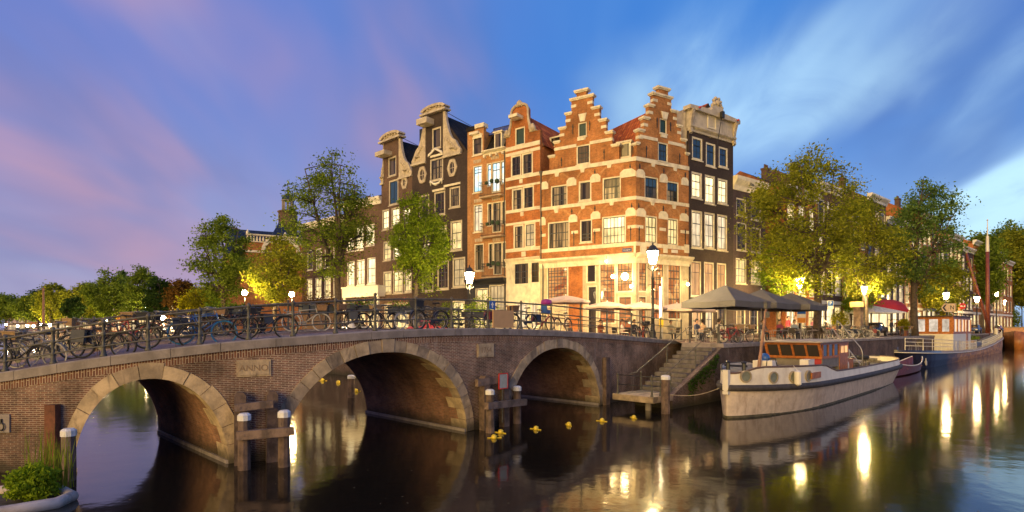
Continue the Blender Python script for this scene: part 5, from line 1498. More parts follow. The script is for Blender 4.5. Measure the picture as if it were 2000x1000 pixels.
def leaf_cards(name, centers, size, matl, parent, rng, flat=0.35):
    n = len(centers)
    a = rng.normal(size=(n, 3)); a[:, 2] *= 0.8; a /= np.linalg.norm(a, axis=1)[:, None] + 1e-9
    b = rng.normal(size=(n, 3)); b -= (a * b).sum(1)[:, None] * a; b /= np.linalg.norm(b, axis=1)[:, None] + 1e-9
    sz = size * rng.uniform(0.45, 1.45, n)[:, None]
    c = centers
    v = np.empty((n, 4, 3))
    v[:, 0] = c - a * sz; v[:, 1] = c + b * sz * 0.48 + a * sz * 0.1; v[:, 2] = c + a * sz; v[:, 3] = c - b * sz * 0.48 + a * sz * 0.1
    me = bpy.data.meshes.new(name)
    me.vertices.add(n * 4); me.vertices.foreach_set('co', v.astype(np.float32).ravel())
    me.loops.add(n * 4); me.loops.foreach_set('vertex_index', np.arange(n * 4, dtype=np.int32))
    me.polygons.add(n); me.polygons.foreach_set('loop_start', np.arange(0, n * 4, 4, dtype=np.int32)); me.polygons.foreach_set('loop_total', np.full(n, 4, dtype=np.int32))
    me.materials.append(matl); me.update(calc_edges=True)
    return link(name, me, parent)


def tree(label, px, Y, top, crown, kind, n_leaf, n_cl=90, z0=QZ, lean=0.0, group=None, fork=0.35, leaf=0.13, trunk=0.26, airy=1.0, seed=1, name='canal_tree', bottom=None, cat='tree'):
    """crown: (px left, px right, py bottom); top: photo row of the highest leaves"""
    rng = np.random.default_rng(seed); rr = random.Random(seed)
    n_leaf = int(n_leaf * 1.8); leaf *= 0.64; n_cl = int(n_cl * 1.6); airy *= 0.95
    base = at(px, 0, Y)
    rt = thing(name, label, cat, (base.x, base.y, z0), 0.0, group)
    H = zat(top, Y) - z0
    cb = max(zat(crown[2], Y) - z0, 0.5)
    xl, xr = (crown[0] - px) / FPX * Y, (crown[1] - px) / FPX * Y
    cx, rw = (xl + xr) / 2, (xr - xl) / 2
    ch = H - cb
    # cluster centres in an uneven egg
    lob = [(rng.normal(size=3), rng.uniform(0.75, 1.15)) for _ in range(9)]
    lob = [(v / np.linalg.norm(v), s) for v, s in lob]
    cs = []
    while len(cs) < n_cl:
        d = rng.normal(size=3); d /= np.linalg.norm(d)
        r = rng.uniform(0.25, 1.0) ** 0.55
        k = 1.0
        for v, s in lob:
            q = d @ v
            if q > 0.6: k = k + (s - 1.0) * (q - 0.6) / 0.4
        zz = d[2] * r * k
        w = 1.0 - 0.30 * max(0, zz) - 0.18 * max(0, -zz)
        p = np.array([cx + d[0] * r * k * w * rw * 0.93, d[1] * r * k * w * rw * 0.85, cb + ch * (0.47 + 0.485 * zz)])
        cs.append(p)
    cs = np.array(cs)
    # trunk and limbs
    mb = MB(); fz = cb + ch * fork * 0.5
    tp = [(lean * fz * (k / 5) + 0.05 * math.sin(k * 2.1 + seed), 0.05 * math.cos(k * 1.7 + seed), fz * k / 5) for k in range(6)]
    mb.tube(tp, [trunk * 1.35, trunk * 1.02, trunk * 0.95, trunk * 0.9, trunk * 0.85, trunk * 0.8], 9)
    mains = []
    nm = 5
    for k in range(nm):
        a = 2 * math.pi * k / nm + rr.uniform(-0.4, 0.4)
        e = Vector((cx + math.cos(a) * rw * 0.5, math.sin(a) * rw * 0.45, cb + ch * rr.uniform(0.55, 0.8)))
        s = Vector(tp[4]).lerp(Vector(tp[5]), rr.uniform(0, 1))
        pts = [s.lerp(e, f) + Vector((0, 0, -ch * 0.08 * math.sin(math.pi * f))) + Vector((rr.uniform(-.12, .12), rr.uniform(-.12, .12), 0)) * (1 if 0 < f < 1 else 0) for f in (0, 0.25, 0.5, 0.75, 1)]
        mb.tube(pts, [trunk * 0.62, trunk * 0.5, trunk * 0.38, trunk * 0.27, trunk * 0.12], 6); mains.append(pts)
    e = Vector((cx, 0, H - ch * 0.08)); s = Vector(tp[5])
    pts = [s.lerp(e, f) + Vector((rr.uniform(-.15, .15), rr.uniform(-.15, .15), 0)) * (1 if 0 < f < 1 else 0) for f in (0, 0.25, 0.5, 0.75, 1)]
    mb.tube(pts, [trunk * 0.7, trunk * 0.52, trunk * 0.36, trunk * 0.22, trunk * 0.06], 6); mains.append(pts)
    joints = [q for m_ in mains for q in m_[1:]]
    for c in cs:
        c = Vector(c); low = [q for q in joints if q.z < c.z + 0.3] or joints
        j = min(low, key=lambda q: (q - c).length + 0.2 * abs(q.z - c.z))
        m_ = j.lerp(c, 0.55) + Vector((rr.uniform(-.2, .2), rr.uniform(-.2, .2), 0.03 * (c - j).length))
        mb.tube([j, m_, c], [trunk * 0.16, trunk * 0.09, trunk * 0.03], 4, caps=False)
    mb.build('trunk', BARK, rt, True)
    # leaves: clumps round each cluster, dense core and loose rim
    per = rng.multinomial(n_leaf, rng.dirichlet(np.full(n_cl, 1.6)))
    cr = 0.30 * (rw * rw * ch / 2 / n_cl * 14) ** (1 / 3) * airy
    pts = np.concatenate([c + rng.normal(size=(k, 3)) * np.array([1.0, 1.0, 0.72]) * cr * rng.uniform(0.6, 1.15) for c, k in zip(cs, per)])
    pts = pts[pts[:, 2] > 1.6] if bottom is None else pts[pts[:, 2] > bottom]
    leaf_cards('crown', pts, leaf, LEAF[kind], rt, rng)
    return rt


GL = 'trees on the side canal quay'; GRQ = 'trees on the main quay'
tree('slender dark green tree in front of the tall lit town house, left of the houses', 660, 47.5, 276, (548, 748, 560), 'green', 8200, 120, leaf=0.17, trunk=0.30, seed=3, group=GL, fork=0.28, airy=0.82)
tree('bright lamp lit green tree before the black neck gable house', 812, 41.5, 366, (738, 892, 575), 'bright', 11000, 95, leaf=0.15, trunk=0.17, seed=5, group=GL, fork=0.4, airy=0.85)
tree('broad conical green tree left of the church roof', 436, 66, 408, (364, 505, 606), 'green', 8500, 110, leaf=0.23, trunk=0.3, seed=8, group=GL, airy=0.85)
tree('yellowing tree in front of the church between two globe street lamps', 537, 61, 452, (486, 606, 600), 'olive', 7000, 85, leaf=0.22, trunk=0.26, seed=12, group=GL)
tree('low yellow green tree lit from inside by string lights', 395, 74, 560, (345, 440, 618), 'yellow', 3600, 45, leaf=0.22, trunk=0.16, seed=13, group=GL)
LT = [(300, 92, 534, (282, 338, 622), 'dark', 3600, 'dark pointed tree beside the rust brown tree in the far left treeline'), (350, 84, 540, (322, 388, 620), 'rust', 4200, 'rust brown tree at the right end of the far left treeline'),
      (268, 98, 506, (240, 300, 618), 'green', 4200, 'tallest thin topped tree of the far left treeline'), (214, 108, 526, (168, 256, 620), 'green', 5200, 'wide grey green tree in the middle of the far left treeline'),
      (238, 118, 512, (222, 256, 600), 'blue', 2000, 'narrow pale tree rising behind the wide grey green tree'), (160, 128, 548, (118, 190, 624), 'olive', 4600, 'olive tree beside the blue lights in the far left treeline'),
      (145, 112, 576, (122, 166, 626), 'dark', 2600, 'small very dark round tree low in the far left treeline'), (98, 142, 548, (64, 140, 626), 'olive', 4600, 'brownish olive tree behind the thin rusty mast at far left'),
      (50, 165, 572, (22, 82, 630), 'green', 3600, 'second green tree from the left picture edge'), (12, 180, 569, (-26, 44, 630), 'green', 4200, 'green tree at the left picture edge'), (-60, 170, 560, (-110, -10, 630), 'green', 2500, None),
      (185, 150, 556, (140, 230, 630), 'green', 4200, 'pale green tree behind the olive tree of the far left treeline'), (75, 190, 558, (40, 120, 632), 'dark', 4200, 'dark tree behind the thin rusty mast'), (325, 120, 548, (286, 372, 626), 'olive', 4200, 'olive tree behind the dark pointed tree')]
for i, (px, Y, top, cr, kd, n, lb) in enumerate(LT):
    if lb: tree(lb, px, Y, top, cr, kd, n, 60, leaf=0.30 + (Y - 80) * 0.002, trunk=0.26, seed=20 + i, group='far left treeline')
tree('big spreading green gold tree on the quay behind the three dark parasols', 1597, 41.5, 270, (1446, 1712, 566), 'olive', 15000, 150, leaf=0.16, trunk=0.28, seed=41, group=GRQ, fork=0.32, airy=0.85)
tree('green gold tree over the bicycle racks, behind the big spreading tree', 1690, 52, 372, (1612, 1766, 585), 'olive', 9000, 90, leaf=0.19, trunk=0.26, seed=43, group=GRQ)
tree('tall blue green tree right of the red awning', 1785, 62, 326, (1716, 1892, 580), 'blue', 8600, 120, leaf=0.22, trunk=0.36, seed=44, group=GRQ, airy=0.85, fork=0.3)
tree('small bright tree before the dark purple house', 1521, 47.5, 440, (1478, 1574, 590), 'bright', 5200, 60, leaf=0.17, trunk=0.2, seed=45, group=GRQ)
tree('low bright green tree lit from below beside the red awning', 1662, 63, 520, (1612, 1726, 612), 'bright', 5600, 60, leaf=0.2, trunk=0.18, seed=46, group=GRQ)
tree('dark green tree behind the tall barge mast', 1918, 103, 446, (1862, 1968, 596), 'green', 13000, 90, leaf=0.40, trunk=0.34, seed=47, group=GRQ)
tree('olive tree with forked trunk at the right picture edge', 1978, 130, 440, (1932, 2045, 598), 'olive', 13000, 90, leaf=0.48, trunk=0.36, seed=48, group=GRQ, fork=.5)
tree('thin bluish tree top rising behind the right edge trees', 1965, 145, 428, (1925, 2015, 560), 'blue', 6000, 60, leaf=0.46, trunk=0.3, seed=49, group=GRQ)
tree('rounded olive tree between the red awning and the no entry sign', 1842, 80, 500, (1790, 1888, 612), 'olive', 9000, 60, leaf=0.30, trunk=0.16, seed=50, group=GRQ)

# ------------------------------------------------------------------ street lamps
mb = MB(); mb.lathe([(0.19, 0), (0.19, 0.25), (0.13, 0.35), (0.15, 0.5), (0.085, 0.75), (0.075, 1.3), (0.1, 1.36), (0.06, 1.45), (0.05, 3.6), (0.075, 3.66), (0.045, 3.75), (0.04, 4.35)], 12)
LP_POLE = mb.mesh('pole', IRON, True)
mb = MB(); mb.lathe([(0.13, 0.0), (0.24, 0.52)], 6)
LP_GLASS = mb.mesh('lantern_glass', LAMP); LP_GLASS_C = mb.mesh('lantern_glass', LAMP_C); LP_GLASS_R = mb.mesh('lantern_glass', LAMP_R)
mb = MB()
for k in range(4):
    a = math.pi / 4 + k * math.pi / 2; mb.tube([(0.03 * math.cos(a), 0.03 * math.sin(a), -0.35), (0.22 * math.cos(a), 0.22 * math.sin(a), -0.2), (0.15 * math.cos(a), 0.15 * math.sin(a), -0.02)], 0.018, 5)
for k in range(6):
    a = k * math.pi / 3; mb.tube([(0.135 * math.cos(a), 0.135 * math.sin(a), 0.0), (0.25 * math.cos(a), 0.25 * math.sin(a), 0.53)], 0.010, 4)
mb.lathe([(0.27, 0.53), (0.29, 0.56), (0.16, 0.70), (0.15, 0.74), (0.08, 0.80), (0.03, 0.83), (0.045, 0.88), (0.01, 0.93)], 12)
LP_HEAD = mb.mesh('lantern_frame', IRON)
FAR_SET = {}


def lamp(label, px, py, Y, group='classic crown lanterns', z0=QZ, s=1.0, kind='lantern', glow=None, cafe=False, glass=0):
    z = zat(py, Y); b = at(px, 0, Y)
    rt = thing('street_lamp', label, 'street lamp', (b.x, b.y, z0), R.uniform(0, 1), group)
    h = z - z0
    o = link('pole', LP_POLE, rt); o.scale = (s, s, (h - 0.4 * s) / 4.35)
    if kind == 'lantern':
        f = link('lantern_frame', LP_HEAD, rt, (0, 0, h - 0.26 * s)); f.scale = (s, s, s)
        g = link('lantern_glass', LP_GLASS_C if cafe else LP_GLASS_R if glass else LP_GLASS, f, (0, 0, 0))
    else:
        key = ('globe', glow)
        if key not in FAR_SET:
            mb = MB(); mb.ball((0, 0, 0), 0.2, 12); FAR_SET[key] = mb.mesh('lamp_globe', glow or LAMP, True)
        g = link('lamp_globe', FAR_SET[key], rt, (0, 0, h)); g.scale = (s, s, s)
    return rt


lamp('lit lantern street lamp standing before the corner cafe', 1275, 503, 33.6, s=1.35, cafe=True)
lamp('lit lantern street lamp beside the pale orange balcony house', 917, 543, 36.5, s=1.25)
lamp('lit lantern street lamp behind the third dark parasol', 1563, 553, 43.5, s=1.45)
lamp('lit globe lamp on slim pole, left one of the pair before the church', 478, 572, 58, kind='globe', s=1.25, glow=LAMP, group='globe lamps by the church')
lamp('lit globe lamp on slim pole, right one of the pair before the church', 570, 575, 54, kind='globe', s=1.15, glow=LAMP, group='globe lamps by the church')
lamp('small lit lamp against the trunk over the bicycle racks', 1688, 566, 50.5, s=1.0)
lamp('lit lantern above the direction sign', 1848, 578, 76, s=1.45, glass=1)
lamp('lit lantern just left of the tall barge mast', 1908, 585, 92, s=1.5, glass=1)
lamp('high lit lamp between mast and forked tree', 1946, 575, 108, s=1.5, glass=1)
lamp('lit lantern under the forked tree trunk', 1960, 591, 116, s=1.6, glass=1)
lamp('lit lantern at the right picture edge', 1996, 590, 142, s=1.9, glass=1)
for i, (px, py, Y, s) in enumerate(sorted([(318, 621, 76, 1.6), (131, 630, 120, 1.8), (97, 635, 130, 1.7), (66, 637, 140, 1.5), (53, 636, 150, 1.5), (35, 637, 160, 1.4), (12, 634, 170, 1.3), (250, 600, 104, 0.8), (285, 602, 96, 0.8), (80, 634, 136, 1.4), (180, 632, 112, 1.3), (210, 628, 110, 1.2)])):
    lamp(f'far glowing street light under the left treeline, {ORD[i]} from the left', px, py, Y, kind='globe', s=s, glow=LAMP_F, group='far street lights under the treeline')

# ------------------------------------------------------------------ bicycles
TYRE = mat('black_rubber', (0.016, 0.015, 0.015), 0.7, 0.2)
CHROME = mat('bicycle_steel', (0.24, 0.235, 0.225), 0.4, 0.1, metal=0.7)
SADDLE = mat('saddle_leather', (0.022, 0.018, 0.016), 0.5, 0.3)
BFR = mat('bicycle_black', (0.02, 0.02, 0.022), 0.35, 0.2)
BCOL = {'black': BFR, 'red': mat('bicycle_red', (0.35, 0.03, 0.025), 0.35), 'blue': mat('bicycle_blue', (0.03, 0.10, 0.30), 0.35), 'green': mat('bicycle_green', (0.04, 0.12, 0.07), 0.35), 'grey': mat('bicycle_grey', (0.3, 0.29, 0.28), 0.35),
        'white': mat('bicycle_white', (0.62, 0.58, 0.52), 0.4), 'brown': mat('bicycle_brown', (0.13, 0.06, 0.03), 0.4)}
BLUETY = mat('blue_tyre', (0.02, 0.20, 0.42), 0.6); WHITETY = mat('pale_tyre', (0.5, 0.47, 0.42), 0.6)


def make_bike():
    rt = thing('bicycle', 'x', 'bicycle')
    ch = {}
    RW = 0.345
    def wheel(x):
        mb = MB(); mb.tube([(x + RW * math.cos(a), 0, RW + RW * math.sin(a)) for a in np.linspace(0, 2 * math.pi, 27)[:-1]], 0.021, 6, closed=True)
        w = mb.build('wheel', TYRE, rt, True)
        mb = MB(); mb.tube([(x + 0.315 * math.cos(a), 0, RW + 0.315 * math.sin(a)) for a in np.linspace(0, 2 * math.pi, 27)[:-1]], 0.012, 4, closed=True)
        for k in range(16):
            a = 2 * math.pi * k / 16; mb.tube([(x, 0.02 * (-1) ** k, RW), (x + 0.31 * math.cos(a), 0, RW + 0.31 * math.sin(a))], 0.0028, 3, caps=False)
        mb.tube([(x, -0.05, RW), (x, 0.05, RW)], 0.02, 6)
        r = mb.build('rim', CHROME, w)
        mb = MB(); sec = []
        for a in np.linspace(math.radians(20), math.radians(175), 13) if x < 0 else np.linspace(math.radians(30), math.radians(165), 12):
            c, s_ = math.cos(a), math.sin(a); sec.append([(x + 0.385 * c, -0.028, RW + 0.385 * s_), (x + 0.385 * c, 0.028, RW + 0.385 * s_), (x + 0.39 * c, 0.028, RW + 0.39 * s_), (x + 0.39 * c, -0.028, RW + 0.39 * s_)])
        mb.loft(sec); m_ = mb.build('mudguard', BFR, rt); ch[w] = [r]; ch[m_] = []
    wheel(-0.55); wheel(0.57)
    bb, seat, head, hd2 = (-0.08, 0, 0.30), (-0.27, 0, 0.86), (0.38, 0, 0.86), (0.42, 0, 0.70)
    mb = MB(); r = 0.017
    mb.tube([bb, seat], r, 7); mb.tube([bb, hd2], 0.02, 7); mb.tube([(-0.25, 0, 0.80), head], r, 7); mb.tube([(0.36, 0, 0.92), (0.44, 0, 0.62)], 0.022, 7)
    for s in (-1, 1):
        mb.tube([(-0.55, 0.05 * s, RW), bb], 0.011, 5); mb.tube([(-0.55, 0.05 * s, RW), (-0.25, 0.015 * s, 0.80)], 0.010, 5)
        mb.tube([(0.57, 0.05 * s, RW), (0.48, 0.045 * s, 0.64), (0.44, 0.0, 0.66)], 0.012, 5)
    ch[mb.build('frame', BFR, rt, True)] = []
    mb = MB(); mb.tube([(0.36, 0, 0.90), (0.33, 0, 1.02)], 0.014, 6); mb.tube([(0.12, -0.30, 1.03), (0.25, -0.28, 1.06), (0.36, -0.14, 1.06), (0.34, 0, 1.03), (0.36, 0.14, 1.06), (0.25, 0.28, 1.06), (0.12, 0.30, 1.03)], 0.012, 6)
    ch[mb.build('handlebar', CHROME, rt, True)] = []
    mb = MB(); mb.tube([(-0.27, 0, 0.84), (-0.29, 0, 0.95)], 0.014, 6)
    sec = []
    for x, w, z in ((-0.42, 0.085, 0.96), (-0.36, 0.10, 0.975), (-0.28, 0.06, 0.965), (-0.16, 0.025, 0.955), (-0.12, 0.015, 0.945)):
        sec.append([(x, -w, z - 0.02), (x, w, z - 0.02), (x, w * 0.8, z + 0.025), (x, -w * 0.8, z + 0.025)])
    mb.loft(sec); ch[mb.build('saddle', SADDLE, rt, True)] = []
    mb = MB()
    for s in (-1, 1):
        mb.tube([(-0.30, 0.06 * s, 0.76), (-0.80, 0.06 * s, 0.76)], 0.008, 4); mb.tube([(-0.72, 0.06 * s, 0.76), (-0.55, 0.06 * s, RW)], 0.007, 4)
    for x in (-0.4, -0.55, -0.7, -0.8): mb.tube([(x, -0.06, 0.76), (x, 0.06, 0.76)], 0.007, 4)
    ch[mb.build('luggage_rack', BFR, rt)] = []
    mb = MB(); mb.lathe([(0.09, -0.006), (0.09, 0.006)], 14, (0, 0, 0)); mb.v = [(x - 0.08, z + 0.055, y + 0.30) for x, y, z in mb.v]
    mb.tube([(-0.08, 0.06, 0.30), (-0.02, 0.07, 0.15)], 0.009, 4); mb.tube([(-0.08, -0.06, 0.30), (-0.14, -0.07, 0.45)], 0.009, 4); mb.box(-0.06, 0.02, 0.07, 0.15, 0.14, 0.16); mb.box(-0.18, -0.10, -0.15, -0.07, 0.44, 0.46)
    mb.box(-0.55, -0.02, 0.045, 0.06, 0.285, 0.37); mb.tube([(-0.12, 0.06, 0.28), (-0.2, 0.22, 0.01)], 0.008, 4)
    ch[mb.build('crank_set', BFR, rt)] = []
    mb = MB(); mb.ball((0.52, 0, 0.86), 0.04, 8); mb.box(-0.86, -0.83, -0.03, 0.03, 0.66, 0.71)
    ch[mb.build('light', CHROME, rt)] = []
    return rt, ch


bike0, bikeC = make_bike()
CRATES, BAGS = [], []
for cm in (mat('brown_crate', (0.20, 0.11, 0.05), 0.7, 0.3, 12), mat('black_crate', (0.025, 0.025, 0.028), 0.6), mat('wicker_basket', (0.30, 0.19, 0.09), 0.8, 0.3, 30)):
    mb = MB()
    mb.loft([[(0.42, -0.16, 0.80), (0.76, -0.16, 0.80), (0.76, 0.16, 0.80), (0.42, 0.16, 0.80)], [(0.40, -0.19, 1.03), (0.80, -0.19, 1.03), (0.80, 0.19, 1.03), (0.40, 0.19, 1.03)]])
    mb.box(0.39, 0.81, -0.20, 0.20, 1.0, 1.035); mb.tube([(0.57, 0, 0.36), (0.57, 0, 0.80)], 0.01, 4)
    CRATES.append(mb.mesh('front_crate', cm))
for cm in (mat('navy_pannier', (0.02, 0.03, 0.07), 0.7), mat('grey_pannier', (0.09, 0.09, 0.085), 0.7), mat('wine_pannier', (0.16, 0.025, 0.03), 0.7)):
    mb = MB()
    for s_ in (-1, 1): mb.loft([[(-0.74, s_ * 0.07, 0.42), (-0.40, s_ * 0.07, 0.42), (-0.40, s_ * 0.17, 0.42), (-0.74, s_ * 0.17, 0.42)], [(-0.76, s_ * 0.065, 0.74), (-0.38, s_ * 0.065, 0.74), (-0.38, s_ * 0.16, 0.74), (-0.76, s_ * 0.16, 0.74)]])
    mb.box(-0.74, -0.40, -0.15, 0.15, 0.742, 0.765)
    BAGS.append(mb.mesh('pannier_bag', cm))
_bk = [0]


def bike(loc, rz, label, col='black', group=None, tyre=None, scale=1.0, tilt=0.0):
    sw = {}
    if col != 'black': sw[BFR] = BCOL[col]
    if tyre: sw[TYRE] = tyre
    o = copy_tree(bike0, bikeC, loc, rz, label, group, (scale,) * 3, sw)
    o.rotation_euler = (tilt, 0, rz); _bk[0] += 1
    k_ = R.random()
    if k_ < 0.34: link('front_crate', CRATES[R.randrange(3)], o)
    elif k_ < 0.6: link('pannier_bag', BAGS[R.randrange(3)], o)
    return o


BK_F = [(14, 1, 'black', None), (42, -1, 'grey', WHITETY), (160, -1, 'brown', None), (188, 1, 'black', None), (330, -1, 'black', None), (402, 1, 'blue', BLUETY), (531, 1, 'black', None), (872, -1, 'black', None), (1016, 1, 'black', None), (1046, -1, 'black', None),
        (1094, 1, 'red', None), (1142, -1, 'brown', None), (1276, 1, 'black', None), (1296, -1, 'grey', None)]
for i, (p, dr, c, ty) in enumerate(BK_F):
    inn = 0.62 + 0.25 * (i % 3)
    q = bpt(p, ztop(p) - 0.03, -inn * 0.6, inn * 0.5)
    bike(q, face_frame(p) + (0 if dr > 0 else math.pi) + R.uniform(-0.09, 0.09), f'{c} bicycle by the near bridge railing, {ORD[i]} from the left', c, 'bicycles along the near railing', ty, 1.0, R.uniform(-0.1, 0.1))
BK_B = [(25, 'black'), (104, 'grey'), (166, 'brown'), (262, 'red'), (290, 'black'), (395, 'blue'), (425, 'black'), (462, 'black'), (492, 'black'), (598, 'grey'), (690, 'brown'), (712, 'black'), (752, 'black'), (800, 'grey'), (838, 'black'), (905, 'black')]
for i, (ap, c) in enumerate(BK_B):
    al = BW - 1.0 - 0.3 * (i % 2)
    p = back_px(ap, al)
    q = bpt(p, ztop(p) - 0.03, 0, al)
    bike(q, face_frame(p) + (0 if i % 2 else math.pi) + R.uniform(-0.5, 0.5), f'{c} bicycle by the far bridge railing, {ORD[i]} from the left', c, 'bicycles along the far railing', WHITETY if c in ('white', 'grey') else None, 1.0, R.uniform(-0.1, 0.1))
# the racks on the quay
k = 0
for row, (out, n, t0) in enumerate(((-1.1, 19, 17.0), (-3.2, 17, 18.5))):
    for j in range(n):
        t_ = t0 + j * 0.78 + R.uniform(-0.12, 0.12); c = R.choice(['black', 'grey', 'white', 'black', 'grey', 'brown', 'red', 'green'])
        q = qpt(t_, QZ, out + R.uniform(-0.15, 0.15))
        rz = math.atan2(QN.y, QN.x) + R.uniform(-0.35, 0.35) + (math.pi if R.random() < .4 else 0)
        bike(q, rz, f'{c} bicycle in the {"front" if row == 0 else "back"} rank of the quay racks, {ORD[j]} from the left', c, 'bicycles in the quay racks', WHITETY if R.random() < .4 else None, 1.0, R.uniform(-0.12, 0.12)); k += 1
for i, (px, Y, c, rz) in enumerate(sorted([(1437, 31.9, 'black', 0.9), (1452, 32.6, 'grey', 0.5), (1428, 31.2, 'red', 0.4), (1592, 52, 'blue', 0.2), (1660, 56, 'black', 0.4), (1622, 53, 'brown', 0.1), (1762, 58, 'black', 1.1), (1778, 58.5, 'grey', .9)])):
    b = at(px, 0, Y); bike((b.x, b.y, QZ), rz, f'{c} bicycle standing loose on the quay, {ORD[i]} of these from the left', c, 'loose bicycles on the quay')
for o in [bike0] + list(bikeC) + [s for v in bikeC.values() for s in v]:
    bpy.data.objects.remove(o)

# child seat with a purple hood on the red bicycle; blue crate on another
p = bpt(1098, ztop(1098), -0.5, 0.4)
cs_ = thing('child_seat', 'blue child seat with purple cover on the red bicycle', 'child seat', p, face_frame(1098))
mb = MB(); mb.loft([[(x, y, z) for x, y in ((-0.16, -0.15), (0.16, -0.15), (0.16, 0.15), (-0.16, 0.15))] for z in (0.8, 0.95)]); mb.loft([[(-0.2, -0.16, z) if k == 0 else (-0.2, 0.16, z) if k == 1 else (-0.13, 0.15, z) if k == 2 else (-0.13, -0.15, z) for k in range(4)] for z in (0.82, 1.3)]); mb.build('shell', BCOL['blue'], cs_)
mb = MB(); mb.lathe([(0.24, 1.2), (0.28, 1.28), (0.24, 1.4), (0.05, 1.46)], 10); mb.build('hood', mat('purple_fabric', (0.30, 0.02, 0.22), 0.6), cs_)

# ------------------------------------------------------------------ signs and boxes on the bridge
p = bpt(962, ztop(962), -0.02)
sg = thing('one_way_sign', 'blue one way sign with white arrow on the bridge railing', 'sign', p, face_frame(962))
u = 0.16; z = zat(596, p.y) - ztop(962)
mb = MB(); mb.box(-u, u, -0.015, 0.0, z - u, z + u); mb.build('plate', mat('sign_blue', (0.015, 0.10, 0.42), 0.35, 0.05), sg)
mb = MB(); mb.prism([(-0.03, z - 0.11), (0.03, z - 0.11), (0.03, z + 0.0), (0.09, z), (0.0, z + 0.12), (-0.09, z), (-0.03, z)], -0.022, -0.016); mb.build('arrow', WHITE, sg)
p = bpt(983, ztop(983), 0.0)
pb = thing('tan_board', 'plain tan board fixed to the bridge railing beside the blue sign', 'board', p, face_frame(983))
mb = MB(); mb.box(-0.60, 0.60, -0.02, 0.02, 0.03, 0.72); mb.build('panel', mat('tan_panel', (0.62, 0.36, 0.15), 0.6, 0.06), pb)
mb = MB(); mb.box(-0.5, -0.45, 0.02, 0.05, 0, 0.9); mb.box(0.45, 0.5, 0.02, 0.05, 0, 0.9); mb.build('bracket', IRON, pb)
p = at(983, 745, 21.6)
ns = thing('waterway_sign', 'red rimmed shipping sign on a pole by the middle pier', 'sign', (p.x, p.y, 0), face_frame(960))
mb = MB(); z = p.z; mb.box(-0.22, 0.22, -0.01, 0.01, z - 0.25, z + 0.28); pl_ = mb.build('plate', mat('sign_grey', (0.35, 0.37, 0.33), 0.5), ns)
mb = MB()
for a in ((-0.25, 0.25, z + 0.28, z + 0.32), (-0.25, 0.25, z - 0.29, z - 0.25), (-0.26, -0.22, z - 0.25, z + 0.28), (0.22, 0.26, z - 0.25, z + 0.28)): mb.box(a[0], a[1], -0.02, 0.015, a[2], a[3])
mb.build('rim', mat('sign_red', (0.55, 0.03, 0.02), 0.4), ns)
mb = MB(); mb.tube([(0, 0.05, 0.2), (0, 0.05, z + 0.4)], 0.03, 8); mb.build('pole', IRON_G, ns)

# flower boxes on the far railing
PLB = mat('green_grey_planter', (0.11, 0.11, 0.075), 0.7, 0.2); PLD = mat('dark_planter', (0.035, 0.035, 0.033), 0.7, 0.2)
FLOW = {'pink': leaf_mat('pink_petals', (0.42, 0.12, 0.16), 0.2), 'none': None}
def planter(ap0, ap1, label, dark=False, flowers=True, seed=0, kind='green', hgt=0.28, along=BW - 0.5, dz=0.0):
    p0, p1 = back_px(ap0, along), back_px(ap1, along); pc = (p0 + p1) / 2
    a, b = bpt(p0, 0, 0, along), bpt(p1, 0, 0, along); L = (b - a).length
    rt = thing('flower_box', label, 'flower box', (a.x, a.y, ztop(pc) + 0.72 + dz), math.atan2(b.y - a.y, b.x - a.x), 'flower boxes on the far railing')
    mb = MB(); mb.box(0, L, -0.18, 0.18, 0, 0.27); mb.box(-0.02, L + 0.02, -0.2, 0.2, 0.24, 0.29); mb.build('box', PLD if dark else PLB, rt)
    mb = MB()
    for x in (L * 0.22, L * 0.78): mb.box(x - 0.025, x + 0.025, -0.215, -0.2, -0.35, 0.32); mb.tube([(x, -0.2, -0.02), (x, 0.1, -0.35)], 0.02, 5)
    mb.build('bracket', IRON, rt)
    rng = np.random.default_rng(seed + 70)
    n = int(300 * L); c = np.stack([rng.uniform(0.05, L - 0.05, n), rng.normal(0, 0.13, n), 0.27 + np.abs(rng.normal(0, hgt * 0.55, n))], 1)
    leaf_cards('plants', c, 0.05, LEAF[kind], rt, rng)
    if flowers:
        c = np.stack([rng.uniform(0.05, L - 0.05, n // 4), rng.normal(0, 0.16, n // 4), 0.30 + np.abs(rng.normal(0, hgt * 0.7, n // 4))], 1); leaf_cards('blossoms', c, 0.035, FLOW['pink'], rt, rng)
    return rt


planter(396, 436, 'grey green flower box with trailing leaves, farthest left on the far railing', seed=1, flowers=False, kind='bright', hgt=.4); planter(440, 482, 'grey green flower box beside the left globe lamp', seed=2, flowers=False, hgt=.15)
planter(586, 650, 'long grey green flower box with dry reddish plants', seed=3, flowers=False, kind='rust', hgt=0.5); planter(679, 735, 'flower box with pink blossoms left of the knobbed post', seed=4); planter(762, 816, 'flower box full of pink blossoms right of the knobbed post', seed=5)
planter(906, 957, 'dark flower box with one leafy plant by the blue sign', True, False, 6, 'bright', 0.35)

# ------------------------------------------------------------------ mooring timber, piles, buoys
def pile(rt, px, ytop, Y, r=0.16, cap=True, name='pile', sides=10):
    b = at(px, 0, Y); z = zat(ytop, Y); mb = MB()
    mb.lathe([(r * 0.94, -0.8), (r, 0.0), (r * 0.97, z * 0.5), (r * 0.93, z)], sides, (b.x, b.y, 0)); o = mb.build(name, WOODP, rt)
    if cap: mb = MB(); mb.lathe([(r * 1.06, z - 0.12), (r * 1.06, z + 0.02), (r * 0.7, z + 0.07)], sides, (b.x, b.y, 0)); mb.build('cap', PILECAP, o)


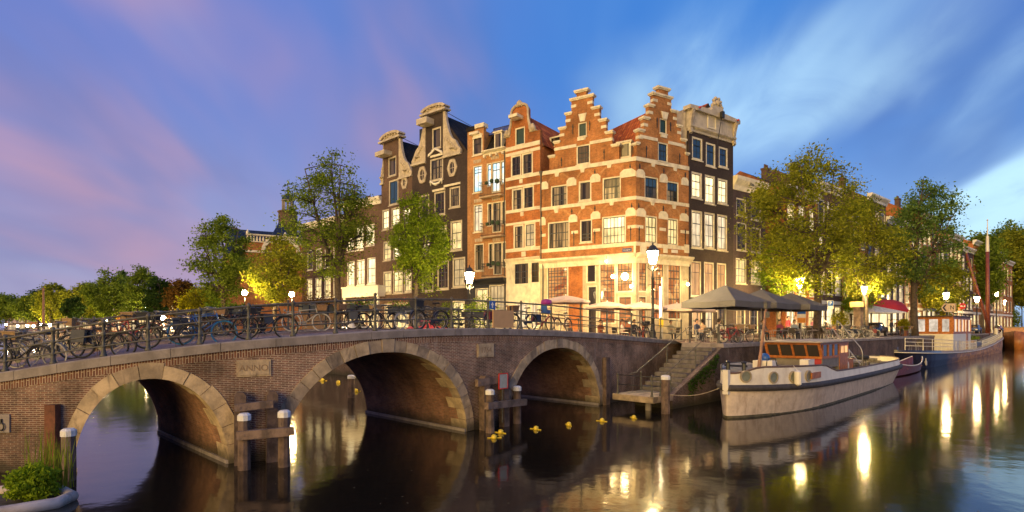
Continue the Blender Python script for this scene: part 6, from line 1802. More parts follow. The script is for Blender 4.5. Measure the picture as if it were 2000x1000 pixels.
def fender(label, backs, fronts, beams):
    rt = thing('mooring_dolphin', label, 'mooring dolphin')
    for px, yt, w in backs:
        p = bpt(px, 0, 0.24); z = zat(yt, p.y); a = face_frame(px); mb = MB()
        mb.loft([[(x * w, y * 0.14, zz) for x, y in ((-1, -1), (1, -1), (1, 1), (-1, 1))] for zz in (-0.6, z)]); mb.loft([[(x * w * (1 - f), y * 0.14, z + 0.18 * f) for x, y in ((-1, -1), (1, -1), (1, 1), (-1, 1))] for f in (0.003, 0.3, 0.5)])
        o = mb.build('upright', WOODP, rt, loc=(p.x, p.y, 0)); o.rotation_euler = (0, 0, a)
    for px, yt, Y in fronts: pile(rt, px, yt, Y, 0.165)
    for (xa, ya, Ya), (xb, yb, Yb), h, th in beams:
        a, b = at(xa, ya, Ya), at(xb, yb, Yb); d = (b - a); L = d.length; mb = MB(); mb.box(0, L, -th, th, -h, h)
        for x in (0.12 * L, 0.88 * L): mb.lathe([(0.035, 0), (0.03, 0.03)], 6, (x, 0, 0)) if False else mb.box(x - 0.03, x + 0.03, -th - 0.015, -th, -0.03, 0.03)
        o = mb.build('beam', WOODP2, rt, loc=a); o.rotation_euler = (0, -math.atan2(d.z, math.hypot(d.x, d.y)), math.atan2(d.y, d.x))


def yb(px): return bx(px).y
fender('timber mooring frame with white capped piles at the left pier', [(469, 772, 0.15), (529, 770, 0.15)], [(477, 812, 15.2), (555, 806, 15.55)],
       [((458, 797, yb(458) - 0.5), (533, 789, yb(533) - 0.5), 0.10, 0.07), ((463, 851, 15.0), (575, 842, 15.35), 0.115, 0.08)])
fender('timber mooring frame with red rimmed sign at the middle pier', [(938, 738, 0.15), (976, 732, 0.15)], [(957, 764, 20.6), (1010, 757, 22.6)],
       [((931, 748, yb(931) - 0.45), (977, 741, yb(977) - 0.45), 0.13, 0.08), ((950, 793, 20.3), (1026, 785, 22.5), 0.125, 0.09)])
lf = thing('mooring_pile', 'timber pile with white cap beside the left arch', 'mooring pile'); pile(lf, 134, 842, 14.1, 0.16)
lf = thing('fender_plank', 'tall rusty brown fender timber on the wall left of the left arch', 'fender timber')
p = bpt(110, 0, 0.13); mb = MB(); mb.box(-0.135, 0.135, -0.1, 0.1, -0.1, zat(790, p.y)); o = mb.build('timber', mat('rusty_timber', (0.15, 0.055, 0.025), 0.85, 0.4, 4, 0.8, 20, stain=(0.03, 0.02, 0.015), stain_amt=0.7), lf, loc=(p.x, p.y, 0)); o.rotation_euler = (0, 0, face_frame(110))
lf = thing('fender_plank', 'tall fender timber on the wall right of the right arch', 'fender timber')
p = bpt(1180, 0, 0.13); mb = MB(); mb.box(-0.2, 0.2, -0.1, 0.1, -0.1, zat(698, p.y)); o = mb.build('timber', WOODP, lf, loc=(p.x, p.y, 0)); o.rotation_euler = (0, 0, face_frame(1180))
lf = thing('mooring_pile', 'timber pile with white cap in front of the stair landing', 'mooring pile'); pile(lf, 1300, 736, 25.2, 0.2)
lf = thing('mooring_pile', 'dark pile standing in the water behind the middle arch', 'mooring pile'); pile(lf, 686, 735, 31, 0.2)
lf = thing('mooring_pile', 'dark pile standing in the water behind the left arch', 'mooring pile'); pile(lf, 316, 775, 24, 0.14)
YEL = mat('yellow_float', (0.70, 0.50, 0.03), 0.4, 0.12)
NEARB = ['beside the middle pier, nearest the viewer', 'beside the middle pier, close behind another', 'first in the open line right of the middle pier', 'second in the open line toward the stairs', 'third in the open line toward the stairs', 'last of the line, below the stair landing']
for i, (px, py) in enumerate([(965, 853), (978, 843), (1047, 836), (1111, 828), (1176, 820), (1238, 814), (603, 741), (614, 738.5), (630, 741), (661, 745), (695, 762)]):
    Y = FPX * HC / (py + 3 - HY); b = at(px, 0, Y); f = i >= 6
    lb = ('yellow float ' + NEARB[i]) if not f else f'yellow float seen through the middle arch, {ORD[i - 6]} from the left'
    rt = thing('buoy', lb, 'buoy', (b.x, b.y, 0.0), R.uniform(0, 3), 'yellow floats on a line')
    mb = MB(); r = 0.105 if not f else 0.16; mb.ball((0, 0, 0.04), r, 12); mb.build('float_ball', YEL, rt, True)
    mb = MB(); mb.tube([(-r - 0.13, 0, 0.015), (r + 0.16, 0.02, 0.015)], 0.018, 5); mb.build('line_end', YEL, rt)

# ------------------------------------------------------------------ boats
class Boat:
    def __init__(s, name, label, bow, stern, cat='boat'):
        s.b = Vector(bow); d = Vector(stern) - s.b; s.L = d.length; s.d = d / s.L; s.n = Vector((-s.d.y, s.d.x))
        s.root = thing(name, label, cat, (s.b.x, s.b.y, 0), math.atan2(d.y, d.x))
    def x_at(s, px, y):
        """distance along the keel where the line at sideways offset y (minus = near side) shows at column px"""
        o = s.b + s.n * y; k = (px - 1000) / FPX
        return (k * o.y - o.x) / (s.d.x - k * s.d.y)
    def z_at(s, px, py, y):
        x = s.x_at(px, y); Y = (s.b + s.n * y + s.d * x).y
        return zat(py, Y)


def hull(L, beam, rails, n=36, keel=-0.5, fore=0.16, aft=0.12, bow_pow=0.6, stern_pow=0.5, tuck=0.86):
    """returns half-beam function and section maker; rails(x) gives deck-edge height"""
    def hb(x):
        f = x / L
        if f < fore: return beam * max(0.0, 1 - (1 - f / fore) ** 2) ** bow_pow
        if f > 1 - aft: return beam * max(0.0, 1 - ((f - 1 + aft) / aft) ** 2) ** stern_pow
        return beam
    return hb


HULLW = mat('worn_white_hull', (0.54, 0.44, 0.35), 0.55, 0.14, 3.0, 0.25, 9, stain=(0.26, 0.17, 0.11), stain_amt=0.5, scuff=(0.10, 0.06, 0.045))
WHITEB = mat('white_boat_paint', (0.72, 0.66, 0.55), 0.45, 0.08, 1.5, stain=(0.42, 0.32, 0.22), stain_amt=0.35)
RUB = mat('dark_rubbing_strake', (0.05, 0.042, 0.038), 0.7, 0.3, 4)
DECK = mat('grey_deck', (0.16, 0.145, 0.125), 0.75, 0.25, 3)
CANV = mat('roof_canvas', (0.36, 0.30, 0.23), 0.8, 0.12, 2)
WGL = glass_mat('wheelhouse_glass', (0.05, 0.04, 0.032), 0.05)


def tug():
    B = Boat('tugboat', 'old white motor tugboat with wooden wheelhouse moored at the quay', (9.1, 23.9), (28.3, 43.3))
    L = B.L; rt = B.root; bm = 1.95
    hb = hull(L, bm, None, fore=0.24, aft=0.16, bow_pow=0.75, stern_pow=0.55)
    xs = [L * (0.5 - 0.5 * math.cos(math.pi * k / 44)) for k in range(45)]
    x_a, x_b = B.x_at(1606, -bm * 0.96), B.x_at(1642, -bm)
    rub = lambda x: 1.42 - 0.70 * (x / L) + 0.62 * (x / L) ** 2            # top of the strake
    def top(x):                                                             # bulwark top
        t_ = min(1, max(0, (x - x_a) / (x_b - x_a))); s_ = t_ * t_ * (3 - 2 * t_)
        fore = rub(x) + 0.48 + 0.27 * min(1, max(0, (x - 0.4) / 1.0))
        aft = rub(x) + 0.36
        return fore * (1 - s_) + aft * s_
    def sec(x, w0, w1, z0, z1, n=1): return None
    # lower hull
    mb = MB(); rings = []
    for x in xs:
        w = hb(x); zr = rub(x) - 0.12; tk = 1.0 if x / L < 0.5 else 1 - 0.30 * ((x / L - 0.5) / 0.5) ** 2
        f_ = min(1, x / L / 0.35); wl = w * (0.78 + 0.15 * f_ * f_ * (3 - 2 * f_)) * tk
        xo = -0.0 + 0.25 * max(0, (0.1 - x / L)) ; rk = 0.9 * max(0, x / L - 0.85) / 0.15
        rings.append([(x - rk * 1.2, -wl * 0.6, -0.7), (x - rk * 0.8, -wl, -0.05), (x - rk * 0.3, -(wl * 0.35 + w * 0.65), zr * 0.55), (x, -w, zr), (x, w, zr), (x - rk * 0.3, (wl * 0.35 + w * 0.65), zr * 0.55), (x - rk * 0.8, wl, -0.05), (x - rk * 1.2, wl * 0.6, -0.7)])
    mb.loft(rings); mb.build('hull', HULLW, rt)
    for sd in (-1, 1):
        mb = MB(); rings = []
        for x in xs:
            w = hb(x); tk = 1.0 if x / L < 0.5 else 1 - 0.30 * ((x / L - 0.5) / 0.5) ** 2
            f_ = min(1, x / L / 0.35); wl = w * (0.78 + 0.15 * f_ * f_ * (3 - 2 * f_)) * tk; rk = 0.9 * max(0, x / L - 0.85) / 0.15; x_ = x - rk * 0.8
            rings.append([(x_, sd * (wl - 0.03), -0.2), (x_, sd * (wl + 0.012), -0.2), (x_, sd * (wl + 0.02 + 0.06 * (1 - wl / max(w, .01))), 0.10), (x_, sd * (wl - 0.03), 0.10)])
        mb.loft(rings); mb.build('boot_stripe', mat('algae_boot_stripe', (0.075, 0.065, 0.035), 0.7, 0.4, 4), rt)
    # strake
    for sd in (-1, 1):
        mb = MB(); rings = []
        for x in xs:
            w = hb(x); z1 = rub(x); e = 0.16
            rings.append([(x - (0.1 if x == 0 else 0), sd * (w - 0.02), z1 - 0.28), (x - (0.14 if x == 0 else 0), sd * (w + e * 0.75), z1 - 0.25), (x - (0.14 if x == 0 else 0), sd * (w + e), z1 - 0.12), (x, sd * (w + e * 0.7), z1), (x, sd * (w - 0.02), z1)])
        mb.loft(rings if sd < 0 else rings[::-1]); mb.build('rubbing_strake', RUB, rt, True)
    # bulwark
    for sd in (-1, 1):
        mb = MB(); rings = []
        for x in xs:
            w = max(0.0, hb(x) - 0.03); ti = 0.06
            rings.append([(x, sd * w, rub(x) - 0.02), (x + (0.02 if x < 0.2 else 0), sd * max(0, w - 0.05), top(x)), (x, sd * max(0, w - 0.05 - ti), top(x)), (x, sd * max(0, w - ti), rub(x) - 0.02)])
        mb.loft(rings); mb.build('bulwark', WHITEB, rt)
        mb = MB(); mb.tube([(x, sd * max(0, hb(x) - 0.09), top(x) + 0.015) for x in xs], 0.045, 6); mb.build('cap_rail', RUB if sd > 0 else mat('brown_cap_rail', (0.12, 0.07, 0.045), 0.6), rt)
    # decks
    mb = MB()
    def deck(x0, x1, off, m=0):
        q = [x for x in xs if x0 < x < x1]; q = [x0] + q + [x1]
        for a, b in zip(q[:-1], q[1:]):
            mb.face([(a, -max(0, hb(a) - 0.1), off(a)), (b, -max(0, hb(b) - 0.1), off(b)), (b, max(0, hb(b) - 0.1), off(b)), (a, max(0, hb(a) - 0.1), off(a))], m)
    deck(0.5, x_b, lambda x: min(top(x), rub(x) + 0.66) - 0.05 if x < x_a else rub(x) + 0.66 - 0.05); deck(x_b, L - 0.1, lambda x: rub(x) - 0.03)
    mb.face([(x_b, -bm + 0.1, rub(x_b) - 0.03), (x_b, bm - 0.1, rub(x_b) - 0.03), (x_b, bm - 0.1, rub(x_b) + 0.62), (x_b, -bm + 0.1, rub(x_b) + 0.62)])
    mb.build('deck', DECK, rt)
    # portholes
    for px, py in ((1458, 735), (1512, 737), (1550, 736), (1580, 734)):
        w = None
        lo, hi = 0.05, 12.0
        for _ in range(40):
            x = (lo + hi) / 2; q = B.b + B.d * x - B.n * hb(x)
            if 1000 + FPX * q.x / q.y < px: lo = x
            else: hi = x
        y = -hb(x) + 0.03; z = B.z_at(px, py, y); e = 0.3; dy = (-hb(x + e) + hb(x - e)) / (2 * e); a = math.atan2(dy, 1)
        mb = MB(); n = 18
        pts = [(0.19 * math.cos(2 * math.pi * k / n), 0.21 * math.sin(2 * math.pi * k / n)) for k in range(n)]; po = [(p_ * 1.25, q_ * 1.25) for p_, q_ in pts]
        for k in range(n): mb.prism([po[k], pts[k], pts[(k + 1) % n], po[(k + 1) % n]], -0.05, 0.03)
        o = mb.build('porthole', mat('porthole_brass', (0.32, 0.26, 0.17), 0.4), rt, loc=(x, y, z)); o.rotation_euler = (0.03, 0, a); o.scale = (1.15, 1, 1)
        mb = MB(); mb.prism(pts, -0.02, 0.02); mb.build('pane', mat('porthole_glass', (0.17, 0.18, 0.13), 0.2), o)
    # name board
    x = B.x_at(1596, -bm); mb = MB(); mb.box(-0.65, 0.65, -0.04, 0.03, -0.14, 0.14); mb.build('name_board', VARN, rt, loc=(x, -hb(x) + 0.01, B.z_at(1596, 733, -bm)))
    # wheelhouse
    x0 = B.x_at(1604, -1.3) ; x1 = B.x_at(1655, -1.3)
    zf = rub(x_a) + 0.62; zr = B.z_at(1560, 668, 0); wlo = B.z_at(1558, 699, 0); w = 1.32
    wh = MB(); wh.box(x0 + 0.12, x1, -w, w, rub(x1), wlo + 0.05); wh.build('cabin_base', mat('grey_cabin', (0.20, 0.17, 0.13), 0.6), rt)
    H = MB(); slant = 0.42
    # sill, posts and head frame
    H.loft([[(x0 - 0.02, -w - 0.03, wlo), (x1, -w - 0.03, wlo), (x1, w + 0.03, wlo), (x0 - 0.02, w + 0.03, wlo)], [(x0 - 0.05, -w - 0.03, wlo + 0.13), (x1, -w - 0.03, wlo + 0.13), (x1, w + 0.03, wlo + 0.13), (x0 - 0.05, w + 0.03, wlo + 0.13)]])
    za, zb_ = wlo + 0.13, zr - 0.12
    H.loft([[(x0 - slant + 0.03, -w - 0.05, zb_), (x1, -w - 0.05, zb_), (x1, w + 0.05, zb_), (x0 - slant + 0.03, w + 0.05, zb_)], [(x0 - slant, -w - 0.05, zr), (x1, -w - 0.05, zr), (x1, w + 0.05, zr), (x0 - slant, w + 0.05, zr)]])
    fx = lambda z: x0 - 0.05 - (slant - 0.05) * (z - za) / (zb_ - za)
    for y in (-w, -w * 0.5, 0, w * 0.5, w):
        t_ = 0.05 if abs(y) < w else 0.07
        H.loft([[(fx(z) - 0.02, y - t_, z), (fx(z) + 0.08, y - t_, z), (fx(z) + 0.08, y + t_, z), (fx(z) - 0.02, y + t_, z)] for z in (za, zb_)])
    Lw = x1 - x0
    for f in (0.02, 0.22, 0.42, 0.63, 0.98):
        for s in (-1, 1):
            H.box(x0 + Lw * f - 0.06, x0 + Lw * f + 0.06, s * w - 0.05, s * w + 0.05, za, zb_)
    H.build('wheelhouse', VARN, rt)
    mb = MB(); mb.loft([[(fx(z) + 0.03, -w, z), (fx(z) + 0.05, -w, z), (fx(z) + 0.05, w, z), (fx(z) + 0.03, w, z)] for z in (za, zb_)]); mb.build('windscreen', WGL, rt)
    mb = MB(); mb.box(x0, x0 + Lw * 0.62, -w + 0.0, -w + 0.02, za, zb_); mb.box(x0, x1, w - 0.02, w, za, zb_); mb.build('side_window', WGL, rt)
    # door aft on the near side, quay lamp light put in as glowing panes
    mb = MB(); mb.box(x0 + Lw * 0.64, x0 + Lw * 0.97, -w - 0.04, -w + 0.02, rub(x1) + 0.05, zb_); d = mb.build('door', VARN, rt)
    mb = MB()
    for k in (0.68, 0.83): mb.box(x0 + Lw * k, x0 + Lw * (k + 0.11), -w - 0.055, -w - 0.042, za + 0.1, zb_ - 0.12)
    mb.build('door_pane', lit_mat('lamplit_door_pane', (1.0, 0.48, 0.12), 0.8, 0.6), d)
    mb = MB(); mb.loft([[(x0 - slant - 0.25, -w - 0.22, zr), (x1 + 0.12, -w - 0.22, zr), (x1 + 0.12, w + 0.22, zr), (x0 - slant - 0.25, w + 0.22, zr)], [(x0 - slant - 0.25, -w - 0.22, zr + 0.05), (x1 + 0.12, -w - 0.22, zr + 0.05), (x1 + 0.12, w + 0.22, zr + 0.05), (x0 - slant - 0.25, w + 0.22, zr + 0.05)], [(x0 - slant + 0.4, -w * 0.5, zr + 0.13), (x1 - 0.4, -w * 0.5, zr + 0.13), (x1 - 0.4, w * 0.5, zr + 0.13), (x0 - slant + 0.4, w * 0.5, zr + 0.13)]]); mb.build('wheelhouse_roof', CANV, rt)
    # aft trunk, engine casing, clutter
    mb = MB(); xc = x1 + 0.1; mb.box(xc, xc + 2.6, -0.95, 0.95, rub(xc), rub(xc) + 0.72); mb.box(xc - 0.0, xc + 2.7, -1.02, 1.02, rub(xc) + 0.72, rub(xc) + 0.77); mb.build('engine_casing', VARN, rt)
    mb = MB(); mb.lathe([(0.3, -0.05), (0.36, 0.0), (0.3, 0.05)], 14); mb.v = [(x + xc + 0.9, z - 1.03, y + rub(xc) + 0.35) for x, y, z in mb.v]; mb.build('life_ring', WHITEB, rt)
    mb = MB()
    for i in range(26):
        x = xc + 2.9 + R.uniform(0, L - xc - 4.5); y = R.uniform(-1.3, 1.3) * (hb(x) / bm) * .8; r_ = R.uniform(0.08, 0.22); mb.box(x - r_, x + r_, y - r_, y + r_ * 1.3, rub(x), rub(x) + R.uniform(0.1, 0.42))
    mb.build('deck_clutter', mat('dark_junk', (0.10, 0.085, 0.07), 0.6, 0.6, 6), rt)
    # bow fittings, fender, horn, mast
    mb = MB()
    for y in (-0.35, 0.35): mb.lathe([(0.09, 0), (0.09, 0.35), (0.13, 0.4), (0.05, 0.46)], 8, (0.95, y, top(1.0) - 0.1))
    mb.tube([(0.95, -0.5, top(1) + 0.15), (0.95, 0.5, top(1) + 0.15)], 0.05, 6); mb.tube([(2.0, -0.9, top(2)), (2.1, -0.9, top(2) + 0.35), (2.5, -1.1, top(2) + 0.35), (2.6, -1.15, top(2))], 0.025, 5); mb.build('bitts', IRON, rt)
    mb = MB(); mb.box(-0.12, 0.1, -0.12, 0.12, rub(0) - 0.4, top(0) + 0.15); mb.build('stem_post', WHITEB, rt)
    mb = MB(); xm = B.x_at(1482, 0); z_m = rub(xm) + 0.6; xt = B.x_at(1492, 0)
    mt = at(1497, 596, (B.b + B.d * xm).y + 0.6); p0 = (xm, 0, z_m); dd = Vector((mt.x, mt.y)) - B.b; p1 = (dd.dot(B.d), dd.dot(B.n), mt.z)
    mb.tube([p0, p1], [0.09, 0.05], 8); mm = mb.build('leaning_mast', mat('mast_wood', (0.26, 0.12, 0.06), 0.5, 0.3), rt)
    mb = MB(); q = Vector(p0).lerp(Vector(p1), 0.93); mb.lathe([(0.05, 0), (0.1, 0.05), (0.1, 0.3), (0.14, 0.32), (0.03, 0.45)], 8, tuple(q)); q = Vector(p0).lerp(Vector(p1), 0.80); mb.lathe([(0.1, 0), (0.1, 0.25), (0.03, 0.3)], 8, (q.x, q.y - 0.12, q.z)); mb.build('mast_lantern', IRON_G, mm)
    mb = MB(); mb.box(xm + 0.3, xm + 0.9, -0.5, 0.4, z_m, z_m + 0.35); mb.build('deck_box', WHITEB, rt)
    mb = MB(); mb.ball((xm + 1.0, 0.1, z_m + 0.45), 0.24, 12); mb.build('ball_fender', BCOL['blue'], rt, True)
    xk = B.x_at(1570, -1.0); mb = MB(); mb.box(xk - 0.45, xk + 0.45, -1.35, -0.95, zf - 0.02, zf + 0.38); mb.build('deck_locker', WHITEB, rt)
    xk = B.x_at(1594, -0.9); mb = MB(); mb.lathe([(0.05, 0), (0.08, 0.3), (0.2, 0.45)], 10); mb.v = [(xk - z, y - 1.1, x + zf + 0.2) for x, y, z in mb.v]; mb.build('horn', mat('red_paint'), rt)
    # hanging fender
    xk = B.x_at(1568, -bm); mb = MB(); mb.lathe([(0.04, -0.38), (0.16, -0.3), (0.16, 0.25), (0.05, 0.32)], 10, (xk, -hb(xk) - 0.14, B.z_at(1568, 738, -bm))); mb.tube([(xk, -hb(xk) - 0.14, B.z_at(1568, 738, -bm) + 0.3), (xk, -hb(xk) + 0.05, top(xk) + 0.05)], 0.012, 4); mb.build('fender', WHITEB, rt)
    mb = MB(); mb.tube([(L - 3.2 + 0.45 * math.cos(a), 0.6 + 0.45 * math.sin(a), rub(L - 3) + 0.4) for a in np.linspace(0, 2 * math.pi, 15)[:-1]], 0.15, 8, closed=True); mb.build('tyre', TYRE, rt, True)
    # mooring rope to the pile
    a = Vector((0.6, -0.3, rub(0) + 0.3)); pb_ = at(1302, 770, 25.2); q = Vector((pb_.x, pb_.y)) - B.b; b = Vector((q.dot(B.d), q.dot(B.n), pb_.z))
    mb = MB(); mb.tube([a.lerp(b, f) - Vector((0, 0, 0.35 * math.sin(math.pi * f))) for f in np.linspace(0, 1, 10)], 0.014, 5); mb.build('mooring_rope', mat('rope', (0.35, 0.28, 0.2), 0.9), rt)
    return B


TUG = tug()

# boarding ladder from the quay to the tug
lad = thing('boarding_ladder', 'galvanised boarding stair with tube handrails from quay to tugboat', 'ladder')
GALV = mat('galvanised_tube', (0.42, 0.40, 0.37), 0.45, 0.15, metal=0.4)
A_, B_ = at(1612, 655, 39.0), at(1655, 712, 35.2)
for s in (0.0, 0.75):
    o_ = Vector((s, s * -0.15, 0.02))
    mb = MB(); mb.tube([A_ + o_ + Vector((0, 0, -0.05)), A_ + o_ + Vector((0, 0, 1.0)), A_.lerp(B_, .15) + o_ + Vector((0, 0, 1.05)), B_ + o_ + Vector((0, 0, 1.05)), B_ + o_ + Vector((0.12, 0, 0.75)), B_ + o_ + Vector((0.12, 0, -0.25))], 0.032, 8); mb.build('handrail', GALV, lad, True)
    mb = MB(); mb.tube([A_ + o_, B_ + o_], 0.04, 6); mb.build('stringer', GALV, lad)
for k in range(6):
    p = A_.lerp(B_, (k + 0.5) / 6); mb = MB(); mb.box(p.x - 0.02, p.x + 0.78, p.y - 0.12, p.y + 0.1, p.z - 0.02, p.z + 0.02); mb.build('tread', GALV, lad)


def barge():
    B = Boat('houseboat', 'dark hulled dutch barge houseboat with orange wooden deckhouse and white railing', (36.6, 54.2), (84.5, 99.5))
    L = B.L; rt = B.root; bm = 2.5
    def hb(x):
        f = x / L
        if f < 0.09: return bm * max(0.0, 1 - (1 - f / 0.09) ** 2) ** 0.5
        if f > 0.84: return bm * max(0.0, 1 - ((f - 0.84) / 0.16) ** 2) ** 0.55
        return bm
    xs = [L * (0.5 - 0.5 * math.cos(math.pi * k / 44)) for k in range(45)]
    dk = lambda x: 1.75 - 0.55 * math.sin(math.pi * min(1, x / L * 1.15)) + 0.95 * max(0, x / L - 0.45) ** 2 * 4
    HB = mat('dark_blue_hull', (0.012, 0.013, 0.035), 0.3, 0.3, 0.8, coat=0.4); RU = mat('lamp_gold_hull', (0.42, 0.19, 0.05), 0.5, 0.3, 0.9, 0.1, 10)
    mb = MB(); rings = []
    for x in xs:
        w = hb(x); z = dk(x) - 0.28; rk = 1.2 * max(0, 0.06 - x / L) / 0.06
        rings.append([(x + rk * 1.4, -w * 0.7, -0.7), (x + rk, -w * 0.95, -0.02), (x + rk * .5, -w, z * 0.5), (x, -w, z), (x, w, z), (x + rk * .5, w, z * 0.5), (x + rk, w * 0.95, -0.02), (x + rk * 1.4, w * 0.7, -0.7)])
    mb.loft(rings)
    nf = len(mb.f)
    hm = bpy.data.materials.new('blue_to_lamp_gold_hull'); hm.use_nodes = True; t = NT(hm.node_tree); co = t.node('ShaderNodeTexCoord').outputs['Object']; sp = t.node('ShaderNodeSeparateXYZ'); t.l.new(co, sp.inputs[0])
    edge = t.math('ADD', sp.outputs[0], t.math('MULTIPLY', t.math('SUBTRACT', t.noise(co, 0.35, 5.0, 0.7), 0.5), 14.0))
    rust = t.mix(t.smooth(t.noise(t.mapping(co, (0.6, 1, 2.0)), 1.3, 5.0, 0.7), 0.35, 0.65), (0.20, 0.075, 0.02), (0.58, 0.27, 0.06))  # the gold tone is the lamps' reflection put into the hull colour
    t.put(t.n['Principled BSDF'].inputs['Base Color'], t.mix(t.smooth(edge, 9.0, 24.0), (0.012, 0.013, 0.035), rust)); t.n['Principled BSDF'].inputs['Roughness'].default_value = 0.5; t.n['Principled BSDF'].inputs['Specular IOR Level'].default_value = 0.25  # rust here is the gold of the lamps' reflection
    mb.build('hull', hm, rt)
    for sd in (-1, 1):
        mb = MB(); rings = []
        for x in xs:
            w = hb(x); z = dk(x); rings.append([(x, sd * (w - 0.02), z - 0.3), (x, sd * (w + 0.10), z - 0.26), (x, sd * (w + 0.10), z - 0.18), (x, sd * (w + 0.0), z - 0.14), (x, sd * (w - 0.02), z + 0.02), (x, sd * max(0, w - 0.12), z + 0.02), (x, sd * max(0, w - 0.12), z - 0.3)])
        mb.loft(rings)
        for i, f in enumerate(mb.f): mb.m[i] = 0 if sum(mb.v[k][0] for k in f) / len(f) < L * 0.12 else 1  # lamp reflection carried on as gold in the bulwark colour
        mb.build('bulwark', [HB, mat('lamp_gold_bulwark', (0.30, 0.19, 0.08), 0.4, 0.2)], rt)
        mb = MB(); mb.tube([(x, sd * (hb(x) + 0.1), dk(x) - 0.22) for x in xs], 0.045, 6); mb.build('rub_rail', WHITEB, rt)
    mb = MB()
    for a, b in zip(xs[:-1], xs[1:]): mb.face([(a, -hb(a) + .05 * (hb(a) > .1), dk(a) - 0.05), (b, -hb(b) + .05 * (hb(b) > .1), dk(b) - 0.05), (b, hb(b) - .05 * (hb(b) > .1), dk(b) - 0.05), (a, hb(a) - .05 * (hb(a) > .1), dk(a) - 0.05)])
    mb.build('deck', DECK, rt)
    # deckhouse: white below, varnished wood above
    w = 1.95
    x0 = B.x_at(1862, -w); x1 = B.x_at(1896, -w)
    zt = B.z_at(1830, 619, 0); zm = B.z_at(1830, 652, 0); zd = dk(x0) - 0.1
    mb = MB(); mb.box(x0, x1, -w, w, zd, zm); mb.build('lower_cabin', WHITEB, rt)
    mb = MB(); mb.box(x0 + 0.06, x1 - 0.06, -w + 0.06, w - 0.06, zm, zt); mb.build('cabin_core', mat('cabin_wood', (0.30, 0.11, 0.03), 0.5), rt)
    H = MB()
    for z0_, z1_ in ((zm, zm + 0.28), (zt - 0.30, zt)): H.box(x0, x1, -w, w, z0_, z1_)
    for y in (-w + 0.18, -w * 0.36, w * 0.28, w - 0.18): H.box(x0 - 0.012, x0 + 0.1, y - 0.2, y + 0.2, zm + 0.28, zt - 0.30)
    n = 5
    for k in range(n + 1):
        x = x0 + 0.15 + (x1 - x0 - 0.3) * k / n
        for s in (-1, 1): H.box(x - 0.18, x + 0.18, s * w - 0.06 - 0.012, s * w + 0.06 + .012, zm + 0.28, zt - 0.30)
    H.build('deckhouse', VARN, rt)
    ys = [-w + 0.38, -w * 0.36 - 0.2, -w * 0.36 + 0.2, w * 0.28 - 0.2, w * 0.28 + 0.2, w - 0.38]
    for k in range(3):
        mb = MB(); mb.box(x0 + 0.02, x0 + 0.05, ys[2 * k], ys[2 * k + 1], zm + 0.28, zt - 0.30); mb.build('window', lit_mat('lit_curtain_white', (1.0, 0.84, 0.66), 0.55, 0.6, 14), rt)
    for k in range(n):
        xa = x0 + 0.15 + (x1 - x0 - 0.3) * k / n + 0.18; xb = x0 + 0.15 + (x1 - x0 - 0.3) * (k + 1) / n - 0.18
        mb = MB(); mb.box(xa, xb, -w + 0.02, -w + 0.05, zm + 0.28, zt - 0.30); mb.build('window', lit_mat('lit_curtain_gold', (1.0, 0.66, 0.34), 0.7, 0.5, 14), rt)
    mb = MB(); mb.box(x0 - 0.35, x1 + 0.25, -w - 0.25, w + 0.25, zt, zt + 0.1); mb.build('deckhouse_roof', mat('tarred_roof', (0.06, 0.055, 0.05), 0.7), rt)
    mb = MB(); xd = x0 + (x1 - x0) * 0.72; mb.box(xd, xd + 1.2, -w - 0.03, -w, zd, zt - 0.35); mb.build('door', VARN, rt)
    # white railing round the stern and along the side
    def rail(xa, xb, sd, h0, n, nm):
        mb = MB(); P = [xa + (xb - xa) * k / n for k in range(n + 1)]
        for x in P: mb.tube([(x, sd * (hb(x) - 0.08), dk(x)), (x, sd * (hb(x) - 0.08), dk(x) + h0)], 0.03, 5)
        for f in (0.38, 0.7, 1.0): mb.tube([(x, sd * (hb(x) - 0.08), dk(x) + h0 * f) for x in P], 0.03, 5)
        mb.build(nm, WHITEB, rt)
    rail(0.5, x0 + 0.5, -1, 1.15, 9, 'stern_railing'); rail(0.5, x0 + 0.5, 1, 1.15, 9, 'stern_railing'); rail(x0 + 0.5, x1 + 1, -1, 1.1, 12, 'side_railing'); rail(x1 + 6, L * 0.93, -1, 0.9, 22, 'side_railing')
    # hatch, trunk, mast and boom
    mb = MB(); mb.box(x1 + 1.0, L * 0.74, -1.5, 1.5, dk(x1 + 2) - 0.05, dk(x1 + 2) + 0.6); mb.build('cargo_hatch', mat('blue_grey_hatch', (0.16, 0.18, 0.26), 0.6), rt)
    xm = B.x_at(1929, 0.0); zb_ = dk(xm)
    top = B.z_at(1925, 428, 0); seg = B.z_at(1926, 490, 0)
    MW = mat('red_brown_mast', (0.20, 0.055, 0.03), 0.4, 0.25)
    mb = MB(); mb.tube([(xm, 0, zb_), (xm - 0.2, 0, seg)], [0.34, 0.26], 10); m_ = mb.build('mast', MW, rt, True)
    mb = MB(); mb.tube([(xm - 0.2, 0, seg), (xm - 0.22, 0, seg + (top - seg) * 0.5)], [0.27, 0.2], 10); mb.tube([(xm - 0.22, 0, seg + (top - seg) * 0.5), (xm - 0.24, 0, top)], [0.1, 0.05], 8); mb.lathe([(0.05, 0), (0.16, 0.1), (0.02, 0.3)], 8, (xm - .24, 0, top)); mb.build('mast_head', WHITEB, m_)
    Yb = (B.b + B.d * xm).y; t_ = at(1880, 474, Yb - 1.0); q = Vector((t_.x, t_.y)) - B.b; tip = Vector((q.dot(B.d), q.dot(B.n), t_.z)); ft = Vector((xm - 0.5, -0.3, zb_ + 0.8))
